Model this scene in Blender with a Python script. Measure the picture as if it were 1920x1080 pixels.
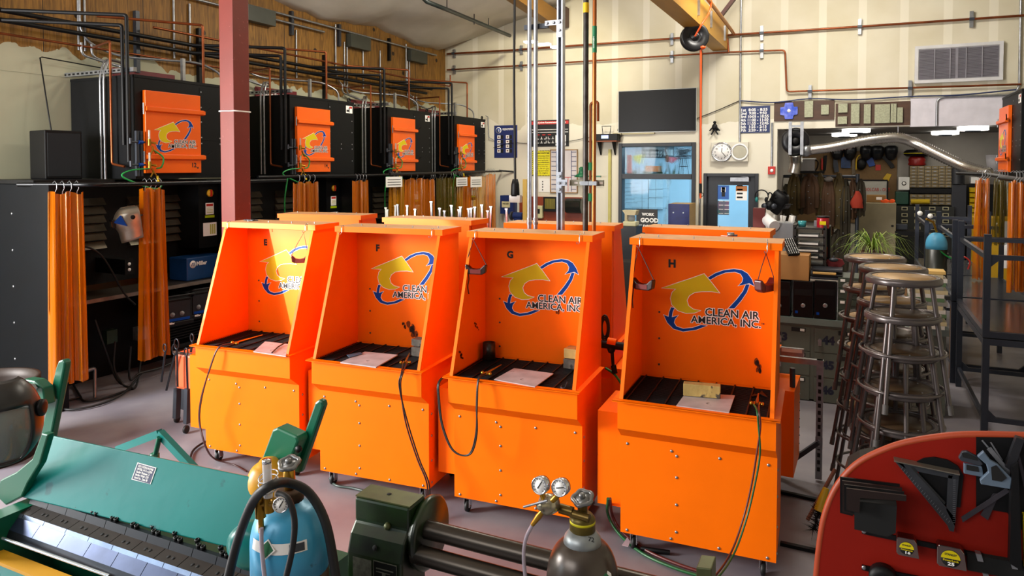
import bpy, bmesh, math, random
from mathutils import Vector, Matrix
R = math.radians
random.seed(7)
for o in list(bpy.data.objects): bpy.data.objects.remove(o)
SC = bpy.context.scene
COL = SC.collection
# ---------------- camera ----------------
CF, CCY, CPIT, CYAW, CH = 1346.92, 358.15, .0326, R(25.6), 2.29
cd = bpy.data.cameras.new('camera'); cam = bpy.data.objects.new('camera', cd); COL.objects.link(cam)
cd.sensor_width = 36; cd.lens = CF*36/1920; cd.shift_y = (CCY-540)/1920; cd.clip_start = .05; cd.clip_end = 200
cam.location = (0, 0, CH); cam.rotation_euler = (math.pi/2-CPIT, 0, CYAW)
SC.camera = cam
# ---------------- world, exposure, large lights ----------------
w = bpy.data.worlds.new('world'); SC.world = w; w.use_nodes = True
w.node_tree.nodes['Background'].inputs[0].default_value = (.75, .85, 1, 1)
w.node_tree.nodes['Background'].inputs[1].default_value = .12
vs = SC.view_settings; vs.view_transform = 'Standard'; vs.look = 'None'; vs.gamma = 1; vs.use_curve_mapping = False
vs.exposure = 0.0
def light(name, kind, loc, target, power, color, size=None, sizey=None, **kw):
    d = bpy.data.lights.new(name, kind); d.energy = power; d.color = color
    if kind == 'AREA':
        d.shape = 'RECTANGLE'; d.size = size; d.size_y = sizey or size
    for k, v in kw.items(): setattr(d, k, v)
    o = bpy.data.objects.new(name, d); COL.objects.link(o); o.location = loc
    o.rotation_euler = (Vector(target)-Vector(loc)).to_track_quat('-Z', 'Y').to_euler()
    return o
light('garage_door_daylight', 'AREA', (-4.0, -3.6, 4.4), (-3.0, 4.2, .3), 215, (1, .97, .94), 5, 2.2)
light('left_front_fill', 'AREA', (-7.5, .3, 2.4), (-3.2, 4.0, .3), 820, (1, .98, .96), 1.6, 2.4)  # fill added to brighten the lower booth fronts, not an actual door
light('side_door_daylight', 'AREA', (-7.3, -2.5, 2.2), (-3.0, 2.0, .6), 50, (.62, .82, 1), 1.6, 2.2)
light('high_bay_light', 'AREA', (-1.5, 6.5, 5.6), (-1.5, 6.5, 0), 130, (1, .93, .8), 1.2, .5)
light('high_bay_light', 'AREA', (-5.0, 8.8, 5.2), (-5.4, 8.8, 0), 120, (1, .93, .78), 1.2, .5)
light('high_bay_light', 'AREA', (-1.0, 10.2, 5.8), (-1.2, 12.2, 2), 190, (1, .95, .86), 1.6, .6)
light('wall_wash_light', 'SPOT', (1.2, 10.6, 6.4), (1.0, 13.3, 4.7), 2700, (1, .92, .74), spot_size=R(100), spot_blend=.7, shadow_soft_size=.1)
light('wall_wash_light', 'SPOT', (-4.6, 10.4, 5.6), (-5.6, 13.3, 3.4), 420, (1, .92, .72), spot_size=R(85), spot_blend=.8, shadow_soft_size=.12)
light('sun_through_doorway', 'SPOT', (-7.8, -.9, 2.35), (-4.15, 4.25, 1.55), 5200, (1, .95, .93), spot_size=R(9.5), spot_blend=.2, shadow_soft_size=.03)
# ---------------- pixel -> point on a real plane ----------------
def ray(u, v):
    x = (u-960)/CF; z = -(v-CCY)/CF; c, s = math.cos(CPIT), math.sin(CPIT)
    y2 = c+z*s; z2 = -s+z*c
    return Vector((x*math.cos(CYAW)-y2*math.sin(CYAW), x*math.sin(CYAW)+y2*math.cos(CYAW), z2))
def P(u, v, X=None, Y=None, Z=None, dist=None):
    d = ray(u, v)
    t = X/d.x if X is not None else Y/d.y if Y is not None else (Z-CH)/d.z if Z is not None else dist
    return Vector((0, 0, CH))+d*t
def onplane(u, v, p0, n):
    d = ray(u, v); c = Vector((0, 0, CH))
    return c+d*((Vector(p0)-c).dot(n)/d.dot(n))
# ---------------- materials ----------------
def lin(h):
    h = h.lstrip('#'); r = []
    for i in (0, 2, 4):
        c = int(h[i:i+2], 16)/255; r.append(c/12.92 if c <= .04045 else ((c+.055)/1.055)**2.4)
    return tuple(r)+(1,)
MATS = {}
def mat(name, col, rough=.5, metal=0, var=.12, scale=6, bump=0, bscale=40, col2=None, trans=0, alpha=1, emit=0, coat=0, stretch=None, wear=None, spec=.5):
    """principled material, its colour broken up by noise; wear=(colour, threshold, scale) adds patches"""
    if name in MATS: return MATS[name]
    m = bpy.data.materials.new(name); m.use_nodes = True; nt = m.node_tree; b = nt.nodes['Principled BSDF']; L = nt.links.new
    c = lin(col); c2 = lin(col2) if col2 else tuple(max(0, x*(1-var)) for x in c[:3])+(1,)
    tc = nt.nodes.new('ShaderNodeTexCoord'); src = tc.outputs['Object']
    if stretch:
        mp = nt.nodes.new('ShaderNodeMapping'); mp.inputs['Scale'].default_value = stretch; L(src, mp.inputs[0]); src = mp.outputs[0]
    n = nt.nodes.new('ShaderNodeTexNoise'); n.inputs['Scale'].default_value = scale; n.inputs['Detail'].default_value = 5; L(src, n.inputs['Vector'])
    rmp = nt.nodes.new('ShaderNodeValToRGB'); rmp.color_ramp.elements[0].position = .35; rmp.color_ramp.elements[1].position = .65
    rmp.color_ramp.elements[0].color = c2; rmp.color_ramp.elements[1].color = c
    L(n.outputs[0], rmp.inputs[0]); out = rmp.outputs[0]
    if wear:
        wc, th, ws = wear
        n2 = nt.nodes.new('ShaderNodeTexNoise'); n2.inputs['Scale'].default_value = ws; n2.inputs['Detail'].default_value = 8; L(src, n2.inputs['Vector'])
        r2 = nt.nodes.new('ShaderNodeValToRGB'); r2.color_ramp.elements[0].position = th; r2.color_ramp.elements[1].position = th+.04
        L(n2.outputs[0], r2.inputs[0])
        mx = nt.nodes.new('ShaderNodeMix'); mx.data_type = 'RGBA'; L(r2.outputs[0], mx.inputs[0]); L(out, mx.inputs[6]); mx.inputs[7].default_value = lin(wc); out = mx.outputs[2]
    L(out, b.inputs['Base Color'])
    b.inputs['Roughness'].default_value = rough; b.inputs['Metallic'].default_value = metal; b.inputs['Specular IOR Level'].default_value = spec
    if trans: b.inputs['Transmission Weight'].default_value = trans; b.inputs['IOR'].default_value = 1.2
    if alpha < 1: b.inputs['Alpha'].default_value = alpha
    if coat: b.inputs['Coat Weight'].default_value = coat; b.inputs['Coat Roughness'].default_value = .15
    if emit: L(out, b.inputs['Emission Color']); b.inputs['Emission Strength'].default_value = emit
    if bump:
        n3 = nt.nodes.new('ShaderNodeTexNoise'); n3.inputs['Scale'].default_value = bscale; n3.inputs['Detail'].default_value = 4; L(src, n3.inputs['Vector'])
        bp = nt.nodes.new('ShaderNodeBump'); bp.inputs['Strength'].default_value = bump; bp.inputs['Distance'].default_value = .01
        L(n3.outputs[0], bp.inputs['Height']); L(bp.outputs[0], b.inputs['Normal'])
    MATS[name] = m; return m
# ---------------- mesh builder ----------------
class MB:
    def __init__(s): s.v = []; s.f = []; s.mi = []; s.sm = []; s.m = 0
    def add(s, vs, fs, smooth=False):
        k = len(s.v); s.v += [Vector(p) for p in vs]
        for f in fs: s.f.append([i+k for i in f]); s.mi.append(s.m); s.sm.append(smooth)
        return s
    def box(s, lo, hi, M=None):
        (a, b, c), (d, e, f) = lo, hi
        vs = [Vector(p) for p in ((a, b, c), (d, b, c), (d, e, c), (a, e, c), (a, b, f), (d, b, f), (d, e, f), (a, e, f))]
        if M: vs = [M @ p for p in vs]
        return s.add(vs, [(0, 3, 2, 1), (4, 5, 6, 7), (0, 1, 5, 4), (1, 2, 6, 5), (2, 3, 7, 6), (3, 0, 4, 7)])
    def cbox(s, c, sz, M=None):
        c = Vector(c); h = Vector(sz)/2
        T = Matrix.Translation(c) @ (M.to_4x4() if M else Matrix.Identity(4))
        return s.box(-h, h, T)
    def bar(s, p, q, w, t, up=(0, 0, 1)):
        p, q = Vector(p), Vector(q); z = (q-p); L = z.length; z = z/L; u = Vector(up)
        if abs(u.dot(z)) > .98: u = Vector((1, 0, 0)) if abs(z.x) < .9 else Vector((0, 1, 0))
        x = u.cross(z).normalized(); y = z.cross(x)
        M = Matrix((x, y, z)).transposed().to_4x4(); M.translation = p
        return s.box((-w/2, -t/2, 0), (w/2, t/2, L), M)
    def tube(s, pts, r, n=8, caps=True, closed=False):
        pts = [Vector(p) for p in pts]; N = len(pts)
        rs = r if isinstance(r, (list, tuple)) else [r]*N
        vs = []; fs = []; prev = None
        for i, p in enumerate(pts):
            if closed: t = (pts[(i+1) % N]-pts[i-1])
            else: t = pts[min(i+1, N-1)]-pts[max(i-1, 0)]
            t.normalize()
            if prev is None:
                a = Vector((0, 0, 1)) if abs(t.z) < .9 else Vector((1, 0, 0)); x = a.cross(t).normalized()
            else:
                x = prev-t*prev.dot(t)
                x = x.normalized() if x.length > 1e-6 else t.orthogonal().normalized()
            prev = x; y = t.cross(x)
            for k in range(n):
                an = 2*math.pi*k/n; vs.append(p+(x*math.cos(an)+y*math.sin(an))*rs[i])
        M = N if closed else N-1
        for i in range(M):
            j = (i+1) % N
            for k in range(n):
                l = (k+1) % n; fs.append((i*n+k, i*n+l, j*n+l, j*n+k))
        s.add(vs, fs, True)
        if caps and not closed: s.add(vs[:n], [tuple(range(n-1, -1, -1))]); s.add(vs[-n:], [tuple(range(n))])
        return s
    def cyl(s, p, q, r, n=16): return s.tube([p, q], r, n)
    def lathe(s, prof, c=(0, 0, 0), axis=(0, 0, 1), n=20, smooth=True):
        z = Vector(axis).normalized(); x = z.orthogonal().normalized(); y = z.cross(x); c = Vector(c); vs = []; fs = []
        for r, h in prof:
            for k in range(n):
                a = 2*math.pi*k/n; vs.append(c+z*h+(x*math.cos(a)+y*math.sin(a))*max(r, 1e-5))
        for i in range(len(prof)-1):
            for k in range(n):
                l = (k+1) % n; fs.append((i*n+k, i*n+l, (i+1)*n+l, (i+1)*n+k))
        fs.append(tuple(range(n-1, -1, -1))); fs.append(tuple((len(prof)-1)*n+k for k in range(n)))
        return s.add(vs, fs, smooth)
    def ball(s, c, r, n=12, sc=(1, 1, 1)):
        c = Vector(c); m = n//2; vs = []; fs = []
        for i in range(m+1):
            t = math.pi*i/m
            for k in range(n):
                a = 2*math.pi*k/n; vs.append(c+Vector((r*sc[0]*math.sin(t)*math.cos(a), r*sc[1]*math.sin(t)*math.sin(a), r*sc[2]*math.cos(t))))
        for i in range(m):
            for k in range(n):
                l = (k+1) % n; fs.append((i*n+k, (i+1)*n+k, (i+1)*n+l, i*n+l))
        return s.add(vs, fs, True)
    def prism(s, poly, vec):
        """poly: 3D points in one plane, extruded by vec"""
        poly = [Vector(p) for p in poly]; n = len(poly); vec = Vector(vec)
        nrm = Vector((0, 0, 0))
        for i in range(n): nrm += poly[i].cross(poly[(i+1) % n])
        if nrm.dot(vec) < 0: poly = poly[::-1]
        vs = poly+[p+vec for p in poly]
        fs = [tuple(range(n-1, -1, -1)), tuple(range(n, 2*n))]+[(i, (i+1) % n, n+(i+1) % n, n+i) for i in range(n)]
        return s.add(vs, fs)
    def sheet(s, rows, smooth=True):
        n = len(rows[0]); vs = [p for r in rows for p in r]
        return s.add(vs, [(i*n+k, i*n+k+1, (i+1)*n+k+1, (i+1)*n+k) for i in range(len(rows)-1) for k in range(n-1)], smooth)
    def text(s, body, origin, xdir, ydir, h, off=.0, width=None, depth=.0006, align='LEFT', sx=None):
        """letters of cap height h; width squeezes or stretches the line"""
        cu = bpy.data.curves.new('t', 'FONT'); cu.body = body; cu.size = 1; cu.offset = off; cu.resolution_u = 2; cu.align_x = align
        ob = bpy.data.objects.new('t', cu); COL.objects.link(ob)
        dg = bpy.context.evaluated_depsgraph_get(); dg.update(); me = bpy.data.meshes.new_from_object(ob.evaluated_get(dg))
        x = Vector(xdir).normalized(); y = Vector(ydir).normalized(); n = x.cross(y)
        sy = h/.7
        if sx is None:
            sx = sy
            if width and me.vertices:
                xs = [v.co.x for v in me.vertices]; sx = width/(max(xs)-min(xs))
        s.sx = sx
        o = Vector(origin)+n*depth
        s.add([o+x*v.co.x*sx+y*v.co.y*sy for v in me.vertices], [tuple(p.vertices) for p in me.polygons])
        bpy.data.objects.remove(ob); bpy.data.meshes.remove(me); bpy.data.curves.remove(cu)
        return s
    def build(s, name, mats, parent=None, world=False, bevel=0, label=None, cat=None, group=None, kind=None, origin=None, solid=0, sub=0):
        me = bpy.data.meshes.new(name); o = bpy.data.objects.new(name, me); COL.objects.link(o)
        V = s.v
        if parent is not None:
            o.parent = parent
            if world:
                inv = wmat(parent).inverted(); V = [inv @ p for p in V]
        elif V:
            if origin is None:
                origin = Vector(((min(p.x for p in V)+max(p.x for p in V))/2, (min(p.y for p in V)+max(p.y for p in V))/2, min(p.z for p in V)))
            origin = Vector(origin); V = [p-origin for p in V]; o.location = origin
        me.from_pydata([tuple(p) for p in V], [], s.f)
        if not isinstance(mats, (list, tuple)): mats = [mats]
        for m in mats: me.materials.append(m)
        me.polygons.foreach_set('material_index', s.mi); me.polygons.foreach_set('use_smooth', s.sm)
        me.validate(); me.update()
        if solid:
            md = o.modifiers.new('solid', 'SOLIDIFY'); md.thickness = solid; md.offset = 0
        if bevel:
            md = o.modifiers.new('bevel', 'BEVEL'); md.width = bevel; md.segments = 2; md.limit_method = 'ANGLE'; md.angle_limit = R(40)
        if sub:
            md = o.modifiers.new('sub', 'SUBSURF'); md.levels = sub; md.render_levels = sub
        tag(o, label, cat, group, kind); return o
def wmat(o):
    m = Matrix.Translation(o.location) @ o.rotation_euler.to_matrix().to_4x4()
    return wmat(o.parent) @ m if o.parent else m
def tag(o, label=None, cat=None, group=None, kind=None):
    for k, v in (('label', label), ('category', cat), ('group', group), ('kind', kind)):
        if v: o[k] = v
    return o
def thing(name, label, cat, loc=(0, 0, 0), rz=0, group=None, rot=None):
    o = bpy.data.objects.new(name, None); COL.objects.link(o); o.empty_display_size = .1
    o.location = loc; o.rotation_euler = rot if rot else (0, 0, rz)
    return tag(o, label, cat, group)
def dup(o, loc=None, rz=None, label=None, group=None, parent=None, rot=None):
    c = o.copy(); COL.objects.link(c); c.parent = parent
    if loc is not None: c.location = loc
    if rz is not None: c.rotation_euler = (0, 0, rz)
    if rot is not None: c.rotation_euler = rot
    if label: c['label'] = label
    if group: c['group'] = group
    for ch in [x for x in bpy.data.objects if x.parent == o]: dup(ch, parent=c)
    return c
def arc(c, r, a0, a1, n, ax, ay):
    c, ax, ay = Vector(c), Vector(ax), Vector(ay)
    return [c+ax*(r*math.cos(a0+(a1-a0)*i/n))+ay*(r*math.sin(a0+(a1-a0)*i/n)) for i in range(n+1)]
def smooth(pts, k=6):
    """catmull-rom through the points"""
    pts = [Vector(p) for p in pts]; q = [pts[0]*2-pts[1]]+pts+[pts[-1]*2-pts[-2]]; r = []
    for i in range(1, len(q)-2):
        for j in range(k):
            t = j/k; a, b, c, d = q[i-1], q[i], q[i+1], q[i+2]
            r.append(.5*((2*b)+(c-a)*t+(2*a-5*b+4*c-d)*t*t+(3*b-a-3*c+d)*t**3))
    return r+[pts[-1]]
def bend(pts, r, k=4):
    """polyline with its corners rounded by radius r"""
    pts = [Vector(p) for p in pts]; out = [pts[0]]
    for i in range(1, len(pts)-1):
        a, b, c = pts[i-1], pts[i], pts[i+1]; d1 = (a-b); d2 = (c-b); rr = min(r, d1.length*.49, d2.length*.49)
        p, q = b+d1.normalized()*rr, b+d2.normalized()*rr
        for j in range(k+1):
            t = j/k; out.append(p*(1-t)**2+b*2*t*(1-t)+q*t*t)
    return out+[pts[-1]]
X_, Y_, Z_ = Vector((1, 0, 0)), Vector((0, 1, 0)), Vector((0, 0, 1))
# shared materials
ORANGE = mat('orange_paint', '#ff7200', .45, 0, .06, 3, bump=.02, bscale=300, spec=.15)
M_BLACK = mat('black_paint', '#060608', .5, 0, .2, spec=.3)
M_DARK = mat('dark_steel', '#1d1c1c', .45, .6, .3)
M_GREYST = mat('grey_steel', '#3c4048', .4, .3, .15)
M_GALV = mat('galvanized_steel', '#a9acb0', .33, .85, .25, 18)
M_CHROME = mat('chrome', '#d8dade', .15, 1, .05)
M_COPPER = mat('copper_pipe', '#8e4a25', .35, .7, .35, 5)
M_BRASS = mat('brass', '#b5892f', .3, .85, .3)
M_RUBBER = mat('black_rubber', '#111112', .55, 0, .3)
M_WHITE = mat('white_plastic', '#e8e8e4', .5)
M_LBLACK = mat('black_print', '#101010', .6)
M_LWHITE = mat('white_print', '#f4f2ee', .6, var=.02)
M_YEL = mat('yellow_print', '#d6c212', .5, var=.04, spec=.2)
M_BLUEP = mat('blue_print', '#003c94', .5, var=.04, spec=.2)
# ================= the room =================
WX, WY, FX = -8.0, 13.36, -6.92          # left wall, back wall, front plane of the units along the left wall
def zat(u, v): return P(u, v, Y=WY).z
def xat(u): return P(u, 300, Y=WY).x
M_FLOOR = mat('concrete_floor', '#8a868c', .38, 0, .2, 2.2, bump=.05, bscale=8, col2='#75717a')
M_WALL = mat('painted_drywall', '#cbc6b2', .75, 0, .05, 2)
M_CEIL = mat('insulation_film', '#d9d3c4', .55, 0, .1, 2, bump=.6, bscale=2.2)
def struct(b, name, m, **k): return b.build(name, m, kind='structure', **k)
struct(MB().box((WX-.2, -8, -.1), (6, 22, 0)), 'floor', M_FLOOR)
# drywall with unpainted mud bands
def drywall():
    m = bpy.data.materials.new('taped_drywall'); m.use_nodes = True; nt = m.node_tree; b = nt.nodes['Principled BSDF']; L = nt.links.new
    tc = nt.nodes.new('ShaderNodeTexCoord'); sp = nt.nodes.new('ShaderNodeSeparateXYZ'); L(tc.outputs['Object'], sp.inputs[0])
    n = nt.nodes.new('ShaderNodeTexNoise'); n.inputs['Scale'].default_value = 1.1; n.inputs['Detail'].default_value = 6; L(tc.outputs['Object'], n.inputs[0])
    def mth(op, a, b_=None):
        k = nt.nodes.new('ShaderNodeMath'); k.operation = op
        for i, q in enumerate((a, b_)):
            if q is None: continue
            if isinstance(q, (int, float)): k.inputs[i].default_value = q
            else: L(q, k.inputs[i])
        return k.outputs[0]
    fr = mth('FRACT', mth('MULTIPLY', sp.outputs[0], 1/.61))
    st = mth('LESS_THAN', fr, .2)                                    # stud bands of joint compound
    up = mth('GREATER_THAN', mth('ADD', sp.outputs[2], mth('MULTIPLY', n.outputs[0], .8)), 3.55)
    bare = mth('MULTIPLY', mth('MULTIPLY', up, mth('ADD', mth('MULTIPLY', n.outputs[0], 1.4), .1)), mth('SUBTRACT', 1, mth('MULTIPLY', st, .6)))
    mx = nt.nodes.new('ShaderNodeMix'); mx.data_type = 'RGBA'; L(mth('MULTIPLY', bare, .9), mx.inputs[0])
    mx.inputs[6].default_value = lin('#dcd6c4'); mx.inputs[7].default_value = lin('#bdb498'); L(mx.outputs[2], b.inputs[0]); b.inputs['Roughness'].default_value = .8
    return m
M_DRY = drywall()
WIN = (xat(1161), xat(1305), 1.0, zat(1230, 268))       # window x0 x1 z0 z1
DOOR = (xat(1320), xat(1423), 0, zat(1370, 325))
OPN = (xat(1457), 3.3, 0, zat(1650, 238))
bw = MB()
zt = 8.2
for a, b_, c, d in ((WX, WIN[0], 0, zt), (WIN[0], WIN[1], 0, WIN[2]), (WIN[0], WIN[1], WIN[3], zt), (WIN[1], DOOR[0], 0, zt),
                    (DOOR[0], DOOR[1], DOOR[3], zt), (DOOR[1], OPN[0], 0, zt), (OPN[0], OPN[1], OPN[3], zt), (OPN[1], 4.5, 0, zt)):
    bw.box((a, WY, c), (b_, WY+.18, d))
struct(bw, 'wall_back', M_DRY, origin=(0, 0, 0))
# left wall: painted below, plywood above
M_LW = mat('cream_painted_wall', '#b4b398', .6, 0, .05, 1)
struct(MB().box((WX-.2, -8, 0), (WX, WY+.2, 3.3)), 'wall_left', M_LW)
def plywood():
    m = bpy.data.materials.new('plywood'); m.use_nodes = True; nt = m.node_tree; b = nt.nodes['Principled BSDF']; L = nt.links.new
    tc = nt.nodes.new('ShaderNodeTexCoord'); mp = nt.nodes.new('ShaderNodeMapping'); mp.inputs['Scale'].default_value = (1, 5, .55); L(tc.outputs['Object'], mp.inputs[0])
    n = nt.nodes.new('ShaderNodeTexNoise'); n.inputs['Scale'].default_value = 3; n.inputs['Detail'].default_value = 8; n.inputs['Distortion'].default_value = 2.5; L(mp.outputs[0], n.inputs[0])
    r = nt.nodes.new('ShaderNodeValToRGB'); r.color_ramp.elements[0].color = lin('#654314'); r.color_ramp.elements[1].color = lin('#a6772e'); r.color_ramp.elements[0].position = .3; r.color_ramp.elements[1].position = .7
    L(n.outputs[0], r.inputs[0])
    sp = nt.nodes.new('ShaderNodeSeparateXYZ'); L(tc.outputs['Object'], sp.inputs[0])
    d = nt.nodes.new('ShaderNodeMath'); d.operation = 'MULTIPLY'; d.inputs[1].default_value = 1/1.22; L(sp.outputs[1], d.inputs[0])
    f = nt.nodes.new('ShaderNodeMath'); f.operation = 'FRACT'; L(d.outputs[0], f.inputs[0])
    g = nt.nodes.new('ShaderNodeMath'); g.operation = 'LESS_THAN'; g.inputs[1].default_value = .008; L(f.outputs[0], g.inputs[0])
    vo = nt.nodes.new('ShaderNodeTexVoronoi'); vo.inputs['Scale'].default_value = 2.1; L(tc.outputs['Object'], vo.inputs[0])
    k = nt.nodes.new('ShaderNodeMath'); k.operation = 'LESS_THAN'; k.inputs[1].default_value = .085; L(vo.outputs[0], k.inputs[0])
    mm = nt.nodes.new('ShaderNodeMath'); mm.operation = 'MAXIMUM'; L(g.outputs[0], mm.inputs[0]); L(k.outputs[0], mm.inputs[1])
    mx = nt.nodes.new('ShaderNodeMix'); mx.data_type = 'RGBA'; L(mm.outputs[0], mx.inputs[0]); L(r.outputs[0], mx.inputs[6]); mx.inputs[7].default_value = lin('#2a1706'); 
    # primer brushed over the bottom of the plywood, ragged edge
    n4 = nt.nodes.new('ShaderNodeTexNoise'); n4.inputs['Scale'].default_value = 2.2; n4.inputs['Detail'].default_value = 8; L(tc.outputs['Object'], n4.inputs[0])
    a = nt.nodes.new('ShaderNodeMath'); a.operation = 'MULTIPLY_ADD'; a.inputs[1].default_value = .5; L(n4.outputs[0], a.inputs[0]); L(sp.outputs[2], a.inputs[2])
    pr = nt.nodes.new('ShaderNodeMath'); pr.operation = 'LESS_THAN'; pr.inputs[1].default_value = 3.8; L(a.outputs[0], pr.inputs[0])
    mx2 = nt.nodes.new('ShaderNodeMix'); mx2.data_type = 'RGBA'; L(pr.outputs[0], mx2.inputs[0]); L(mx.outputs[2], mx2.inputs[6]); mx2.inputs[7].default_value = lin('#b4b398')
    L(mx2.outputs[2], b.inputs[0]); b.inputs['Roughness'].default_value = .6
    return m
struct(MB().box((WX-.19, -8, 3.3), (WX+.012, WY, 4.95)), 'wall_left', plywood(), origin=(0, 0, 0))
# sloping ceiling of white film sagging between purlins
ce = MB(); rows = []
for i in range(49):
    x = WX-.1+i*.13*2; rows.append([])
    for j in range(70):
        y = -8+j*(WY+8)/69
        sag = .07*math.sin(y*2.1+math.sin(x*1.3)*.9)*math.sin(x*2.6)+.03*math.sin(y*7+x*3)
        rows[-1].append(Vector((x, y, 4.8+.28*(min(x, -1.5)-WX)-.28*max(0, x+1.5)+sag)))
ce.sheet(rows); struct(ce, 'ceiling', M_CEIL, solid=.02)
# enclosure: the far sides nobody sees still close the room
struct(MB().box((4.4, -8, 0), (4.6, WY+.2, 6)), 'wall_right', M_WALL)
# door and window
bd = MB(); x0, x1, z0, z1 = WIN
M_FRM = mat('dark_frame', '#23262c', .45, .1)
for a in ((x0, z0, x0+.07, z1), (x1-.07, z0, x1, z1), (x0+.07, z1-.07, x1-.07, z1), (x0+.07, z0, x1-.07, z0+.07), (x0+.07, zat(1230, 331)-.05, x1-.07, zat(1230, 331)+.05)):
    bd.box((a[0], WY-.05, a[1]), (a[2], WY+.16, a[3]))
win = struct(bd, 'window_1', M_FRM, bevel=.006)
M_GLASS = mat('window_glass', '#e8f6ff', .02, 0, 0, trans=1, alpha=.35)
MB().box((x0+.06, WY+.05, z0+.05), (x1-.06, WY+.056, z1-.05)).build('window_pane', M_GLASS, win, world=True)
x0, x1, z0, z1 = DOOR
df = MB()
for a in ((x0, 0, x0+.06, z1), (x1-.06, 0, x1, z1), (x0+.06, z1-.06, x1-.06, z1)): df.box((a[0], WY-.04, a[1]), (a[2], WY+.18, a[3]))
door = struct(df, 'door_1', M_FRM, bevel=.005)
pa = P(1345, 347, Y=WY); pb = P(1402, 425, Y=WY)
dl = MB(); e = .03
gx0, gx1, gz1, gz0 = pa.x, pb.x, pa.z, .35
for a in ((x0+.06, .01, gx0, z1-.06), (gx1, .01, x1-.06, z1-.06), (gx0, gz1, gx1, z1-.06), (gx0, .01, gx1, gz0)): dl.box((a[0], WY+.03, a[1]), (a[2], WY+.08, a[3]))
dlo = dl.build('door_leaf', M_FRM, door, world=True)
MB().box((gx0, WY+.05, gz0), (gx1, WY+.056, gz1)).build('door_glass', M_GLASS, door, world=True)
c = MB(); q = P(1387, 337, Y=WY); c.box((q.x-.16, WY-.03, q.z-.03), (q.x+.16, WY+.03, q.z+.04)); c.bar((q.x+.15, WY-.02, q.z+.05), (q.x-.25, WY-.02, q.z+.09), .02, .02)
c.build('door_closer', M_GALV, door, world=True)
# office behind the window and door
M_OFF = mat('office_wall', '#bcd3e0', .7, 0, .05)
of = MB().box((WIN[0]-1.6, WY+3.2, 0), (OPN[0]-.1, WY+3.3, 3)).box((WIN[0]-1.7, WY+.18, 0), (WIN[0]-1.6, WY+3.3, 3)).box((OPN[0]-.2, WY+.18, 0), (OPN[0]-.1, WY+3.3, 3)).box((WIN[0]-1.7, WY+.18, 2.9), (OPN[0]-.1, WY+3.3, 3))
struct(of, 'wall_office', M_OFF)
light('office_light', 'AREA', ((WIN[0]+DOOR[1])/2, WY+1.4, 2.8), ((WIN[0]+DOOR[1])/2, WY+1.5, 0), 95, (.55, .85, 1), 2.4, 1.2)
# alcove beyond the opening
AY = 17.6
M_AW = mat('alcove_wall', '#a29c92', .75, 0, .06)
zo = OPN[3]
struct(MB().box((OPN[0]-.1, AY, 0), (6, AY+.1, zo+.3)), 'wall_alcove', M_AW)
struct(MB().box((OPN[0]-.1, WY+.18, 0), (OPN[0], AY, zo+.3)), 'wall_alcove', M_AW)
struct(MB().box((5.9, WY+.18, 0), (6, AY, zo+.3)), 'wall_alcove', M_AW)
struct(MB().box((OPN[0]-.1, WY+.18, zo+.05), (6, AY+.1, zo+.15)), 'ceiling', mat('alcove_ceiling', '#6e6c6a', .7))
# ================= orange downdraft booths =================
BW, ZC, Z1, Z2, Z3, Z4 = .874, .115, .700, .773, .948, 1.858
BOOTHS = {'E': (-4.523, 3.943, 4.94), 'F': (-3.445, 4.002, 4.81), 'G': (-2.369, 4.064, 3.89), 'H': (-1.241, 4.089, 2.58)}
def bolt(b, p, n, r=.009): b.lathe([(r, 0), (r, .002), (r*.7, .005), (r*.2, .006)], p, n, 8)
# the logo, read off the back panel of booth H
hb = Matrix.Translation((BOOTHS['H'][0], BOOTHS['H'][1], 0)) @ Matrix.Rotation(R(BOOTHS['H'][2]), 4, 'Z')
PD = .471
def hl(x, y):
    u, v = 1130+x*.35185, 400+y*.35185
    q = hb.inverted() @ onplane(u, v, hb @ Vector((0, PD, 1)), (hb.to_3x3() @ Vector((0, 1, 0))))
    return Vector((q.x, q.z))
L_YEL = [(318, 397), (400, 370), (470, 347), (541, 322), (580, 368), (622, 422), (580, 415), (530, 415), (490, 420), (462, 437), (449, 462), (458, 492), (482, 510), (520, 518), (490, 529), (445, 531), (400, 516), (370, 485), (363, 452), (372, 420), (392, 402)]
L_B1 = [(562, 342), (600, 319), (645, 303), (700, 296), (742, 302), (772, 320), (795, 352), (808, 387), (781, 372), (724, 385), (744, 366), (749, 345), (736, 322), (705, 311), (655, 315), (612, 331), (573, 353)]
L_B2 = [(764, 378), (783, 378), (768, 420), (738, 465), (702, 506), (670, 506), (715, 458), (748, 415)]
L_B3 = [(366, 499), (383, 504), (374, 524), (369, 553), (403, 543), (386, 562), (381, 582), (394, 602), (430, 614), (480, 609), (525, 594), (555, 598), (500, 619), (430, 629), (378, 614), (346, 582), (327, 541), (352, 550), (356, 524)]
L_YEL, L_B1, L_B2, L_B3 = [[hl(*p) for p in q] for q in (L_YEL, L_B1, L_B2, L_B3)]
T1a, T1b, T2a, T2b, T1h, T2h = hl(545, 543), hl(832, 567), hl(472, 580), hl(842, 620), hl(545, 503), hl(472, 543)
def grow(poly, e):
    n = len(poly); c = sum((p.cross(poly[(i+1) % n]) if False else p.x*poly[(i+1) % n].y-p.y*poly[(i+1) % n].x) for i, p in enumerate(poly)); sg = 1 if c > 0 else -1
    r = []
    for i, p in enumerate(poly):
        a, b = (p-poly[i-1]).normalized(), (poly[(i+1) % n]-p).normalized()
        na, nb = Vector((a.y, -a.x))*sg, Vector((b.y, -b.x))*sg; m = (na+nb)
        m = m.normalized() if m.length > .1 else na
        k = 1/max(.45, m.dot(na)); r.append(p+m*e*k)
    return r
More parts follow.
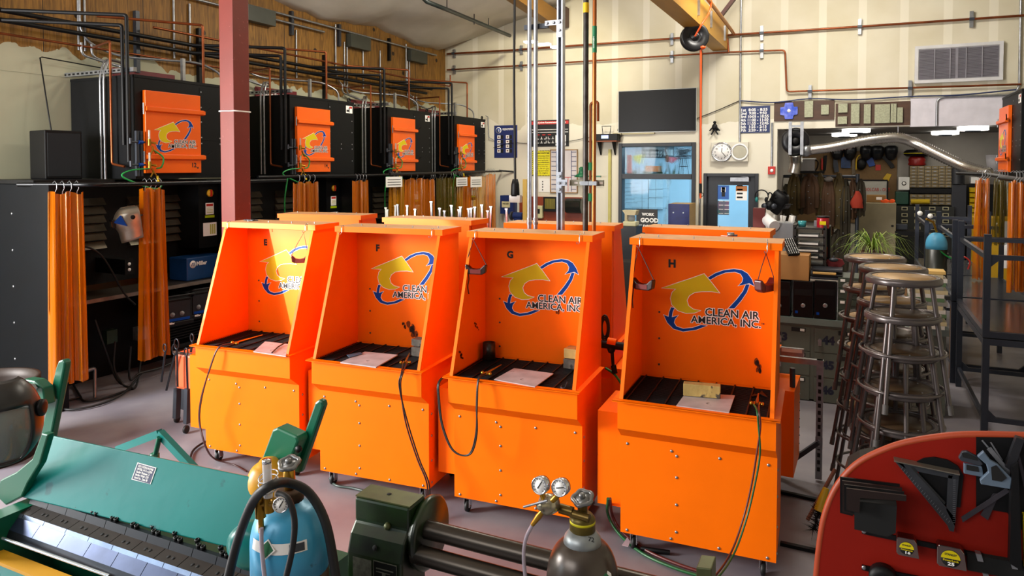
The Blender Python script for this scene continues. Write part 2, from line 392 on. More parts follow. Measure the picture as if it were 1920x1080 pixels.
def logo(parent, org, xd, yd, n, sc=1, white=True):
    """org: where the logo's lower left corner sits"""
    x0 = min(p.x for p in L_YEL+L_B3); z0 = min(p.y for p in L_B3)
    org, xd, yd, n = Vector(org), Vector(xd), Vector(yd), Vector(n)
    f = lambda p: org+xd*((p.x-x0)*sc)+yd*((p.y-z0)*sc)
    b = MB(); t = .0012
    for pl in (L_B1, L_B2, L_B3): b.prism([f(p)+n*.0002 for p in grow(pl, .003)], n*.0006)
    b.prism([f(p)+n*.0002 for p in grow(L_YEL, .0035)], n*.0014)
    b.m = 2
    for pl in (L_B2, L_B1, L_B3): b.prism([f(p)+n*.0004 for p in pl], n*.0012)
    b.m = 1; b.prism([f(p)+n*.0004 for p in L_YEL], n*.0020)
    for tx, a, b_, h in (('CLEAN AIR', T1a, T1b, T1h.y-T1a.y), ('AMERICA, INC.', T2a, T2b, T2h.y-T2a.y)):
        wd = (b_.x-a.x)*sc; a2 = Vector((a.x, a.y))
        b.m = 3; u_ = h*sc; b.text(tx, f(a2), xd, yd, u_, off=.005, width=wd, depth=.0034)
        for i, (p, q) in enumerate(((-.022, 0), (.022, 0), (0, .03))): b.text(tx, f(a2)+xd*p*u_+yd*q*u_, xd, yd, u_, off=.005, sx=b.sx, depth=.0031+.0001*i)
        b.m = 0
        for i, (p, q) in enumerate(((-.08, -.07), (.08, -.07), (-.08, .08), (.08, .08))): b.text(tx, f(a2)+xd*p*u_+yd*q*u_, xd, yd, u_, off=.015, sx=b.sx, depth=.0024+.0001*i)
        b.m = 3
    b.text('TM', f(T2b+Vector((.002, (T2h.y-T2a.y)*.75))), xd, yd, .010*sc, off=.01, depth=.0032)
    return b.build('logo_decal', [M_LWHITE, M_YEL, M_BLUEP, M_LBLACK], parent)
def caster(parent, x, y, h=ZC, r=.038):
    b = MB(); b.box((x-.03, y-.03, h-.006), (x+.03, y+.03, h)); b.box((x-.02, y-.022, r*.9), (x-.016, y+.022, h-.004)); b.box((x+.016, y-.022, r*.9), (x+.02, y+.022, h-.004)); b.cyl((x-.024, y, r), (x+.024, y, r), .006, 8)
    o = b.build('caster', M_CHROME, parent)
    MB().lathe([(r*.7, -.013), (r, -.009), (r, .009), (r*.7, .013)], (x, y, r), (1, 0, 0), 18).build('wheel', M_RUBBER, o)
    return o
def booth(letter, x, y, rz, back=False):
    lab = back or dict(E='orange downdraft welding booth marked E, leftmost of the front row', F='orange downdraft welding booth marked F, with a torch on its front edge',
               G='orange downdraft welding booth marked G, holding a round steel can', H='orange downdraft welding booth marked H, rightmost and nearest of the front row')[letter]
    t = thing('welding_booth', lab, 'welding booth', (x, y, 0), R(rz), 'downdraft welding booths')
    W = BW
    # lower cabinet, open box of sheet panels
    b = MB(); b.box((0, 0, ZC), (W, PD+.02, Z1)); b.m = 1
    for px, pz in ((.04, Z1-.045), (.30, Z1-.05), (.33, Z1-.075), (.57, Z1-.05), (W-.045, Z1-.045), (.33, .50), (.33, .34), (.33, .18), (.04, ZC+.02), (.30, ZC+.02), (.57, ZC+.02), (W-.045, ZC+.02)):
        bolt(b, (px, 0, pz), (0, -1, 0))
    for pz in (.62, .47, .30, .15): bolt(b, (0, .04, pz), (-1, 0, 0)); bolt(b, (W, .04, pz), (1, 0, 0))
    b.build('lower_cabinet', [ORANGE, M_GALV], t)
    # sloped shoulder + tray
    b = MB()
    A = [(0, 0, Z1), (W, 0, Z1), (W, PD, Z1), (0, PD, Z1)]; a = .004; f = .097
    B = [(a, -f, Z2), (W-a, -f, Z2), (W-a, PD, Z2), (a, PD, Z2)]; C = [(p[0], p[1], Z3-.006) for p in B]
    Bi = [(p[0]+(.003 if i in (0, 3) else -.003), p[1]+(.003 if i < 2 else -.003), Z3-.006) for i, p in enumerate(B)]
    Di = [(p[0], p[1], Z3-.05) for p in Bi]
    b.add(A+B+C+Bi+Di, [(0, 1, 5, 4), (1, 2, 6, 5), (2, 3, 7, 6), (3, 0, 4, 7), (4, 5, 9, 8), (5, 6, 10, 9), (6, 7, 11, 10), (7, 4, 8, 11), (8, 9, 13, 12), (9, 10, 14, 13), (10, 11, 15, 14), (11, 8, 12, 15),
          (12, 13, 17, 16), (13, 14, 18, 17), (14, 15, 19, 18), (15, 12, 16, 19), (16, 17, 18, 19)])
    b.build('tray', ORANGE, t)
    b = MB(); c = .019; d = .136
    for lo_, hi in (((-c, -d, Z3-.004), (W+c, -f+.006, Z3)), ((-c, -f, Z3-.004), (.015, PD, Z3)), ((W-.015, -f, Z3-.004), (W+c, PD, Z3))): b.box(lo_, hi)
    b.box((-c, -d, Z3-.008), (W+c, -d+.003, Z3)); b.build('flange', ORANGE, t)
    # hood
    e = .014; g = .093; k = .205; k2 = .518; tp = Z4-.041
    th = .004
    for sx, nm in ((0, 1), (1, -1)):
        xx = e if sx == 0 else W-e; b = MB()
        b.prism([(xx, -g, Z3), (xx, PD, Z3), (xx, PD, tp+.01), (xx, k+.01, tp+.01)], (th if sx == 0 else -th, 0, 0))
        # front return edge
        p, q = Vector((xx, -g, Z3)), Vector((xx, k+.008, tp)); wI = nm*.022
        b.prism([p, p+Vector((wI, 0, 0)), q+Vector((wI, 0, 0)), q], (0, -.004, -.002))
        o = b.build('side_panel', ORANGE, t)
    b = MB(); b.box((e, PD-.004, Z3), (W-e, PD, tp+.01)); b.m = 1
    for pz in (1.02, 1.19, 1.36): bolt(b, (.13, PD-.004, pz), (0, -1, 0), .007)
    b.build('back_panel', [ORANGE, M_GREYST], t)
    b = MB(); b.box((-.004, k, tp), (W+.004, k2, Z4)); b.mi = [1, 0, 1, 1, 1, 1]; b.m = 2
    for px in (.15, .37, .60, .79): b.cyl((px, k+.10+.02*math.sin(px*9), Z4), (px, k+.10+.02*math.sin(px*9), Z4+.012), .0035, 6)
    b.build('roof', [mat('dusty_orange_paint', '#d49a63', .6, 0, .15, 9), ORANGE, M_GALV], t)
    # grate of upright flat bars
    b = MB(); n = 28
    for i in range(n):
        y0 = -f+.02+(PD-.03+f)*i/n; b.box((.02, y0, Z3-.032), (W-.02, y0+.003, Z3-.006))
    for i in range(8):
        x0 = .05+(W-.1)*i/7; b.box((x0-.004, -f+.015, Z3-.034), (x0+.004, PD-.008, Z3-.003))
    b.build('grate', M_DARK, t)
    if not back: MB().text(letter, (.185, PD-.005, 1.655), X_, Z_, .047, off=.05, depth=.001).build('letter_decal', M_LBLACK, t)
    x0 = min(p.x for p in L_YEL+L_B3); z0 = min(p.y for p in L_B3)
    if not back: logo(t, (x0, PD-.0045, z0), (1, 0, 0), (0, 0, 1), (0, -1, 0))
    for cx, cy in ((.07, .06), (W-.07, .06), (.07, .5), (W-.07, .5)): caster(t, cx, cy)
    # fan housing on the booth's left side, set back from the front
    hw = .25 if letter == 'E' else .17
    b = MB(); b.box((-hw-.001, .10, .215), (-.001, PD+.06, .795)); b.m = 1
    if back:
        for i in range(9): bolt(b, (-hw-.001, .13, .25+i*.06), (-1, 0, 0), .006)
    b.build('fan_housing', [ORANGE, M_GALV], t)
    # the booth's own upper plenum behind the back panel
    b = MB(); b.box((e+.002, PD+.002, Z3-.15), (W-e-.002, k2-.004, tp)); b.build('plenum', ORANGE, t)
    return t
BT = {k: booth(k, *v) for k, v in BOOTHS.items()}

# back row: the same booths turned round, backs towards the front row
for nm, (nx, ny), ang, dz in (('orange booth of the back row behind booth E, seen from its rear', (-4.90, 5.123), 8, 0), ('orange booth of the back row behind booths F and G, seen from its rear', (-3.71, 5.13), 0, 0),
                              ('orange booth of the back row behind booth G, below the hanging pipes', (-2.49, 5.045), 5, 0), ('orange booth of the back row directly behind booth H', (-1.40, 5.12), -1, 0)):
    rz = 180+ang; v = Matrix.Rotation(R(rz), 3, 'Z') @ Vector((BW+.004, .518, 0))
    booth('B', nx-v.x, ny-v.y, rz, back=nm)
# ================= welding bays along the left wall =================
M_UNIT = mat('charcoal_powder_coat', '#0a0b0d', .5, 0, .2, 30, spec=.2)
M_REDC = mat('red_oxide_steel', '#7a2c22', .45, 0, .12, 4, wear=('#8f4a40', .66, 30))
M_DOOR = mat('orange_door_paint', '#f0640a', .35, 0, .08, 3, spec=.4)
UN = [(5.17, 6.62, '12', 'black fume extractor with orange door numbered 12, nearest on the left wall'), (7.487, 8.862, '14', 'black fume extractor with orange door numbered 14, second along the left wall'),
      (9.734, 11.058, '15', 'black fume extractor with orange door, third along the left wall'), (11.896, 13.163, '16', 'black fume extractor with orange door, farthest, beside the blue poster')]
UZ0, UZ1 = 2.17, 3.28
def extractor(ya, yb, num, lab, flip=False, fx=FX, wx=WX, group='fume extractors over the welding bays'):
    """local frame: x along the front, y into the wall, origin at the front lower left"""
    L = yb-ya
    t = thing('fume_extractor', lab, 'fume extractor', (fx, ya, UZ0), R(90) if not flip else R(-90), group)
    if flip: t.location = (fx, yb, UZ0)
    H = UZ1-UZ0; D = abs(wx-fx)-.02
    b = MB(); b.box((0, 0, 0), (L, D, H)); b.box((-.005, -.005, H-.03), (L+.005, D, H)); b.m = 1
    x1 = .093+.68*(L/1.38)
    for i, hz in enumerate((1.0, .82, .65, .47, .40, .22)):
        bolt(b, (x1+.05, 0, hz), (0, -1, 0), .011); bolt(b, (L-.05, 0, hz), (0, -1, 0), .011)
        if i in (3, 4): bolt(b, ((x1+L)/2, 0, hz), (0, -1, 0), .011)
    b.m = 0; b.box((x1+.028, -.003, .04), (L-.01, 0, .43)); b.box((x1+.028, -.003, .44), (L-.01, 0, H-.06))
    b.build('housing', [M_UNIT, M_GALV], t)
    b = MB(); xa, xb, za, zb = .09, x1, .06, .95
    b.box((xa, -.05, za), (xb, -.004, zb)); d = b.build('door', M_DOOR, t, bevel=.004)
    for hz in (.205, .72):
        b = MB(); b.prism([(xa-.01, -.05, hz), (xa-.01, -.085, hz+.012), (xa-.01, -.085, hz+.05), (xa-.01, -.05, hz+.062)], (xb-xa+.05, 0, 0)); b.build('clamp_bar', M_DOOR, d)
        b = MB(); b.cyl((xa-.03, -.06, hz-.03), (xa-.03, -.06, hz+.09), .008, 8); b.build('bar_pin', M_GALV, d)
        b = MB(); b.bar((xb+.03, -.07, hz+.03), (xb+.13, -.09, hz+.10), .012, .012); b.build('clamp_lever', M_BLACK, d)
    s = (xb-xa)*1.26
    lo = logo(t, (xa+.10*(xb-xa)/.68, -.052, .285), (1, 0, 0), (0, 0, 1), (0, -1, 0), s); 
    if num in ('12', '14'):
        MB().text(num, (xb-.14, -.0515, .125), X_, Z_, .05, off=.03).add([(xb-.05, -.0515, .10), (xb-.035, -.0515, .125), (xb-.065, -.0515, .125)], [(0, 1, 2)]).build('number_decal', M_LBLACK, t)
    b = MB(); b.box((L-.19, -.006, H-.17), (L-.04, -.003, H-.06)); b.m = 1; b.box((L-.115, -.007, H-.10), (L-.05, -.004, H-.07)); b.m = 2; b.box((L-.18, -.007, H-.15), (L-.13, -.004, H-.12)); b.box((L-.13, -.007, H-.16), (L-.11, -.004, H-.09))
    b.build('warning_label', [M_LWHITE, mat('red_print', '#c22a20', .5), M_LBLACK], t)
    b = MB(); b.tube(arc((L-.05, .05, H+.03), .03, 0, math.pi*2, 12, X_, Z_)[:-1], .012, 6, closed=True); b.build('lifting_eye', M_BLACK, t)
    return t
for q in UN: extractor(*q)
# right hand wall: only the edge of one unit shows
M_SLAT = mat('louvre_aluminium', '#8a8170', .3, .8, .3, 5)
M_TBL = mat('bench_steel', '#4a4238', .45, .5, .4, 3)
bays = [4.12, 6.42, 8.72, 10.98]
tag_b = ['nearest the camera at the left edge', 'between extractors 12 and 14', 'second bay wall beyond the red column', 'last bay wall before the back corner']
for i, y in enumerate(bays):
    b = MB(); b.box((WX+.02, y, 0), (-6.78, y+.05, 2.13)); b.box((-6.80, y-.01, 0), (-6.69, y+.14, 2.13)); b.m = 1
    if i == 0:
        for xx in (-7.28, -7.55):
            for zz in (.45, .8, 1.15, 1.5, 1.85): bolt(b, (xx, y, zz), (0, -1, 0), .012)
    b.build('bay_partition', [mat('dark_blue_grey_panel', '#05080e', .45, 0, .2, spec=.2), M_GALV], label='tall black steel welding bay partition, '+tag_b[i], cat='partition', group='welding bay partitions')
ends = bays[1:]+[13.1]
blab = ['of the nearest bay, behind the silver welding helmet', 'of the bay behind the red column', 'of the third bay along the left wall', 'of the last bay in the left corner']
for i, (y0, y1) in enumerate(zip(bays, ends)):
    t = thing('filter_bank', 'black filter cabinet with aluminium louvres, '+blab[i], 'filter cabinet', (-7.46, y0+.15, 1.02), R(90), 'filter cabinets in the welding bays')
    L = y1-y0-.16
    b = MB(); b.box((0, 0, 0), (L, .5, 1.12)); b.build('housing', M_UNIT, t)
    x0 = .45*L; x1 = .45*L+1.02
    for xa, xb in ((.08, .42*L), (x0+.22, x1+.05)):
        b = MB()
        for k in range(6):
            z = .38+.095*k; b.prism([(xa, -.004, z), (xa, -.06, z+.01), (xa, -.004, z+.085)], (xb-xa, 0, 0))
        b.build('louvre_panel', M_SLAT, t)
    cx = min(x1+.35, L-.12); b = MB(); b.box((cx-.16, -.36, .30), (cx+.16, -.001, 1.10)); cb = b.build('switch_box', M_UNIT, t)
    b = MB(); b.lathe([(.045, 0), (.045, .02), (.02, .03)], (cx, -.361, .96), (0, -1, 0), 14); b.m = 1; b.box((cx-.012, -.40, .92), (cx+.012, -.385, 1.0)); b.build('rotary_switch', [mat('switch_yellow', '#e0a818', .4), mat('switch_red', '#c22818', .4)], cb)
    b = MB(); b.box((cx-.06, -.364, .70), (cx+.06, -.361, .84)); b.m = 1; b.box((cx-.07, -.364, .66), (cx+.07, -.361, .69)); b.m = 3; b.box((cx-.05, -.365, .80), (cx+.05, -.362, .83)); b.m = 0; b.box((cx-.1, -.364, .44), (cx+.1, -.361, .60)); b.m = 2
    for k in range(3): b.box((cx+.0+.03*k, -.366, .46), (cx+.02+.03*k, -.362, .58))
    for k in range(4): b.box((cx-.045, -.365, .72+.018*k), (cx+.045, -.362, .726+.018*k))
    b.build('warning_label', [M_LWHITE, mat('lime_print', '#b9d40e', .5), mat('olive_print', '#b9b650', .5), MATS['red_print']], cb)
    t2 = thing('welding_bench', 'thin steel bench top in the '+('nearest bay, under the blue welder box', 'bay behind the red column', 'third bay', 'last bay')[i], 'bench', (-7.42, y0+.15, .96), R(90), 'steel benches in the welding bays')
    b = MB(); b.box((0, -.5, -.012), (L, .0, 0)); b.build('bench_top', M_TBL, t2)
    b = MB(); b.box((0, -.505, -.035), (L, -.495, .004)); b.build('front_rail', mat('worn_steel_edge', '#9a8f84', .35, .7, .3, 8), t2)
    b = MB(); b.box((0.02, -.47, -.96), (.06, -.43, -.012)); b.build('leg', M_BLACK, t2); b = MB(); b.box((L-.06, -.47, -.96), (L-.02, -.43, -.012)); b.build('leg', M_BLACK, t2)
    MB().box((0, .0, -.96), (L, .02, -.012)).build('skirt', M_UNIT, t2)
# speaker box on the bay wall
sp = thing('loudspeaker', 'black box loudspeaker standing on the bay wall at the left edge', 'loudspeaker', (-7.37, 4.50, 2.171), R(80))
MB().box((0, 0, 0), (.35, .37, .50)).build('cabinet', M_BLACK, sp, bevel=.01)
b = MB(); b.box((.02, -.01, .03), (.33, 0, .47)); b.build('grille', mat('speaker_cloth', '#08080a', .9, bump=.5, bscale=400), sp)
b = MB(); b.box((-7.99, 4.13, 2.135), (-6.95, 4.95, 2.17)); b.build('shelf_board', M_BLACK, label='black ledge on top of the nearest bay wall', cat='ledge')
# blue welder box on the bench + other machines
def text_plate(name, parent, txt, o, xd, yd, h, m, **k): MB().text(txt, o, xd, yd, h, **k).build(name, m, parent, world=True)
q0 = P(352, 455, X=-7.0); t = thing('welder_case', 'blue welder case with white Mil lettering, on the steel bench of the nearest bay'.replace(' Mil lettering', ' lettering'), 'welder', (-7.02, q0.y, .962), R(90))
b = MB(); b.box((0, 0, 0), (.62, .3, .27)); b.build('case', mat('blue_case', '#0d3f77', .4, 0, .15), t, bevel=.012)
b = MB(); b.lathe([(.045, 0), (.045, .001)], (.085, -.001, .19), (0, -1, 0), 20); b.m = 1
for k in range(3): b.bar((.06+.018*k, -.003, .17), (.078+.018*k, -.003, .21), .009, .001, up=(0, 1, 0))
b.m = 0; b.text('Miller', (.135, -.001, .172), X_, Z_, .045, off=.04); b.build('lettering', [M_LWHITE, MATS['blue_case']], t)
def welder(px, py, lab, sc=1, dark=True):
    q = P(px, py, X=-6.75); t = thing('welding_machine', lab, 'welding machine', (-6.8, q.y, q.z), R(80), 'welding machines under the benches')
    b = MB(); b.box((0, 0, 0), (.34, .45, .30)); b.box((-.01, -.015, .0), (.35, .01, .05)); c = b.build('case', M_BLACK, t, bevel=.02)
    b = MB(); b.box((.03, -.012, .06), (.31, -.002, .27)); b.build('front_panel', mat('welder_panel', '#1b1e24', .4), t)
    for kx in (.10, .21):
        b = MB(); b.lathe([(.027, 0), (.027, .004), (.018, .005), (.017, .02)], (kx, -.012, .13), (0, -1, 0), 14); b.build('knob', mat('knob_grey', '#7b7d80', .4), t)
    b = MB(); b.box((.04, -.014, .055), (.3, -.012, .085)); b.m = 1; b.text('Miller', (.05, -.0145, .025), X_, Z_, .022, off=.03); b.build('lettering', [M_BLUEP, M_LWHITE], t)
    b = MB(); b.tube(bend([(.0, .0, .3), (0, -.06, .34), (.34, -.06, .34), (.34, 0, .3)], .03), .012, 6); b.build('handle', M_BLACK, t)
    return t
welder(312, 616, 'black welding machine with two round knobs, under the bench beside booth E')
welder(362, 600, 'black welding machine half hidden behind the hood of booth E')
b = MB(); q = P(318, 652, X=-6.8); b.box((-7.2, q.y, .3), (-6.85, q.y+.5, q.z-.05))
for k in range(7): b.box((-6.85, q.y+.04, .36+.03*k), (-6.845, q.y+.46, .37+.03*k))
b.build('wire_feeder', M_DARK, label='black wire feeder with louvred front under the welding machines', cat='wire feeder')
# red oxide column
cz = 6.2; cx0, cy0 = P(432, 400, Y=5.0).x, 5.0
b = MB(); s_ = .178
C0 = Vector((-5.42, 5.12, 0))
ch = [(-.09, -.1), (.09, -.1), (.09, .1), (-.09, .1)]
b.box((C0.x-.09, C0.y-.1, 0), (C0.x+.09, C0.y+.1, cz)); col = b.build('column', M_REDC, label='red oxide steel column rising behind booth E', cat='column', bevel=.006)
col['kind'] = 'structure'; 
del col['label'], col['category']; col.name = 'trim_column'
b = MB(); b.tube([(C0.x-.094, C0.y-.104, 2.83), (C0.x+.094, C0.y-.104, 2.83), (C0.x+.094, C0.y+.104, 2.83), (C0.x-.094, C0.y+.104, 2.83)], .007, 6, closed=True); b.build('cable_tie', M_LWHITE, label='white tie wound round the red column', cat='tie')
# curtain rails
def rail(pts, r, lab, nm='curtain_rail'):
    MB().tube(bend(pts, .12, 6), r, 10).build(nm, mat('rail_black', '#17181b', .35, .5, .2, 12), label=lab, cat='rail', group='curtain rails')
RX = -6.5
rail([(-7.1, 4.08, 2.13), (-6.42, 4.35, 2.13), (RX, 4.9, 2.125), (RX, 6.95, 2.13)], .021, 'black curtain rail with a bent end, from the nearest bay wall past the red column')
rail([(-6.72, 6.7, 2.17), (RX-.14, 9.4, 2.175), (-6.72, 10.9, 2.185)], .021, 'black curtain rail over the middle bays')
rail([(-6.5, 9.2, 2.19), (-6.62, 13.3, 2.215)], .02, 'black curtain rail in front of the farthest bays')
q = P(960, 322, Y=WY-.1); rail([(-6.62, 13.2, 2.23), (q.x, WY-.02, q.z)], .018, 'black bracket arm fixed to the back wall beside the curtains', 'rail_bracket')
q2 = P(918, 333, Y=WY-.3)
# amber curtains
def amber(name, col, a):
    m = mat(name, col, .12, 0, .03, .8, alpha=a, coat=1); 
    b = m.node_tree.nodes['Principled BSDF']; b.inputs['Transmission Weight'].default_value = .35; b.inputs['IOR'].default_value = 1.15; return m
M_AMB = amber('amber_vinyl', '#de7604', .78); M_OLV = amber('olive_vinyl', '#6b5a08', .62); M_AMB2 = amber('yellow_amber_vinyl', '#d89008', .7)
def curtain(c, w, z0, z1, seed, m, lab, along=(0, 1), folds=5, flare=.15, depth=.07, tie=None, group='amber welding curtains', hooks=4, rz=None):
    rn = random.Random(seed); rows = []; N = folds*10; ax = Vector((along[0], along[1], 0)).normalized(); ay = Vector((ax.y, -ax.x, 0))
    ph = [rn.uniform(0, 6.28) for _ in range(6)]; fs = [rn.uniform(.7, 1.4) for _ in range(6)]
    H = 22
    for i in range(H+1):
        t_ = i/H; z = z1+(z0-z1)*t_; k = 1+flare*t_
        if tie: k *= 1-.42*math.exp(-((t_-tie)/.06)**2)
        r = []
        for j in range(N+1):
            s_ = j/N-.5; a = s_*folds*2*math.pi
            off = depth*(math.sin(a*fs[0]+ph[0])*.6+math.sin(a*.5+ph[1]+t_*1.3)*.5+.25*math.sin(a*2.3+ph[2]+t_*2))*(.55+.45*t_)
            sd = w*s_*k+.012*math.sin(a*1.7+ph[3])
            zz = z+.012*math.sin(a+ph[4])*(1 if i == H else .0)+(.015*math.sin(a*.5+ph[5]) if i == 0 else 0)
            r.append(Vector((c[0], c[1], 0))+ax*sd+ay*off+Vector((0, 0, zz)))
        rows.append(r)
    t = thing('welding_curtain', lab, 'welding curtain', (c[0], c[1], z0), 0, group)
    MB().sheet(rows).build('curtain_sheet', m, t, world=True)
    for k in range(hooks):
        p = Vector((c[0], c[1], z1))+ax*w*((k+.5)/hooks-.5)*.8
        MB().tube([p+Vector((0, 0, -.03)), p+Vector((.004, 0, .01)), p+Vector((.03, 0, .04)), p+Vector((.028, 0, .085)), p+Vector((0, 0, .11)), p+Vector((-.028, 0, .09))], .0035, 5).build('hook', M_GALV, t, world=True)
    return t
def cur(pa, pb, vt, vb, X, seed, m, lab, z0=None, **k):
    A, B = P(pa, vt, X=X), P(pb, vt, X=X); zb = P((pa+pb)/2, vb, X=X).z if z0 is None else z0
    return curtain((X, (A.y+B.y)/2), abs(B.y-A.y), zb, A.z, seed, m, lab, **k)
A = P(104, 362, X=-6.62); B = P(143, 362, X=-6.62)
curtain((-6.62, (A.y+B  .y)/2), .30, P(130, 718, X=-6.62).z, A.z, 3, M_AMB, 'bunched amber welding curtain hanging at the front of the nearest bay wall, far left', flare=.15, folds=4, along=(.3, .95), depth=.06)
cur(262, 308, 355, 672, -6.55, 11, M_AMB, 'bunched amber welding curtain beside the silver helmet', flare=.25, folds=5, depth=.06)
cur(549, 597, 343, 500, -6.6, 5, M_AMB, 'amber welding curtain behind booths E and F, next to the red column', z0=.35, folds=6, depth=.04)
cur(661, 690, 340, 500, -6.66, 7, M_AMB, 'narrow amber welding curtain between extractors 14 and 15', z0=.35, folds=4, depth=.05)
cl = ['wide amber curtain with a white tag, first of the gathered row at the back', 'amber curtain with a yellow patch in the gathered row', 'narrow bright amber curtain in the gathered row', 'olive green curtain in the middle of the gathered row', 'dark olive curtain beside the bright narrow one',
      'bright amber curtain with white tag right of the olive curtains', 'dull red amber curtain near the end of the gathered row', 'amber curtain with a square white label near the back wall', 'last amber curtain of the row, against the back wall']
for i, (a, b_, vt, m, X) in enumerate(((730, 756, 335, M_AMB2, -6.56), (758, 802, 336, M_AMB, -6.58), (803, 816, 337, M_AMB, -6.55), (818, 840, 334, M_OLV, -6.58), (840, 856, 334, M_OLV, -6.56), (856, 868, 334, M_AMB2, -6.55), (869, 885, 331, M_AMB, -6.62), (886, 911, 331, M_AMB2, -6.62), (911, 930, 327, M_AMB, -6.62))):
    cur(a, b_, vt, 500, X, 20+i, m, cl[i], z0=.3, folds=5 if b_-a > 20 else 3, depth=.04, hooks=3, group='gathered welding curtains by the back corner')
for u, v, w_, h_ in ((739, 341, .22, .16), (866, 341, .2, .16), (893, 341, .22, .2)):
    q = P(u, v, X=-6.50); b = MB(); b.box((-6.502, q.y-w_, q.z-h_/2), (-6.498, q.y+w_, q.z+h_/2)); b.m = 1
    for k in range(3): b.box((-6.498, q.y-w_*.8, q.z-.05+.04*k), (-6.496, q.y+w_*.8, q.z-.04+.04*k))
    b.build('curtain_tag', [M_LWHITE, M_LBLACK], label='white printed tag on the %s curtain of the gathered row' % ('first' if u < 800 else 'bright narrow' if u < 880 else 'square labelled'), cat='tag')
# silver welding helmet hanging by the second curtain
def helmet(loc, rz, lab, shell, lens, tilt=0, sc=1, ear=False):
    t = thing('welding_helmet', lab, 'welding helmet', loc, 0, rot=(R(tilt), 0, rz))
    rows = []
    for i in range(15):
        a = i/14; z = .16-.32*a
        wd = .118*(1-.55*max(0, (.18-a)/.18)**2)*(1-.35*max(0, a-.45)); dp = .14*(1-.4*max(0, (.25-a)/.25)**2)+.035*math.exp(-((a-.45)/.2)**2); dp *= 1-.25*max(0, a-.6)
        rows.append([Vector((wd*math.sin(p), -dp*max(0, math.cos(p))**.75+.04+.05*(1-math.cos(p)), z-.03*math.cos(p)*(a > .8))) for p in [(-1.75+3.5*k/22) for k in range(23)]])
    MB().sheet(rows).build('shell', shell, t, solid=.005)
    b = MB(); b.box((-.068, -.150, -.025), (.068, -.128, .06)); b.build('lens_frame', M_BLACK, t, bevel=.006)
    b = MB(); b.box((-.055, -.154, -.012), (.055, -.149, .045)); b.build('lens', lens, t)
    for s_ in (-1, 1):
        b = MB(); b.lathe([(.022, 0), (.022, .012), (.015, .016)], (s_*.108, .03, .06), (s_, 0, 0), 12); b.build('knob', M_BLACK, t)
    b = MB(); b.tube(arc((0, .05, .06), .095, R(190), R(-10), 16, X_, Y_), .008, 6); b.tube(arc((0, .05, .06), .095, 0, math.pi, 12, X_, Z_), .006, 6); b.build('headgear', M_BLACK, t)
    for o in [t]: o.scale = (sc, sc, sc)
    return t
M_SILV = mat('silver_shell', '#a39a8c', .3, .6, .3, 7); M_LENS = mat('dark_lens', '#0a0c10', .08)
q = P(240, 418, X=-6.62); hm = helmet(q, R(-25), 'silver and blue welding helmet hanging between the amber curtains', M_SILV, M_LENS, tilt=8, sc=1.0)
b = MB(); b.prism([(.05, -.135, .03), (.10, -.07, .10), (.112, -.03, -.02)], (.012, -.004, 0)); b.build('blue_trim', M_BLUEP, hm)
b = MB(); b.tube(smooth([(-7.3, q.y-.55, 1.35), (-7.0, q.y-.3, 1.5), (-6.9, q.y-.1, 1.4), (-6.85, q.y+.1, 1.0), (-6.8, q.y+.2, .85)]), .01, 7); b.build('torch_cable', M_DARK, label='grey cable arching over the bench in the nearest bay', cat='cable')
# loops of cable on the floor of the nearest bay
for i, pts in enumerate((((178, 600), (206, 680), (222, 715), (252, 728), (262, 690), (268, 640)), ((216, 640), (214, 690), (232, 722), (246, 728), (200, 745), (160, 752), (150, 742), (138, 722)), ((265, 700), (230, 738), (180, 760), (125, 768), (117, 755), (150, 745)), ((245, 650), (243, 710), (262, 700), (300, 690), (330, 676)))):
    gp = [P(u, v, X=-6.95+.03*i) if v < 715 else P(u, v, Z=.02) for u, v in pts]
    b = MB(); b.tube(smooth(gp), .011, 7); b.build('welding_cable', M_RUBBER, label=['black welding cable looping down under the nearest bench', 'black welding cable coiled on the floor below the bench', 'long black cable swept out onto the floor at the post of the nearest bay', 'black cable hanging under the bench and running behind the curtain'][i], cat='cable', group='cables in the nearest bay')
for i, (x, y, z, lab) in enumerate(((-7.2, 4.95, .42, 'small green junction box under the nearest bench'), (-7.05, 5.2, .42, 'grey socket box under the nearest bench'))):
    b = MB(); b.box((x, y, z), (x+.08, y+.12, z+.14)); b.build('junction_box', [mat('dull_green', '#1d3323', .5), M_GALV][i], label=lab, cat='electrical box')
q = P(240, 500, X=-7.0); b = MB(); b.box((-7.47, q.y-.05, q.z-.08), (-6.98, q.y+.05, q.z+.08)); b.m = 1
for k in (-.03, .03): b.lathe([(.018, 0), (.018, .004)], (-6.98, q.y, q.z+k), (1, 0, 0), 10)
b.build('socket_box', [M_DARK, M_LWHITE], label='twin power socket box above the nearest bench', cat='socket')
MB().tube(bend([P(178, 745, Z=.02), P(178, 690, X=-6.8), P(150, 700, X=-6.8)], .03), .02, 4).build('steel_stand', M_GALV, label='grey angle steel stand on the floor under the nearest bench', cat='stand')
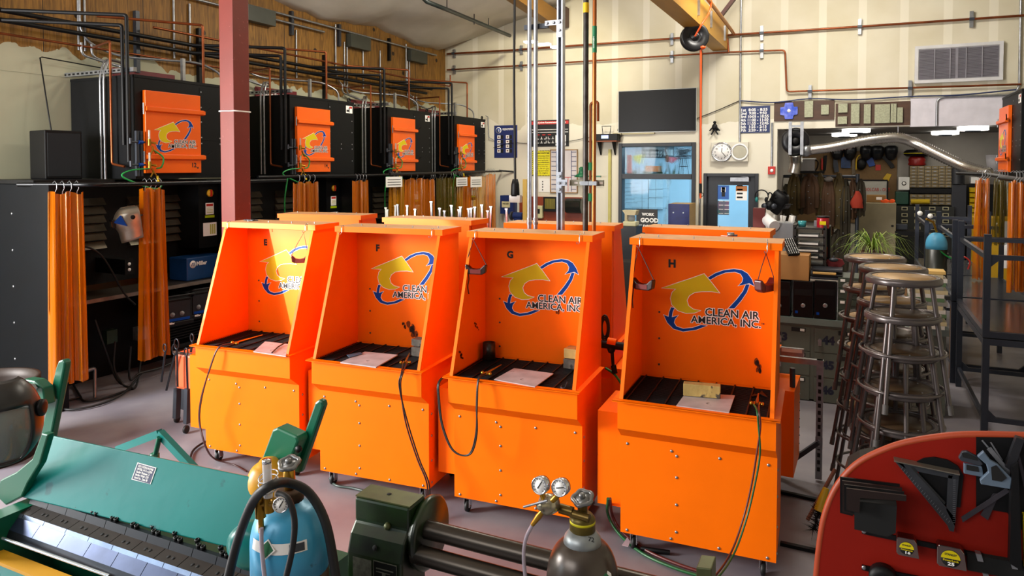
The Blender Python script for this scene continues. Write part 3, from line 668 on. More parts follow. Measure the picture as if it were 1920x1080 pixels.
# ================= pipes and conduits on the left wall =================
def pipe(pts, r, m, nm, lab, cat='pipe', br=.06, **k): return MB().tube(bend(pts, br, 4), r, 8).build(nm, m, label=lab, cat=cat, **k)
pipe([(-7.86, -2, 3.89), (-7.86, 12.6, 3.89)], .026, M_BLACK, 'black_pipe', 'upper of the two long black pipes along the plywood wall')
pipe([(-7.86, -2, 3.79), (-7.86, 12.4, 3.79)], .026, M_BLACK, 'black_pipe', 'lower of the two long black pipes along the plywood wall')
pipe([(-7.9, -2, 3.66), (-7.9, 12.2, 3.66)], .014, M_COPPER, 'copper_pipe', 'long thin copper pipe along the lower edge of the plywood')
pipe([(-7.8, 6.1, 4.01), (-7.8, 13.0, 4.01), (-7.8, 13.25, 4.01), (-7.8, 13.25, 4.25)], .016, M_COPPER, 'copper_pipe', 'long copper pipe above the black pipes, starting left of the red column')
for i, (ya, yb, num, _) in enumerate(UN):
    w_ = ['over the nearest extractor', 'over the second extractor', 'over the third extractor', 'over the farthest extractor'][i]; y = ya-.04; s_ = ya-.06
    # perforated strut across the end face
    t = thing('strut_channel', 'perforated galvanized strut across the end top of the extractor, '+w_, 'strut', (WX+.05, y, UZ1+.02), 0, 'struts on the extractor ends')
    b = MB(); b.box((-.1, -.02, 0), (1.1, .02, .045)); b.build('channel', M_GALV, t)
    b = MB()
    for k in range(15): b.box((-.05+.075*k, -.0215, .013), (-.01+.075*k, -.0195, .032))
    b.build('slots', M_BLACK, t); t.children[1]['kind'] = 'stuff'
    for k, (xx, zz, xo) in enumerate(((-6.93, 3.89, 'outer'), (-7.0, 3.79, 'inner'))):
        pipe([(-7.86, y-.75, zz), (xx, y-.03-.002*k, zz), (xx, y-.03-.002*k, 2.35+.18*k)], .02, M_BLACK, 'drop_pipe', f'{xo} black drop pipe {w_}, coming off the wall pipes', br=.03)
    pipe([(-7.88, y+.25, 3.66), (-7.2, y-.03, 3.64), (-7.2, y-.03, 2.33), (-7.0, y-.03, 2.30)], .013, M_COPPER, 'drop_pipe', f'thin copper drop pipe {w_}', br=.03)
    for k, xx in enumerate((-7.37, -7.31)):
        pipe([(-7.9, y+.12+.12*k, 3.7), (-7.9, y+.12+.12*k, 3.56), (-7.86, y+.62, 3.47), (-7.62, y+.4, 3.50), (xx-.03, y+.05, 3.47), (xx, y-.03, 3.3), (xx, y-.03, 2.15 if i == 0 else 2.2)], .014, M_GALV, 'conduit', ('left' if k == 0 else 'right')+f' of the paired grey conduits bending down {w_}', 'conduit', br=.2)
    yc = yb-.35
    pipe([(-7.8, yc-.9, 4.01), (-7.15, yc, 4.01), (-7.15, yc, UZ1)], .016, M_COPPER, 'drop_pipe', f'copper pipe dropping into the roof {w_}', br=.03)
    pipe([(-7.95, yc-1.0, 4.7), (-7.95, yc-1.0, 3.75), (-7.9, yc-.6, 3.6), (-7.3, yc+.1, 3.58), (-7.15, yc+.28, 3.45), (-7.15, yc+.28, UZ1)], .014, M_GALV, 'conduit', f'grey conduit curving down from the wall {w_}', 'conduit', br=.25)
    b = MB(); b.box((WX+.03, yc-.6, UZ1+.03), (WX+.05, yc+.25, UZ1+.2)); sgn = b.build('wall_sign', mat('maroon_sign', '#6e1420', .5), label=f'maroon sign with white lettering on the wall {w_}', cat='sign', group='maroon signs')
    if i in (1, 2): MB().text('Welding Positions', (WX+.051, yc-.55, UZ1+.08), Y_, Z_, .06, off=.03).build('lettering', M_LWHITE, sgn, world=True)
    b = MB(); b.box((-7.4, yc-.12, UZ1), (-7.36, yc-.08, UZ1+.33)); b.build('strut_post', M_GALV, label=f'short galvanized post on the extractor roof {w_}', cat='strut', group='posts on extractor roofs')
    # regulators, valves and green hoses
    t = thing('gas_manifold', ['brass gas regulators with green hoses hanging before extractor door 12', 'brass gas regulators with green hoses hanging before extractor door 14', 'gas regulators and green hoses before the third extractor door', 'gas regulators and green hoses before the farthest extractor door'][i], 'gas regulator', (-6.86, ya+.1, 2.2), 0, 'gas manifolds')
    b = MB()
    for k in (0, .05): b.box((-.03, -.13+k, .0), (.0, -.105+k, .48))
    b.build('mounting_strut', M_GREYST, t)
    for zz in (.12, .36):
        b = MB(); b.cyl((0, -.2, zz), (0, -.03, zz), .011, 8); b.cyl((0, -.2, zz-.02), (0, -.2, zz+.04), .013, 8); b.build('inlet_pipe', M_GREYST, t)
        b = MB(); b.cyl((.005, -.11, zz), (.005, -.06, zz), .019, 8); b.build('blue_valve', M_BLUEP if i == 0 else M_DARK, t)
        b = MB(); b.cyl((.03, .0, zz-.035), (.03, .0, zz+.035), .018, 10); b.cyl((.03, .02, zz), (.06, .06, zz-.01), .012, 8); b.cyl((.03, .03, zz-.04), (.03, .05, zz-.09), .011, 8); b.tube([(.03, .04, zz-.08), (.03, .01, zz-.13)], .009, 7); b.tube([(.03, .05, zz-.08), (.03, .08, zz-.12)], .009, 7); b.build('regulator', M_BRASS, t)
        b = MB(); b.cyl((.03, 0, zz+.035), (.03, 0, zz+.13), .011, 10); b.build('flow_tube', mat('clear_tube', '#c9c6b5', .1, alpha=.6), t)
    gm = mat('green_hose', '#0f8a3c', .4)
    MB().tube(smooth([(.03, .05, .28), (.05, .15, .2), (.05, .13, .1), (.03, .08, .08)]), .009, 6).build('green_hose', gm, t)
    MB().tube(smooth([(.03, 0, .08), (0, -.2, .06), (.0, -.3, .0), (.05, -.1, -.1), (.08, .05, -.14), (.08, .12, -.08)]), .009, 6).build('green_hose', gm, t)
    MB().tube(smooth([(.03, .09, -.0), (.04, .1, -.08)]), .012, 6).build('yellow_fitting', mat('yellow_fitting', '#e6c51a', .4), t)
    if i: MB().tube(smooth([(.03, -.25, -.05), (.02, -.3, -.4), (.02, -.26, -.9)]), .01, 6).build('green_hose', gm, t)
# conduits and grey trunking high on the plywood
pipe([(-7.93, 5.5, 4.63), (-7.93, 12.9, 4.63)], .018, M_GALV, 'conduit', 'upper of the two long conduits just below the ceiling', 'conduit')
pipe([(-7.93, 5.5, 4.52), (-7.93, 9.4, 4.52)], .018, M_GALV, 'conduit', 'lower of the two long conduits just below the ceiling', 'conduit')
def boxpx(ua, ub, lab, z0, z1):
    ya, yb = P(ua, 50, X=WX+.1).y, P(ub, 50, X=WX+.1).y
    MB().box((WX+.015, ya, z0), (WX+.14, yb, z1)).build('junction_trunking', mat('grey_enamel', '#42453c', .5), bevel=.004, label=lab, cat='electrical box', group='grey trunking boxes')
boxpx(462, 514, 'grey electrical box high on the plywood, right of the red column', 4.40, 4.62); boxpx(655, 692, 'grey electrical box in the middle of the plywood', 4.37, 4.6); boxpx(768, 798, 'greenish electrical box near the back corner of the plywood', 4.38, 4.6)
for i, (u, y2) in enumerate(((148, 0), (160, 0), (327, 1), (357, 1), (556, 1), (646, 1), (651, 1), (681, 1), (713, 1), (764, 1), (768, 1))):
    y = P(u, 80, X=-7.96).y; zlo = 3.62 if i < 2 else 3.70
    ztop = 5.0 if i < 2 else 4.66 if i == 2 else 4.45
    MB().tube([(-7.965, y, ztop), (-7.965, y, zlo)], .014, 8).build('conduit', M_GALV, label=f'vertical grey conduit on the plywood, {["left one of the pair at the far left", "right one of the pair at the far left", "just left of the red column", "by the red column", "above extractor 14, right side", "left one of the pair left of the third extractor", "right one of the pair left of the third extractor", "below the middle grey box", "above the third extractor", "left one of the pair under the last grey box", "right one of the pair under the last grey box"][i]}', cat='conduit')
for i, u in enumerate((256, 373, 547, 608, 636, 730)):
    y = P(u, 60, X=-7.95).y; z0 = [3.45, 3.4, 4.35, 3.4, 4.35, 4.3][i]
    MB().box((-7.985, y-.02, z0), (-7.93, y+.03, z0+.75 if z0 < 4 else 4.72)).build('wall_strut', M_DARK if i % 2 else M_GREYST, label='dark strut screwed upright to the plywood, '+['above extractor 12', 'right end of extractor 12', 'below the ceiling above extractor 14', 'between extractors 14 and 15', 'below the ceiling beside the middle grey box', 'below the ceiling before the last grey box'][i], cat='strut')
MB().tube([P(77, 108, X=-7.9), P(75, 108, X=-7.9), P(92, 220, X=-7.7), P(97, 250, X=-7.7)], .007, 6).build('speaker_wire', M_BLACK, label='thin black wire running down the wall to the loudspeaker', cat='wire')
MB().tube([P(78, 107, X=-7.9), P(205, 130, X=-7.9)], .007, 6).build('speaker_wire', M_BLACK, label='thin black wire running across the wall to the strut', cat='wire')
# ================= back wall =================
def wbox(b, u0, v0, u1, v1, d0=.0, d1=.02, Y=WY):
    """a box on the back wall between two pixels' points"""
    a, c = P(u0, v0, Y=Y), P(u1, v1, Y=Y); um = (u0+u1)/2
    top, bot = P(um, v0, Y=Y).z, P(um, v1, Y=Y).z
    return b.box((a.x, Y-d1, bot), (c.x, Y-d0, top)), (a.x, c.x, bot, top)
def panel(name, u0, v0, u1, v1, m, lab, cat, d=.02, bevel=0, Y=WY, **k):
    b = MB(); _, r = wbox(b, u0, v0, u1, v1, 0, d, Y); return b.build(name, m, label=lab, cat=cat, bevel=bevel, **k), r
def wtext(b, s, x, z, h, Y=WY, d=.025, **k): return b.text(s, (x, Y-d, z), X_, Z_, h, **k)
# television
t, r = panel('television', 1162, 169, 1306, 247, M_BLACK, 'large black flat television on the back wall above the office window', 'television', .07, .006)
MB().box((r[0]+.02, WY-.073, r[2]+.025), (r[1]-.02, WY-.070, r[3]-.02)).build('screen', mat('tv_screen', '#0c0908', .35, 0, .3, 1, spec=.15), t, world=True)
MB().box((r[0]-.008, WY-.06, r[2]-.008), (r[1]+.008, WY-.045, r[3]+.008)).build('rear_bezel', mat('bezel_grey', '#9a9a94', .3, .5), t, world=True)
MB().box((r[0]+.4, WY-.045, r[2]+.2), (r[1]-.4, WY, r[3]-.2)).build('wall_mount', M_BLACK, t, world=True)
b = MB(); wbox(b, 1150, 248.5, 1228, 252, 0, .05); b.build('cable_tray', mat('tray_beige', '#b9ae8a', .6), label='pale horizontal cable cover below the television', cat='cable cover')
# router shelf
t = thing('wall_shelf', 'small reddish wall shelf holding a black radio left of the television', 'shelf', P(1142, 268, Y=WY))
b = MB(); a, c = P(1105, 267, Y=WY), P(1163, 267, Y=WY); b.box((a.x, WY-.25, a.z), (c.x, WY, a.z+.02)); b.build('board', mat('red_wood', '#8a4a2c', .6), t, world=True)
for u in (1124, 1151):
    q = P(u, 268, Y=WY-.1); MB().prism([(q.x-.01, WY, a.z), (q.x-.01, WY-.2, a.z), (q.x-.01, WY-.02, a.z-.25), (q.x-.01, WY, a.z-.25)], (.02, 0, 0)).build('bracket', M_BLACK, t, world=True)
t = thing('radio', 'black radio with blue display on the small wall shelf', 'radio', (P(1138, 250, Y=WY-.12).x, WY-.12, a.z+.021))
b = MB(); b.box((-.24, -.1, 0), (.24, .1, .13)); b.build('body', M_BLACK, t, bevel=.01)
b = MB(); b.box((-.08, -.102, .04), (.06, -.1, .10)); b.build('display', mat('blue_display', '#8fa8ff', .2, emit=1.2), t)
b = MB(); b.tube([(-.08, 0, .13), (-.1, 0, .28), (.08, 0, .28), (.06, 0, .13)], .008, 6); b.build('antenna_loop', M_BLACK, t)
MB().tube(smooth([P(1160, 262, Y=WY-.1), P(1166, 252, Y=WY-.05), P(1158, 244, Y=WY-.05), P(1166, 236, Y=WY-.05)]), .006, 6).build('power_wire', M_BLACK, label='thin black wire curling between radio and television', cat='wire')
# clock and speaker box
cb, r = panel('clock_box', 1335, 267, 1404, 303, mat('cream_enamel', '#cfcaba', .5), 'cream wall box carrying a round clock and a round speaker', 'clock', .09, .005)
q = P(1353.5, 285, Y=WY-.09); c = MB(); c.lathe([(.175, 0), (.175, .03), (.155, .035), (.155, .02), (0, .02)], q, (0, -1, 0), 28); c.build('clock_rim', M_CHROME, cb, world=True)
c = MB(); c.lathe([(.155, .018), (.155, .022)], q, (0, -1, 0), 28); c.m = 1
for k in range(12):
    a = k*math.pi/6; p0 = q+Vector((.115*math.sin(a), -.024, .115*math.cos(a))); c.text(str(12 if k == 0 else k), p0-Vector((.012 if k else .02, 0, .014)), X_, Z_, .028, off=.02)
for a, L, w_ in ((R(5), .07, .012), (R(138), .115, .009)): c.bar(q+Vector((0, -.027, 0)), q+Vector((L*math.sin(a), -.027, L*math.cos(a))), w_, .003, up=(0, 1, 0))
c.build('clock_face', [M_LWHITE, M_LBLACK], cb, world=True)
q = P(1387, 285, Y=WY-.09); c = MB(); c.lathe([(.15, 0), (.15, .02), (.125, .025), (.125, .01), (0, .01)], q, (0, -1, 0), 28); c.build('speaker_ring', M_LWHITE, cb, world=True)
c = MB(); c.lathe([(.124, .008), (.1, .016), (0, .018)], q, (0, -1, 0), 24); c.build('speaker_grille', mat('grille_beige', '#b9b5a2', .7, bump=.4, bscale=200), cb, world=True)
# fire alarm
t, r = panel('fire_alarm', 1440.5, 312, 1454, 327, MATS['red_print'], 'red fire alarm box with white mark on the wall by the opening', 'fire alarm', .06, .006)
q = P(1447, 320, Y=WY-.065); c = MB(); c.lathe([(.03, 0), (.03, .004)], q, (0, -1, 0), 8); c.build('alarm_mark', M_LWHITE, t, world=True)
# bell schedule sign
t, r = panel('schedule_sign', 1386, 199, 1443.5, 249, mat('navy_sign', '#14285c', .5, var=.05), 'navy sign listing the bell times in white, right of the television', 'sign', .02)
b = MB(); rows = ('1st  8:05 - 8:55', '2nd  9:00 - 9:50', '3rd 10:05 - 10:55', '4th 11:00 - 11:50', '5th 11:55 - 12:45', '6th  1:25 - 2:15', '7th  2:20 - 3:10'); H = r[3]-r[2]
for i, s in enumerate(rows): wtext(b, s, r[0]+.03, r[3]-H*(.10+.127*(i+.35))-.02, .048, off=.025, width=(r[1]-r[0])*(.9 if i in (2, 3, 4) else .84))
b.build('lettering', M_LWHITE, t, world=True)
# small hanging figure
q = P(1340, 240, Y=WY-.08); b = MB(); b.ball(q+Vector((0, 0, .02)), .05, 10, (1, .5, 1.2)); b.ball(q+Vector((0, 0, .1)), .03, 8)
for s in (-1, 1): b.tube([q+Vector((0, 0, .05)), q+Vector((s*.09, 0, -.05))], .014, 6); b.tube([q+Vector((0, 0, -.02)), q+Vector((s*.06, 0, -.12))], .014, 6)
b.box(q-Vector((.05, -.08, .05)), q+Vector((.05, .08, .0))); b.build('wall_ornament', M_BLACK, label='small black metal ornament on the wall above the clock box', cat='ornament')
# posters
t, r = panel('welding_poster', 927, 235, 970, 296, mat('poster_blue', '#1b2b66', .5, var=.1), 'blue poster of welding positions with small photos, in the back left corner', 'poster', .006)
b = MB(); W_ = r[1]-r[0]; H = r[3]-r[2]; b.lathe([(.065, .007), (.065, .009)], (r[0]+.1, WY, r[3]-.1), (0, -1, 0), 18); b.m = 2; b.lathe([(.05, .009), (.05, .010)], (r[0]+.1, WY, r[3]-.1), (0, -1, 0), 18); b.m = 0
wtext(b, 'B', r[0]+.08, r[3]-.13, .06, d=.011); wtext(b, 'WELDING POSITIONS', r[0]+.19, r[3]-.1, .04, d=.008, off=.03, width=W_*.5)
for k in range(8):
    x = r[0]+.07+.20*(k//4)*1.0; z = r[3]-.24-.095*(k % 4); b.m = 0; b.box((x, WY-.009, z-.035), (x+.075, WY-.006, z+.035)); b.m = 3; b.box((x+.018, WY-.011, z-.012), (x+.055, WY-.009, z+.012)); b.m = 1; b.box((x+.08, WY-.009, z-.04), (x+.14, WY-.006, z+.035))
b.build('poster_print', [M_LWHITE, M_LBLACK, M_BLUEP, mat('brown_print', '#6a3b1c', .6)], t, world=True)
t, r = panel('welding_chart', 996, 225, 1067, 275, M_LBLACK, 'black and red welding chart poster with white weld symbols behind the grey conduits', 'poster', .006)
b = MB(); W_ = r[1]-r[0]; H = r[3]-r[2]; b.m = 1; b.box((r[0]+.01, WY-.008, r[3]-H*.16), (r[1]-.01, WY-.006, r[3]-.02)); b.m = 0; wtext(b, 'Weld Joints Recommended Sheets', r[0]+.06, r[3]-H*.12, .035, d=.009, off=.03, width=W_*.85)
for z in (.36, .46): b.box((r[0]+.02, WY-.008, r[2]+H*(1-z)-.005), (r[1]-.02, WY-.006, r[2]+H*(1-z)+.006))
for j, z in enumerate((.72, .87)):
    for k in range(6): x = r[0]+W_*(.15+.1*k); b.box((x, WY-.008, r[2]+H*(1-z)), (x+W_*.06, WY-.006, r[2]+H*(1-z)+.012)); b.box((x+.02*(k % 3), WY-.008, r[2]+H*(1-z)), (x+.012+.02*(k % 3), WY-.006, r[2]+H*(1-z)+.05))
b.box((r[1]-W_*.35, WY-.009, r[2]+.02), (r[1]-W_*.08, WY-.006, r[2]+H*.42)); b.m = 1
for x in (.15, .3, .45): b.box((r[0]+W_*x, WY-.008, r[2]+H*.43), (r[0]+W_*(x+.08), WY-.006, r[2]+H*.47))
b.build('poster_print', [M_LWHITE, MATS['red_print']], t, world=True)
t, r = panel('safety_notice', 998, 282, 1033, 330, mat('notice_yellow', '#e9de12', .5, var=.03), 'bright yellow notice with black lettering and striped border', 'notice', .006)
b = MB(); W_ = r[1]-r[0]; H = r[3]-r[2]; wtext(b, 'WE ONLY WASTE TIME', r[0]+.05, r[3]-.07, .028, d=.008, off=.04, width=W_*.8)
for k in range(9): wtext(b, ['Put tools away when', 'you are done with them', 'Clean your work area', 'Wear your safety glasses', 'Ask before you use it', 'Sweep up every day', 'Turn off the gas', 'Hang up your hoses', 'Do it right'][k], r[0]+.05, r[3]-.12-.043*k, .02, d=.008, off=.02, width=W_*(.78-.03*(k % 3)))
for k in range(12):
    z = r[2]+H*k/12; b.add([(r[0], WY-.008, z), (r[0]+.02, WY-.008, z+.02), (r[0]+.02, WY-.008, z+.04), (r[0], WY-.008, z+.02)], [(0, 1, 2, 3)]); b.add([(r[1]-.02, WY-.008, z), (r[1], WY-.008, z+.02), (r[1], WY-.008, z+.04), (r[1]-.02, WY-.008, z+.02)], [(0, 1, 2, 3)])
    x = r[0]+W_*k/12; b.add([(x, WY-.008, r[3]-.02), (x+.016, WY-.008, r[3]-.02), (x+.03, WY-.008, r[3]), (x+.014, WY-.008, r[3])], [(0, 1, 2, 3)]); b.add([(x, WY-.008, r[2]), (x+.016, WY-.008, r[2]), (x+.03, WY-.008, r[2]+.02), (x+.014, WY-.008, r[2]+.02)], [(0, 1, 2, 3)])
b.build('poster_print', M_LBLACK, t, world=True)
t, r = panel('paper_notice', 1010, 335, 1032, 360, M_LWHITE, 'white sheet with small dark drawings below the yellow notice', 'notice', .005)
b = MB()
for k in range(4): b.box((r[0]+.08, WY-.007, r[2]+.03+.055*k), (r[0]+.1, WY-.005, r[2]+.06+.055*k))
b.build('poster_print', M_LBLACK, t, world=True)
t, r = panel('planning_board', 1033, 281, 1083, 361, mat('board_white', '#d9d2d2', .4), 'wood framed planning board with rows of boxes down both sides', 'board', .02)
b = MB(); W_ = r[1]-r[0]; H = r[3]-r[2]
for a, c_ in (((r[0]-.01, r[2]-.01), (r[1]+.01, r[2]+.01)), ((r[0]-.01, r[3]-.01), (r[1]+.01, r[3]+.01)), ((r[0]-.01, r[2]), (r[0]+.01, r[3])), ((r[1]-.01, r[2]), (r[1]+.01, r[3]))): b.box((a[0], WY-.03, a[1]), (c_[0], WY-.018, c_[1]))
b.build('frame', mat('oak', '#a27c4a', .6), t, world=True)
b = MB()
for k in range(9):
    z = r[3]-.04-.092*k
    for x in (r[0]+.02, r[1]-.12): b.box((x, WY-.022, z-.012), (x+.1, WY-.020, z))
for x in (r[0]+.12, r[1]-.13): b.box((x, WY-.022, r[2]+.02), (x+.012, WY-.020, r[3]-.02))
b.m = 1; b.box((r[0]+.13, WY-.022, r[2]+.3), (r[1]-.13, WY-.020, r[2]+.312)); b.box((r[1]-.2, WY-.022, r[2]+.02), (r[1]-.19, WY-.020, r[2]+.3)); b.build('poster_print', [MATS['navy_sign'], MATS['red_print']], t, world=True)
# rust-red splash board with towel dispensers
t, r = panel('splash_board', 975, 369, 1092, 430, mat('rust_board', '#8a3512', .5, var=.15), 'rust red board behind the dispensers on the back wall', 'board', .03)
q = P(1080, 386, Y=WY); b = MB(); b.prism([(q.x-.17, WY-.03, q.z-.15), (q.x-.17, WY-.16, q.z-.13), (q.x-.17, WY-.24, q.z-.02), (q.x-.17, WY-.22, q.z+.10), (q.x-.17, WY-.14, q.z+.15), (q.x-.17, WY-.03, q.z+.15)], (.34, 0, 0)); b.build('towel_dispenser', mat('dark_green_black', '#141a14', .15), bevel=.02, label='glossy black paper towel dispenser on the rust red board', cat='dispenser')
t = thing('wall_box', 'dark wall box with a yellow striped window on the rust red board', 'box', P(1034, 394, Y=WY-.03)); b = MB(); wbox(b, 1023, 369, 1049, 396, .031, .12); b.build('body', M_BLACK, t, world=True)
b = MB(); b.m = 0; _, r2 = wbox(b, 1026, 372, 1045, 391, .12, .122); b.build('window', mat('olive_stripes', '#7a6f1c', .4, var=.5, scale=9, stretch=(12, 1, .3)), t, world=True)
t = thing('soap_dispenser', 'cream soap dispenser on the rust red board', 'dispenser', P(1014, 408, Y=WY-.03)); b = MB(); wbox(b, 1008, 385, 1021, 409, .031, .13); b.build('body', mat('cream_plastic', '#d2cda0', .4), t, world=True, bevel=.02)
b = MB(); wbox(b, 1012, 391, 1017, 400, .13, .134); b.build('level_window', M_LBLACK, t, world=True)
MB().box((P(980, 400, Y=WY-.5).x, WY-.5, 0), (P(987.5, 400, Y=WY-.5).x, WY-.46, P(984, 336, Y=WY-.5).z)).build('wooden_stud', mat('pine', '#d6b25c', .6, stretch=(1, 1, .15)), label='pale pine stud standing upright left of the grey conduits', cat='stud')
# blue first aid / grinder
t, r = panel('blue_wall_box', 946, 366, 970, 400, mat('deep_blue', '#152f6a', .4), 'dark blue wall box with a cream label at the curtain end', 'box', .2)
b = MB(); _, r2 = wbox(b, 949, 377, 964, 388, .2, .203); b.m = 1; wtext(b, 'WORK SAFELY', r2[0]+.02, (r2[2]+r2[3])/2, .03, d=.205, off=.03, width=(r2[1]-r2[0])*.8); b.build('label_plate', [mat('cream_plate', '#d6d0a4', .5), M_LBLACK], t, world=True)
q = P(972, 405, Y=WY-.35); t = thing('bench_grinder', 'blue bench grinder below the dark blue wall box', 'grinder', q-Vector((0, 0, .1)))
b = MB(); b.cyl(q+Vector((-.1, 0, 0)), q+Vector((.1, 0, 0)), .075, 16); b.box(q+Vector((-.07, -.06, -.1)), q+Vector((.07, .06, 0))); b.box(q+Vector((-.05, 0, -.13)), q+Vector((.05, .35, -.1))); b.build('motor', MATS['deep_blue'], t, world=True)
for s in (-1, 1): b = MB(); b.lathe([(.05, -.015), (.09, -.012), (.09, .012), (.05, .015)], q+Vector((s*.15, 0, 0)), (1, 0, 0), 18); b.build('wheel_guard', M_GREYST, t, world=True)
MB().lathe([(.05, 0), (.05, .12), (.02, .18), (.02, .22)], P(963, 366, Y=WY-.15), (0, 0, 1), 12).build('spray_bottle', M_WHITE, label='white bottle standing on the dark blue wall box', cat='bottle')
MB().box(P(945, 420, Y=WY-.1), P(945, 420, Y=WY-.1)+Vector((.16, .08, .2))).build('outlet_box', M_WHITE, label='white outlet box low on the wall beside the curtains', cat='outlet')
# pale yellow corner batten
b = MB(); wbox(b, 1142, 280, 1146, 430, 0, .05); b.build('batten', mat('cream_yellow', '#c3b96a', .6), label='narrow cream yellow batten running down the wall left of the window', cat='batten')
# vertical surface conduits on the back wall
for u, v0, v1, lab in ((1387, -60, 268, 'tall grey conduit running down to the clock box'), (1311.5, 95, 440, 'grey conduit running down between television and clock box'), (1447, 230, 312, 'thin grey conduit down to the fire alarm')):
    a, c = P(u, v0, Y=WY-.03), P(u, v1, Y=WY-.03); MB().cyl((c.x, WY-.03, a.z), (c.x, WY-.03, c.z), .018, 8).build('conduit', M_GALV, label=lab, cat='conduit')
MB().tube([P(1307, 222, Y=WY-.03), P(1350, 205, Y=WY-.04), P(1386, 189, Y=WY-.03)], .008, 6).build('wire', M_BLACK, label='thin black wire rising from the television to the tall conduit', cat='wire')
MB().tube(smooth([P(1388, 189, Y=WY-.04), P(1450, 192, Y=WY-.05), P(1520, 185, Y=WY-.04), P(1600, 187, Y=WY-.05), P(1706, 181, Y=WY-.04), P(1800, 178, Y=WY-.05), P(1905, 168, Y=WY-.05)]), .012, 6).build('blue_cable', mat('blue_cable', '#1e2c55', .5), label='dark blue cable strung along the wall above the sample boards', cat='cable')
MB().tube(smooth([P(925, 277, Y=WY-.03), P(960, 268, Y=WY-.03), P(1030, 270, Y=WY-.03), P(1105, 258, Y=WY-.03)]), .006, 6).build('wire', M_DARK, label='thin wire sagging across the wall behind the posters', cat='wire')
MB().tube(bend([P(910, 217, Y=WY-.1), P(915, 219, Y=WY-.05), P(917, 258, Y=WY-.05), P(927, 263, Y=WY-.03)], .02), .008, 6).build('wire', M_GALV, label='thin grey wire from the farthest extractor to the blue poster', cat='wire')
# copper pipes along the back wall
def cp(pts, lab, r=.016, d=.07): return MB().tube(bend([P(u, v, Y=WY-d) for u, v in pts], .06, 5), r, 8).build('copper_pipe', M_COPPER, label=lab, cat='pipe')
cp(((838, 101), (960, 94), (1265, 72), (1362, 66), (1610, 50), (1920, 29)), 'upper copper pipe running the whole length of the back wall', .019)
cp(((838, 131), (960, 124), (1265, 104), (1362, 98), (1472, 94), (1475, 172), (1915, 158)), 'lower copper pipe along the back wall with a step down by the sample boards')
for i, (u, v, dz) in enumerate(((853, 101, .1), (853, 131, .1), (979, 94, .1), (979, 124, .1), (1261, 74, .12), (1261, 107, .12), (1429, 63, .14), (1429, 96, .14), (1612, 51, .14), (1821, 37, .14), (1519, 172, .12), (1706, 166, .14))):
    q = P(u, v, Y=WY); b = MB(); b.box((q.x-.025, WY-.055, q.z-dz*.9), (q.x+.025, WY, q.z+dz*.9)); b.m = 1; b.box((q.x-.035, WY-.09, q.z-.02), (q.x+.035, WY-.05, q.z+.02)); b.build('pipe_clamp', [M_GALV, M_GREYST], label='galvanized clamp holding the %s copper pipe, %s' % ('upper' if i in (0, 2, 4, 6, 8, 9) else 'lower', ['in the left corner', 'in the left corner', 'behind the grey conduits', 'behind the grey conduits', 'left of the hose reel', 'left of the hose reel', 'right of the timber beam', 'right of the timber beam', 'above the long sample board', 'above the louvred vent', 'above the short sample board', 'below the louvred vent'][i]), cat='clamp', group='pipe clamps on the back wall')
# louvred vent
t, r = panel('wall_vent', 1715.5, 83, 1879, 154, mat('vent_white', '#c9c8c8', .4), 'large louvred vent with a white frame at the upper right of the back wall', 'vent', .05)
v = MB(); a = .06
v.m = 0; v.box((r[0]+a, WY-.052, r[2]+a), (r[1]-a, WY-.049, r[3]-a)); v.m = 1; n = 22
for k in range(n):
    z = r[2]+a+(r[3]-r[2]-2*a)*k/n; v.prism([(r[0]+a, WY-.052, z+.004), (r[0]+a, WY-.075, z+.001), (r[0]+a, WY-.052, z+.02)], (r[1]-r[0]-2*a, 0, 0))
for k in (1, 2, 3, 4):
    x = r[0]+a+(r[1]-r[0]-2*a)*k/5; v.box((x-.006, WY-.08, r[2]+a), (x+.006, WY-.05, r[3]-a))
v.box((r[0]+(r[1]-r[0])*.47, WY-.07, r[2]+a), (r[0]+(r[1]-r[0])*.50, WY-.05, r[3]-a)); v.build('louvres', [mat('vent_dark', '#56525a', .5), mat('vent_grey', '#8a868e', .5)], t, world=True)
for a, c_ in (((r[0]+.05, r[2]), (r[1]-.05, r[2]+.05)), ((r[0]+.05, r[3]-.05), (r[1]-.05, r[3])), ((r[0], r[2]), (r[0]+.05, r[3])), ((r[1]-.05, r[2]), (r[1], r[3]))): MB().box((a[0], WY-.07, a[1]), (c_[0], WY-.05, c_[1])).build('frame_bar', MATS['vent_white'], t, world=True)
# grey conduit from the right across
MB().tube(bend([P(1915, -40, Y=WY-.03), P(1911, 165, Y=WY-.03), P(1897, 178, Y=WY-.03), P(1770, 182, Y=WY-.03), P(1757, 187, Y=WY-.03), P(1756, 236, Y=WY-.03)], .12, 5), .018, 8).build('conduit', M_GALV, label='grey conduit bending across the wall below the louvred vent', cat='conduit')
# two boards of metal samples
M_BRD = mat('walnut_board', '#4b2f1c', .5, var=.3, stretch=(.5, 1, 3)); M_SMP = mat('weld_sample', '#a4a68a', .5, .3, .25, 40)
t, r = panel('sample_board', 1452, 189.5, 1564, 226, M_BRD, 'short dark wooden board with three weld samples, left one blue', 'display board', .03)
q = P(1479.5, 208, Y=WY-.03); b = MB(); c0 = .14
b.prism([q+Vector((x*c0, -.001, z*c0)) for x, z in ((-.45, -1), (.45, -1), (.55, -.55), (1, -.45), (1, .45), (.55, .5), (.45, 1), (-.45, 1), (-.55, .5), (-1, .45), (-1, -.45), (-.55, -.55))], (0, -.03, 0)); b.m = 1; b.lathe([(.03, 0), (.03, .003)], q+Vector((0, -.032, 0)), (0, -1, 0), 10); b.build('blue_sample', [mat('heat_blue', '#2f4bb0', .3, .5, .4, 12, col2='#6f78c8'), M_LWHITE], t, world=True)
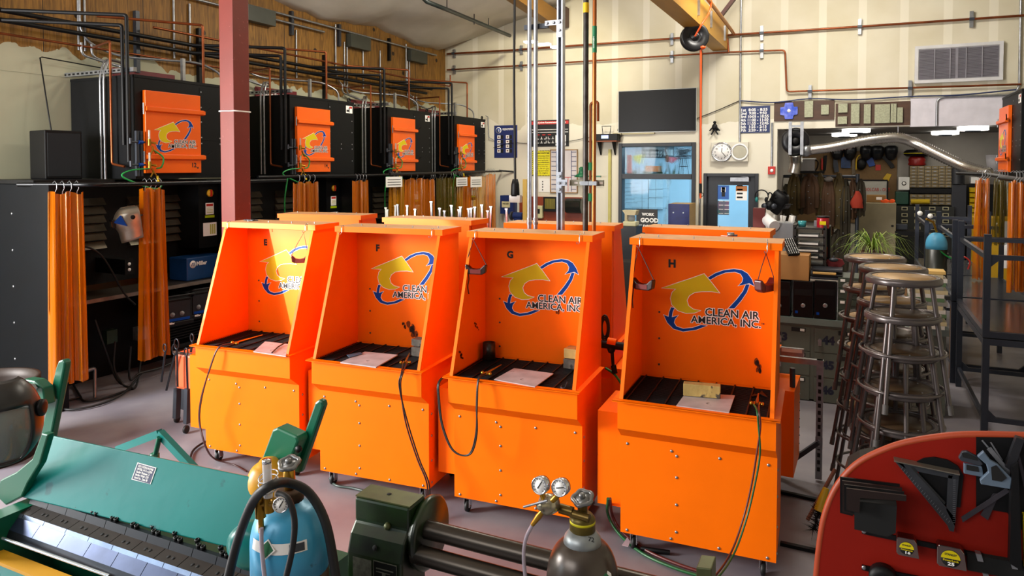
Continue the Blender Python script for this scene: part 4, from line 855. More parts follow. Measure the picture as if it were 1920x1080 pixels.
for (u0, v0, u1, v1) in ((1509, 190, 1524.5, 220), (1540, 197, 1554, 215)): b = MB(); wbox(b, u0, v0, u1, v1, .03, .06); b.build('metal_sample', M_SMP, t, world=True)
t, r = panel('sample_board', 1567, 192, 1706, 236, M_BRD, 'long dark wooden board with a row of pale weld samples', 'display board', .03)
for (u0, v0, u1, v1) in ((1572, 195, 1589, 211.5), (1571, 219, 1588, 233), (1596, 195, 1611, 232), (1620, 196, 1632, 232), (1640, 196, 1668, 231), (1670, 195, 1674, 230), (1675, 195, 1680, 230), (1682, 202, 1692, 230)): b = MB(); wbox(b, u0, v0, u1, v1, .03, .07); b.build('metal_sample', M_SMP, t, world=True)
# white sheet over the opening at the right
b = MB(); wbox(b, 1707, 181, 1885, 236, 0, .015); b.build('cover_sheet', mat('white_sheet', '#cfcbd2', .5), label='smooth white sheet covering the lintel above the opening', cat='sheet')
# =============== office seen through the glass ===============
OY = WY+3.18
b = MB(); a, c = P(1168, 340, Y=OY-.02), P(1242, 390, Y=OY-.02); a, c = P(1170, 333, Y=OY), P(1243, 392, Y=OY)
t = thing('whiteboard', 'white board with faint writing behind the office window', 'whiteboard', ((a.x+c.x)/2, OY, c.z))
MB().box((a.x, OY-.03, c.z), (c.x, OY-.005, a.z)).build('board_surface', mat('board_glossy', '#dcebf2', .3), t, world=True)
b = MB(); m_ = a.x+(c.x-a.x)*.63; b.box((m_, OY-.035, c.z), (m_+.02, OY-.03, a.z)); 
for z in (.35, .62): b.box((m_, OY-.035, c.z+(a.z-c.z)*z), (c.x, OY-.03, c.z+(a.z-c.z)*z+.012))
b.box((a.x, OY-.04, c.z-.03), (c.x, OY-.02, c.z)); b.build('board_lines', M_GREYST, t, world=True)
b = MB()
for k in range(6): b.box((a.x+.05, OY-.034, a.z-.15-.09*k), (a.x+.2+.07*(k % 3), OY-.03, a.z-.14-.09*k))
b.build('writing', M_DARK, t, world=True)
b = MB(); _, r = wbox(b, 1204, 274, 1264, 296, .0, .03, OY); o = b.build('office_poster', mat('charcoal_poster', '#1d2226', .5), label='dark poster with white symbols behind the upper office window', cat='poster')
b = MB(); W_ = r[1]-r[0]; H = r[3]-r[2]; b.box((r[0]+W_*.7, OY-.035, r[2]+H*.2), (r[1]-.02, OY-.03, r[3]-H*.3))
for j in (0, 1):
    for k in range(8): x = r[0]+W_*(.04+.075*k); b.box((x, OY-.034, r[2]+H*(.12+.27*j)), (x+W_*.05, OY-.03, r[2]+H*(.15+.27*j))); b.box((x+.01+.02*(k % 2), OY-.034, r[2]+H*(.12+.27*j)), (x+.03+.02*(k % 2), OY-.03, r[2]+H*(.27+.27*j)))
wtext(b, 'WELDING PROCESS SYMBOLS', r[0]+.05, r[3]-.07, .04, Y=OY, d=.034, width=W_*.8, off=.02); b.build('poster_print', M_LWHITE, o, world=True)
def odd(name, pts, m, lab, cat, Y, t_=.04): MB().prism([P(u, v, Y=Y) for u, v in pts], (0, t_, 0)).build(name, m, label=lab, cat=cat)
odd('paper_arrow', ((1188, 293), (1203, 289), (1200, 302), (1199, 308), (1189, 299)), M_YEL, 'yellow arrow cut-out behind the upper office window', 'cut-out', WY+1.2)
odd('paper_arrow', ((1254, 294), (1274, 296), (1259, 307), (1255, 303)), mat('dusty_red', '#8c3b46', .6), 'dusty red arrow cut-out behind the upper office window', 'cut-out', WY+1.2)
b = MB(); q = P(1215, 326, Y=WY+.5)
for k in range(40):
    x = random.uniform(-.45, .6); h_ = random.uniform(.05, .25); b.add([q+Vector((x, 0, 0)), q+Vector((x+.04, 0, 0)), q+Vector((x+random.uniform(-.04, .06), random.uniform(-.03, .03), h_))], [(0, 1, 2)])
b.build('window_plant', mat('dark_leaf', '#1f4a24', .6), label='low green plants along the inside ledge of the office window', cat='plant', kind='stuff')
b = MB(); _, r = wbox(b, 1202, 311, 1227, 322, -.6, -.3); b.build('orange_crate', mat('tan_wood', '#b07a4e', .6), label='tan wooden tray behind the upper office window', cat='tray')
t = thing('display_stand', 'black wire stand holding tangled metal flowers in the office', 'stand', P(1280, 328, Y=WY+.9))
for u0, u1 in ((1272, 1276), (1292, 1286), (1281, 1280)): b = MB(); b.cyl(P(u0, 328, Y=WY+.9), P(u1, 297, Y=WY+.9), .012, 6); b.build('leg', M_DARK, t, world=True)
b = MB(); b.tube([P(1275, 312, Y=WY+.9), P(1288, 312, Y=WY+.9)], .01, 6); b.build('rung', M_DARK, t, world=True)
b = MB(); q = P(1281, 286, Y=WY+.9)
for k in range(26): b.tube([q+Vector((random.uniform(-.18, .18), random.uniform(-.05, .05), random.uniform(-.14, .1))) for _ in range(3)], .007, 5)
b.build('metal_flowers', M_GREYST, t, world=True); t.children[-1]['kind'] = 'stuff'
q = P(1251, 322, Y=WY+.6); b = MB(); b.ball(q+Vector((0, 0, .25)), .07, 10, (.6, .5, 1)); b.tube([q+Vector((0, 0, .3)), q+Vector((-.04, 0, .42)), q+Vector((-.02, 0, .48))], .014, 6); b.tube([q, q+Vector((0, 0, .2))], .008, 5); b.build('bird_figure', mat('rust_metal', '#8a5230', .6, .3), label='small rusty bird figure inside the office window', cat='figure')
b = MB(); wbox(b, 1167, 290, 1175, 325, -.35, -.3); b.build('red_banner', mat('office_red', '#cc4a3c', .6), label='red strip hanging inside the left edge of the office window', cat='banner')
b = MB(); rr = []
for i in range(12):
    t_ = i/11; rr.append([P(1248+10*s_+4*math.sin(t_*5+s_*3), 334+95*t_, Y=WY+.5+.05*math.sin(s_*9+t_)) for s_ in [k/6 for k in range(7)]])
b.sheet(rr); b.build('plastic_sheet', mat('clear_film', '#cfe6ef', .1, alpha=.35), label='crumpled clear plastic hanging inside the office window', cat='plastic sheet')
b = MB(); wbox(b, 1263, 338, 1304, 420, -1.8, -1.7); b.build('brown_board', mat('maroon_brown', '#4a2d2c', .6), label='dark reddish board deeper in the office behind the blue box', cat='board')
t, r = panel('wall_sign', 1194, 392, 1233, 430, mat('black_sign', '#1a1814', .5), 'black sign with white lettering in the office window, above the back booths', 'sign', .03, Y=WY-.3)
b = MB(); wtext(b, 'WORK', r[0]+.11, r[3]-.12, .05, Y=WY-.3, d=.035, off=.05); wtext(b, 'GOOD', r[0]+.08, r[3]-.24, .075, Y=WY-.3, d=.035, off=.05); wtext(b, 'IS DONE', r[0]+.06, r[3]-.34, .05, Y=WY-.3, d=.035, off=.05); b.build('lettering', M_LWHITE, t, world=True)
# door posters
for nm, (u0, v0, u1, v1), m, lab in (('door_poster', (1345, 348, 1366, 374), mat('poster_blue2', '#2c62b4', .5), 'blue poster with a figure in white shirt on the office door glass'), ('door_poster', (1345, 377, 1366, 403), mat('poster_multi', '#7d4a78', .5, col2='#1e6a68', scale=5), 'many coloured chart on the office door glass'),
                                 ('door_notice', (1379, 349, 1400, 376), M_LWHITE, 'white notice with a brown heading on the office door glass')):
    b = MB(); _, r = wbox(b, u0, v0, u1, v1, -.05, -.045); o = b.build(nm, m, label=lab, cat='poster'); b = MB()
    if 'figure' in lab:
        cx = (r[0]+r[1])/2; b.box((cx-.04, WY+.043, r[2]+.22), (cx+.04, WY+.045, r[3]-.12)); b.m = 1; b.box((cx-.03, WY+.043, r[2]+.05), (cx+.03, WY+.045, r[2]+.22)); b.lathe([(.03, .002), (.03, .004)], (cx, WY+.045, r[3]-.09), (0, -1, 0), 10)
    elif 'notice' in lab:
        b.m = 2; b.box((r[0], WY+.042, r[3]-.09), (r[1], WY+.044, r[3])); b.m = 1
        for k in range(4): b.box((r[0]+.02, WY+.042, r[2]+.04+.07*k), (r[0]+.12, WY+.044, r[2]+.07+.07*k))
    else:
        for k in range(8): b.box((r[0]+.02+.1*(k % 2), WY+.042, r[2]+.02+.075*(k//2)), (r[0]+.1+.1*(k % 2), WY+.044, r[2]+.03+.075*(k//2)))
    b.build('poster_print', [M_LWHITE, M_LBLACK, mat('tan_print', '#b3703a', .6)], o, world=True)
# ================= roof beam, hose reel, pipes overhead =================
M_GLU = mat('glulam', '#c79334', .5, var=.3, scale=3, stretch=(1, .15, 1)); M_GLU2 = mat('glulam_shadow', '#8d6429', .5, var=.3, scale=3, stretch=(1, .15, 1))  # second glulam: same timber, with shade put into its darker colour
xa, xb_ = P(1337, 97, Y=WY).x, P(1363, 93, Y=WY).x; zb = P(1355, 95, Y=WY).z
b = MB(); b.box((xa, 1.5, zb), (xb_+.02, WY, zb+.42)); beam = b.build('timber_beam', M_GLU, label='long glued timber beam under the roof carrying the hose reel', cat='beam')
for i, y in enumerate((10.6, 11.6, 12.9)): MB().box((xb_+.02, y, zb+.1), (xb_+.05, y+.04, zb+.36)).build('beam_clip', M_GALV, beam, world=True)
MB().tube([(xb_+.12, 9.5, zb+.42), (xb_+.12, 13.1, zb+.30), (xb_+.12, WY-.05, zb+.28)], .03, 8).build('gas_pipe', mat('ochre_pipe', '#b0742e', .4, .4), label='ochre pipe running beside the timber beam', cat='pipe')
MB().tube(bend([P(1364, 72, Y=WY-.08), P(1366, 98, Y=WY-.08)], .02), .02, 8).build('copper_pipe', M_COPPER, label='short copper link between the wall pipes at the beam end', cat='pipe')
MB().bar(P(1338, 48, Y=12.9), P(1390, -20, Y=12.9), .09, .06).build('brace', mat('brown_brace', '#4c2418', .5), label='dark red brace rising from the beam end', cat='brace')
t = thing('hose_reel', 'black hose reel with orange air hose hanging under the timber beam', 'hose reel', P(1302, 90, Y=11.0))
q = P(1302, 70, Y=11.0); ax = Vector((.42, -1, 0)).normalized()
MB().lathe([(.19, -.08), (.205, -.075), (.205, -.06), (.13, -.05), (.13, .05), (.205, .06), (.205, .075), (.19, .08), (.10, .085), (.09, .065), (.045, .065), (.04, .09), (0, .09)], q, ax, 28).build('reel_drum', mat('reel_black', '#101114', .35, spec=.6), t, world=True)
MB().box(q+Vector((-.12, -.1, .13)), q+Vector((.12, .1, .24))).build('reel_bracket', M_BLACK, t, world=True)
MB().tube(smooth([P(1334, -10, Y=11.0), P(1331, 20, Y=11.0), P(1316, 45, Y=10.8), P(1303, 68, Y=10.8)]), .014, 7).build('orange_hose', mat('orange_hose', '#e0500e', .4), t, world=True)
b = MB(); b.ball(P(1316, 89, Y=11), .05, 10, (1.2, 1, .7)); b.tube([P(1314, 92, Y=11), P(1313.5, 372, Y=11)], .016, 8); b.build('hanging_hose', MATS['orange_hose'], t, world=True)
b = MB(); b.cyl(P(1313.5, 344, Y=11), P(1313.5, 362, Y=11), .022, 8); b.tube(arc(P(1315, 365, Y=11), .03, 0, 6.2, 10, X_, Z_), .006, 5); b.build('hose_coupling', M_BLACK, t, world=True)
# hanging service drop between the booth rows
SY = 4.84
def vx(u, v=430): return P(u, v, Y=SY).x
M_BRT = mat('bright_conduit', '#b9bcc4', .3, .8, .2, 20)
for u, lab in ((992.5, 'left one of the two bright conduits dropping between the booth rows'), (1004, 'right one of the two bright conduits dropping between the booth rows')):
    t = thing('service_conduit', lab, 'conduit', (vx(u), SY, .3)); MB().cyl((vx(u), SY, .3), (vx(u), SY, 5.3), .016, 12).build('conduit_tube', M_BRT, t, world=True)
    for z in (1.9, 1.87): MB().cyl((vx(u), SY, z), (vx(u), SY, z+.02), .02, 12).build('coupling', M_GALV, t, world=True)
t = thing('strut_post', 'tall galvanized strut post hanging between the booth rows', 'strut', (vx(1050.5), SY+.04, .3)); x0, x1 = vx(1045.5), vx(1056.5)
b = MB(); b.box((x0, SY+.02, .3), (x1, SY+.025, 5.3)); b.box((x0, SY-.02, .3), (x0+.004, SY+.02, 5.3)); b.box((x1-.004, SY-.02, .3), (x1, SY+.02, 5.3)); b.box((x0, SY-.024, .3), (x0+.012, SY-.02, 5.3)); b.box((x1-.012, SY-.024, .3), (x1, SY-.02, 5.3)); b.build('channel', M_BRT, t, world=True)
pl = P(1051, 50, Y=SY).z; b = MB(); b.box((vx(1024), SY-.03, pl+.01), (x0, SY-.025, pl+.045)); b.box((x0, SY-.03, pl-.08), (x1, SY-.025, pl+.045)); b.m = 1
for u, dz in ((1028, .027), (1040, .027), (1051, .027), (1051, -.03)): b.cyl((vx(u), SY-.045, pl+dz), (vx(u), SY-.03, pl+dz), .011, 6)
b.build('angle_plate', [M_BRT, M_GALV], t, world=True)
b = MB(); b.box((vx(980), SY+.02, pl+.005), (vx(1024), SY+.05, pl+.04)); b.build('cross_strut', M_GREYST, t, world=True)
pz = P(1051, 343, Y=SY).z; b = MB(); b.box((x0-.0, SY-.03, pz-.07), (x1-.005, SY-.025, pz+.08)); b.box((x1-.005, SY-.03, pz-.02), (vx(1066), SY-.025, pz+.025)); b.m = 1
for u, dz in ((1051, .05), (1051, 0), (1062, 0), (1051, -.045)): b.cyl((vx(u), SY-.045, pz+dz), (vx(u), SY-.03, pz+dz), .011, 6)
b.build('tee_plate', [M_BRT, M_GALV], t, world=True)
b = MB(); b.box((vx(1066), SY+.02, pz-.02), (vx(1129), SY+.04, pz+.022)); b.build('pipe_strut', mat('zinc_yellow', '#8d8774', .35, .8), t, world=True)
b = MB()
for u in (1078, 1088, 1125): b.box((vx(u)-.013, SY+.0185, pz-.006), (vx(u)+.013, SY+.0199, pz+.008))
b.build('slots', M_LWHITE, t, world=True); t.children[-1]['kind'] = 'stuff'
for u in (1097, 1113):
    b = MB(); b.box((vx(u)-.03, SY-.03, pz-.014), (vx(u)+.03, SY+.02, pz+.014)); b.build('pipe_strap', M_GALV, t, world=True)
t = thing('steel_pipe', 'dark steel pipe with a yellow tag high on it, beside the strut post', 'pipe', (vx(1097.5), SY, .3)); MB().cyl((vx(1097.5), SY, .3), (vx(1097.5), SY, 5.3), .0195, 12).build('pipe_body', mat('scaled_steel', '#4c4844', .4, .6, .4, 14, col2='#35302c'), t, world=True)
z = P(1097, 15, Y=SY).z; b = MB(); b.cyl((vx(1097.5), SY, z-.035), (vx(1097.5), SY, z+.035), .0215, 12); b.build('yellow_tag', mat('tag_yellow', '#f0c40a', .5), t, world=True)
t = thing('copper_riser', 'bright copper pipe with a green and white band beside the dark steel pipe', 'pipe', (vx(1113), SY, .3)); MB().cyl((vx(1113.5), SY, .3), (vx(1113.5), SY, 5.3), .0145, 12).build('pipe_body', mat('bright_copper', '#b0652f', .3, .7, .25, 9), t, world=True)
z0, z1 = P(1115, 99, Y=SY).z, P(1115, 49, Y=SY).z; b = MB(); b.cyl((vx(1113.5), SY, z0), (vx(1113.5), SY, z1), .0165, 12); b.build('green_band', mat('band_green', '#157a4c', .5), t, world=True)
MB().text('OXYGEN', (vx(1113.5)+.004, SY-.0175, z0+.03), Z_, -X_, .009, off=.02, depth=.001, width=.08).build('lettering', M_LWHITE, t, world=True)
# farther copper riser and black cord
X2 = P(1107, 300, Y=10.5); b = MB(); b.tube(bend([(X2.x, 10.5, .9), (X2.x, 10.5, P(1107, 193, Y=10.5).z), (X2.x+.12, 10.5, P(1107, 193, Y=10.5).z+.02), (X2.x+.12, 10.5, 3.0)], .05), .022, 8); t = b.build('copper_riser', M_COPPER, label='farther copper riser with green valves behind the bright copper pipe', cat='pipe')
for v in (312, 370): q = P(1107, v, Y=10.47); MB().cyl(q-Vector((0, 0, .06)), q+Vector((0, 0, .06)), .035, 10).build('green_valve', MATS['band_green'], t, world=True)
b = MB(); q = P(1090, 332, Y=WY-.15); b.lathe([(.14, 0), (.13, .03), (.06, .07), (.04, .14), (.05, .17), (.02, .2)], q, (0, 0, 1), 16); b.box(q+Vector((.1, -.02, 0)), q+Vector((.4, .02, .03))); b.build('green_bell', mat('bell_green', '#146a44', .35), label='green bell shaped fixture on the wall behind the pipes', cat='bell')
q0 = P(965, 0, Y=7.2); t = thing('hanging_cord', 'thick black power cord hanging from the roof left of the grey conduits', 'cord', P(966, 360, Y=7.2)); MB().tube(smooth([P(965, -120, Y=7.2), P(965, 0, Y=7.2), P(964, 150, Y=7.2), P(966, 345, Y=7.2)]), .014, 8).build('cord', M_RUBBER, t, world=True)
q = P(966, 356, Y=7.2); b = MB(); b.lathe([(.03, .12), (.045, .06), (.05, -.05), (.045, -.07)], q, (0, 0, 1), 12); b.build('plug', M_BLACK, t, world=True); b = MB(); b.box(q+Vector((-.06, -.03, -.14)), q+Vector((.07, .03, -.06))); b.build('clear_cover', mat('clear_cover', '#c8b8a8', .1, alpha=.6), t, world=True)
MB().tube([P(785, -12, Y=9.5), P(800, 3, Y=9.5), P(838, 18, Y=10.2), P(956, 67, Y=12.6)], .035, 10).build('sprinkler_pipe', mat('sprinkler_black', '#1c2320', .4), label='black sprinkler pipe slung under the roof film', cat='pipe')
for i, (u, v) in enumerate(((838, 0), (889, 30), (916, 38))): MB().cyl(P(u, v-4, Y=10.4+.7*i), P(u, v+16, Y=10.4+.7*i), .008, 6).build('hanger_rod', M_DARK, label='thin rod holding the sprinkler pipe, '+['left one', 'middle one', 'right one'][i], cat='rod', group='sprinkler hangers')
# second timber beam
b = MB(); b.bar(P(940, -30, Y=11.5), P(1050, 45, Y=WY-.02), .22, .3); b.build('timber_beam', M_GLU2, label='timber beam with shade put into its colour, meeting the back wall behind the conduits', cat='beam')
b = MB(); q = P(1055, 36, Y=WY-.1); b.box(q+Vector((-.12, -.1, -.16)), q+Vector((.1, .09, .22))); b.build('beam_hanger', mat('brown_steel', '#4a2a1e', .5), label='dark brown steel hanger at the beam end on the back wall', cat='bracket')
b = MB(); q = P(982, 80, Y=11.5)
for dx in (0, .25, .5): b.box(q+Vector((dx, 0, -dx*.25)), q+Vector((dx+.22, .12, .03-dx*.25)))
b.build('roof_lamp', mat('lamp_glow', '#f6f2ff', .4, emit=4, var=0), label='small bright roof lamp behind the grey conduits', cat='lamp')
# ================= stools in three stacks =================
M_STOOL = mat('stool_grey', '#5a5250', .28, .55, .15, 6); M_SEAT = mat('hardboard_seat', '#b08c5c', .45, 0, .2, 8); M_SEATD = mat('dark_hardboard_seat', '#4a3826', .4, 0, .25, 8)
def stool(seat_mat):
    t = thing('stool', 'grey metal stool', 'stool'); r = .168; h = .70
    b = MB(); b.lathe([(r-.02, -.035), (r+.012, -.035), (r+.018, -.028), (r+.018, -.006), (r+.006, .004), (r-.012, .002), (r-.014, -.012), (r-.03, -.012)], (0, 0, h), (0, 0, 1), 32); b.build('seat_ring', M_STOOL, t)
    b = MB(); b.lathe([(0, -.012), (r-.012, -.012), (r-.014, -.001), (0, -.001)], (0, 0, h), (0, 0, 1), 32); b.m = 1
    for k in range(4): a = k*math.pi/2+.5; b.lathe([(.005, 0), (.003, .002)], (.13*math.cos(a), .13*math.sin(a), h-.001), (0, 0, 1), 6)
    b.build('seat', [seat_mat, M_GALV], t)
    for k in range(4):
        a = k*math.pi/2+.35; c, s_ = math.cos(a), math.sin(a); p = Vector((c*.14, s_*.14, h-.03)); q = Vector((c*.235, s_*.235, .03))
        b = MB(); b.tube([p, q], .0125, 8); l = b.build('leg', M_STOOL, t)
        b = MB(); b.tube([q+(q-p).normalized()*-.02, q+(q-p).normalized()*.03], .0155, 8); b.build('rubber_foot', mat('foot_grey', '#4e4946', .6), l)
    for z, rr, nm in ((.30, .208, 'foot_ring'), (.50, .178, 'brace_ring')):
        b = MB(); b.tube(arc((0, 0, z), rr, 0, 2*math.pi, 32, X_, Y_)[:-1], .009 if nm == 'foot_ring' else .006, 7, closed=True); b.build(nm, M_STOOL, t)
    return t
st0 = stool(M_SEAT); st1 = stool(M_SEATD); used = [False, False]
STK = ((.236, 4.42, 'nearest', 0), (.20, 4.83, 'middle', .4), (.115, 5.33, 'rearmost', .9))
lvl = ['stool at the bottom', 'stool second from the floor', 'stool third from the floor', 'stool fourth from the floor', 'stool second from the top', 'stool at the top']
for x, y, nm, rz in STK:
    for k in range(6):
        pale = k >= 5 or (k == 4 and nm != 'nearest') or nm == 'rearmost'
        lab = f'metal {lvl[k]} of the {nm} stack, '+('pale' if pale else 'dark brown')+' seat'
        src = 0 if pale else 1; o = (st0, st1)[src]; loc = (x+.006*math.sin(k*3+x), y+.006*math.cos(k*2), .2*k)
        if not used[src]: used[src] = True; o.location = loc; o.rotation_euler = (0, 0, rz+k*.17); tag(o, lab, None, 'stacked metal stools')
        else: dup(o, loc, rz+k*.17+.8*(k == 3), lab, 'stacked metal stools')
# ================= lockers with computers on top =================
M_LOCK = mat('locker_green_grey', '#5c6259', .45, .1, .1, 3)
lx0, lx1, ly = -1.25, .76, 7.56
t = thing('locker_bank', 'low grey green locker bank numbered 43 to 46 behind booth H', 'lockers', ((lx0+lx1)/2, ly, 0))
b = MB(); b.box((lx0, ly, .02), (lx1, ly+.6, .76)); b.build('body', M_LOCK, t, world=True)
b = MB(); b.box((lx0-.02, ly-.04, .76), (lx1+.02, ly+.75, .82)); b.build('top_rail', mat('rail_grey_green', '#6d7a76', .4, .1), t, world=True)
cwid = .46; cols = (lx0+.0, lx0+cwid*1-.06, lx0+cwid*2-.03+.0)
cx_ = [P(1448, 700, Y=ly).x, P(1522, 700, Y=ly).x, P(1612, 700, Y=ly).x, P(1690, 700, Y=ly).x]; nn = 43
for ci in range(3):
    for ri, (va, vb) in enumerate(((617, 662), (664, 708), (711, 755))):
        za, zb_ = P(1555, va, Y=ly).z, P(1555, vb, Y=ly).z; xa, xb = cx_[ci]+.02, cx_[ci+1]-.02
        b = MB(); b.box((xa, ly-.008, zb_), (xb, ly, za)); d = b.build('locker_door', M_LOCK, t, world=True, bevel=.002)
        hz = (za+zb_)/2; b = MB(); b.cyl((xa+.05, ly-.04, hz), (xa+.05, ly-.008, hz), .018, 10); b.box((xa+.035, ly-.03, hz-.05), (xa+.065, ly-.01, hz)); b.build('padlock', M_GALV, d, world=True)
        b = MB(); b.box((xb-.17, ly-.012, za-.05), (xb-.04, ly-.008, za-.01)); b.m = 1; b.box((xb-.09, ly-.013, za-.043), (xb-.05, ly-.012, za-.018)); b.build('label_holder', [M_LBLACK, M_LWHITE], d, world=True)
        n_ = str(44+ri) if ci == 1 else '43' if (ci, ri) == (0, 0) else ''
        if not n_: continue
        b = MB(); b.text(n_, (P(1542 if ci else 1455, 640, Y=ly).x, ly-.009, hz-.03), X_, Z_, .075, off=.06); b.build('number_decal', mat('number_blue', '#141c34', .5), d, world=True)
# computer towers
u_t = ((1440, 1482), (1487, 1525), (1527, 1568)); ty = ly-.02
for i, (u0, u1) in enumerate(u_t):
    x0, x1 = P(u0, 560, Y=ty).x, P(u1, 560, Y=ty).x; z1_ = P((u0+u1)/2, 527, Y=ty).z
    t = thing('computer_tower', ['black computer tower half hidden by booth H, on the lockers', 'black computer tower with a round silver button, middle one on the lockers', 'black computer tower with a round silver button, right of the middle one on the lockers'][i], 'computer', ((x0+x1)/2, ty, .822))
    MB().box((x0, ty, .822), (x1, ty+.42, z1_)).build('case', mat('glossy_black', '#08080a', .35, spec=.25), t, world=True, bevel=.006)
    cx = (x0+x1)/2; zz = P((u0+u1)/2, 573, Y=ty).z; b = MB(); b.lathe([(.022, 0), (.02, .006), (.012, .007)], (cx, ty, zz), (0, -1, 0), 16); b.build('power_button', M_GALV, t, world=True)
    b = MB(); b.box((x0+.015, ty-.003, zz+.10), (x1-.015, ty, zz+.16)); b.build('drive_cover', M_BLACK, t, world=True)
    b = MB(); b.box((x0+.02, ty-.002, .86), (x0+.045, ty, .885)); b.build('case_sticker', M_BLUEP, t, world=True)
# flat desktop units stacked at the right of the towers
x0, x1 = P(1571, 560, Y=ty).x, P(1598, 560, Y=ty).x
for k in range(4):
    z0 = .822+.105*k; b = MB(); b.box((x0, ty+.01, z0), (x0+.33, ty+.4, z0+.1)); b.m = 1; b.box((x0+.02, ty+.006, z0+.06), (x0+.06, ty+.01, z0+.085)); b.m = 2; b.box((x0+.1, ty+.006, z0+.04), (x0+.2, ty+.01, z0+.045))
    b.build('desktop_unit', [mat('grey_green_case', '#3c463c', .4), M_LWHITE, M_LBLACK], label=['lowest', 'second lowest', 'second highest', 'highest'][k]+' of the flat grey green computer cases beside the black towers', cat='computer', group='flat computer cases')
TT = P(1500, 527, Y=ty).z+.002
def onb(name, u0, u1, y0, y1, z0, z1, m, lab, cat, bevel=.004, **k):
    xa, xb = P(u0, 500, Y=y0).x, P(u1, 500, Y=y0).x; return MB().box((xa, y0, z0), (xb, y1, z1)).build(name, m, label=lab, cat=cat, bevel=bevel, **k)
M_CARD = mat('cardboard', '#a8763e', .7, 0, .1, 5)
onb('cardboard_box', 1452, 1517, ty+.02, ty+.34, TT, P(1500, 479, Y=ty).z, M_CARD, 'brown cardboard box on the computer towers behind booth H', 'box')
# leaning keyboard
t = thing('keyboard', 'black computer keyboard with white lettering leaning on the cardboard box', 'keyboard', P(1488, 470, Y=ty+.2))
A, B, C = P(1467, 448, Y=ty+.22), P(1487, 447, Y=ty+.30), P(1500, 476, Y=ty+.02); ux = (B-A)*1.0; uy = C-B; n = ux.cross(uy).normalized()
if n.y > 0: n = -n
MB().prism([A, B, B+uy, A+uy], -n*.02).build('base', M_BLACK, t, world=True)
b = MB(); b2 = MB(); 
for i in range(12):
    for j in range(5):
        p = A+ux*((j+.15)/5)+uy*((i+.12)/12); b.prism([p, p+ux*.15, p+ux*.15+uy*.065, p+uy*.065], n*.008); c = p+ux*.04+uy*.02+n*.009; b2.add([c, c+ux*.06, c+ux*.06+uy*.03, c+uy*.03], [(0, 1, 2, 3)])
o = b.build('keys', M_DARK, t, world=True); o['kind'] = 'stuff'; o = b2.build('key_print', M_LWHITE, t, world=True); o['kind'] = 'stuff'
# grey tray and white paper roll
onb('storage_bin', 1446, 1487, ty+.45, ty+.75, TT, P(1470, 418, Y=ty+.45).z, mat('bin_grey', '#77797c', .5), 'grey plastic bin full of papers behind the back row booth', 'bin')
for i, (u, s_) in enumerate(((1452, 0), (1460, .05), (1470, -.03), (1478, .04))):
    q = P(u, 420, Y=ty+.6); MB().bar(q-Vector((0, 0, .12)), q+Vector((s_, .02, .09)), .11, .02).build('paper_bundle', mat('paper_white', '#d9d6d2', .6), label='white paper bundle standing in the grey bin, %s' % ['left one', 'second from the left', 'third from the left', 'right one'][i], cat='papers', group='papers in the grey bin')
b = MB(); b.tube([P(1422, 399, Y=ty+.7), P(1452, 424, Y=ty+.4)], .058, 20); b.build('paper_roll', mat('roll_white', '#d6d4d4', .6), label='thick white roll of paper leaning out of the grey bin', cat='paper roll')
b = MB(); a = P(1412, 390, Y=ty+.5); b.box((a.x, a.y, .821), (a.x+.12, a.y+.1, a.z)); b.build('red_box', mat('dark_red_box', '#5a1a14', .4), label='dark red box beside the thick white paper roll', cat='box')
# paper sorter
t = thing('paper_sorter', 'black slatted paper sorter holding white forms on the lockers', 'paper sorter', P(1520, 480, Y=ty+.3))
xa, xb = P(1489, 480, Y=ty+.3).x, P(1546, 480, Y=ty+.3).x
zs = [P(1518, v, Y=ty+.3).z for v in (428, 444, 459, 472, 484, 497)]
for i, z in enumerate(zs): MB().box((xa, ty+.3, z-.012), (xb, ty+.62, z+.004)).build('shelf', mat('sorter_black', '#1c1a17', .4), t, world=True)
for x in (xa, xb): MB().box((x-.015, ty+.3, zs[-1]-.1), (x+.015, ty+.62, zs[0]+.03)).build('side_panel', MATS['sorter_black'], t, world=True)
for i in (1, 2, 3, 4): b = MB(); b.box((xa+.04, ty+.27, zs[i]+.005), (xb-.06, ty+.6, zs[i]+.02)); b.build('paper_stack', MATS['paper_white'], label='white forms on %s of the black paper sorter' % ['', 'the top slot', 'the second slot', 'the third slot', 'the lowest slot'][i], cat='papers', group='forms in the paper sorter')
# red tool chest w/ coffee can
onb('tool_case', 1546, 1556, ty+.5, ty+.8, TT, P(1550, 425, Y=ty+.5).z, M_BLACK, 'black case with red trim behind the paper sorter', 'case')
b = MB(); b.box(P(1545, 482, Y=ty+.49), P(1551, 463, Y=ty+.48)); b.build('orange_label', mat('orange_label', '#e05a12', .5), label='orange label strip on the black case behind the sorter', cat='label')
q = P(1543, 428, Y=ty+.45); t = thing('coffee_can', 'red coffee can with black lid and yellow mark on the paper sorter', 'can', q)
b = MB(); b.lathe([(.058, 0), (.06, .01), (.06, .10), (.058, .11)], q, (0, 0, 1), 24); b.m = 1; b.box(q+Vector((-.03, -.0615, .04)), q+Vector((.03, -.055, .075))); b.build('can_body', [mat('can_red', '#a81420', .3, .1), M_YEL], t, world=True)
MB().lathe([(.062, .11), (.062, .125), (0, .125)], q, (0, 0, 1), 24).build('can_lid', M_BLACK, t, world=True)
q = P(1504, 425, Y=ty+.45); b = MB(); b.lathe([(.035, 0), (.042, .06), (.04, .06), (.033, .005)], q, (0, 0, 1), 14); b.build('teal_cup', mat('teal_glass', '#3f9aa0', .2, alpha=.8), label='teal cup on the left end of the paper sorter', cat='cup')
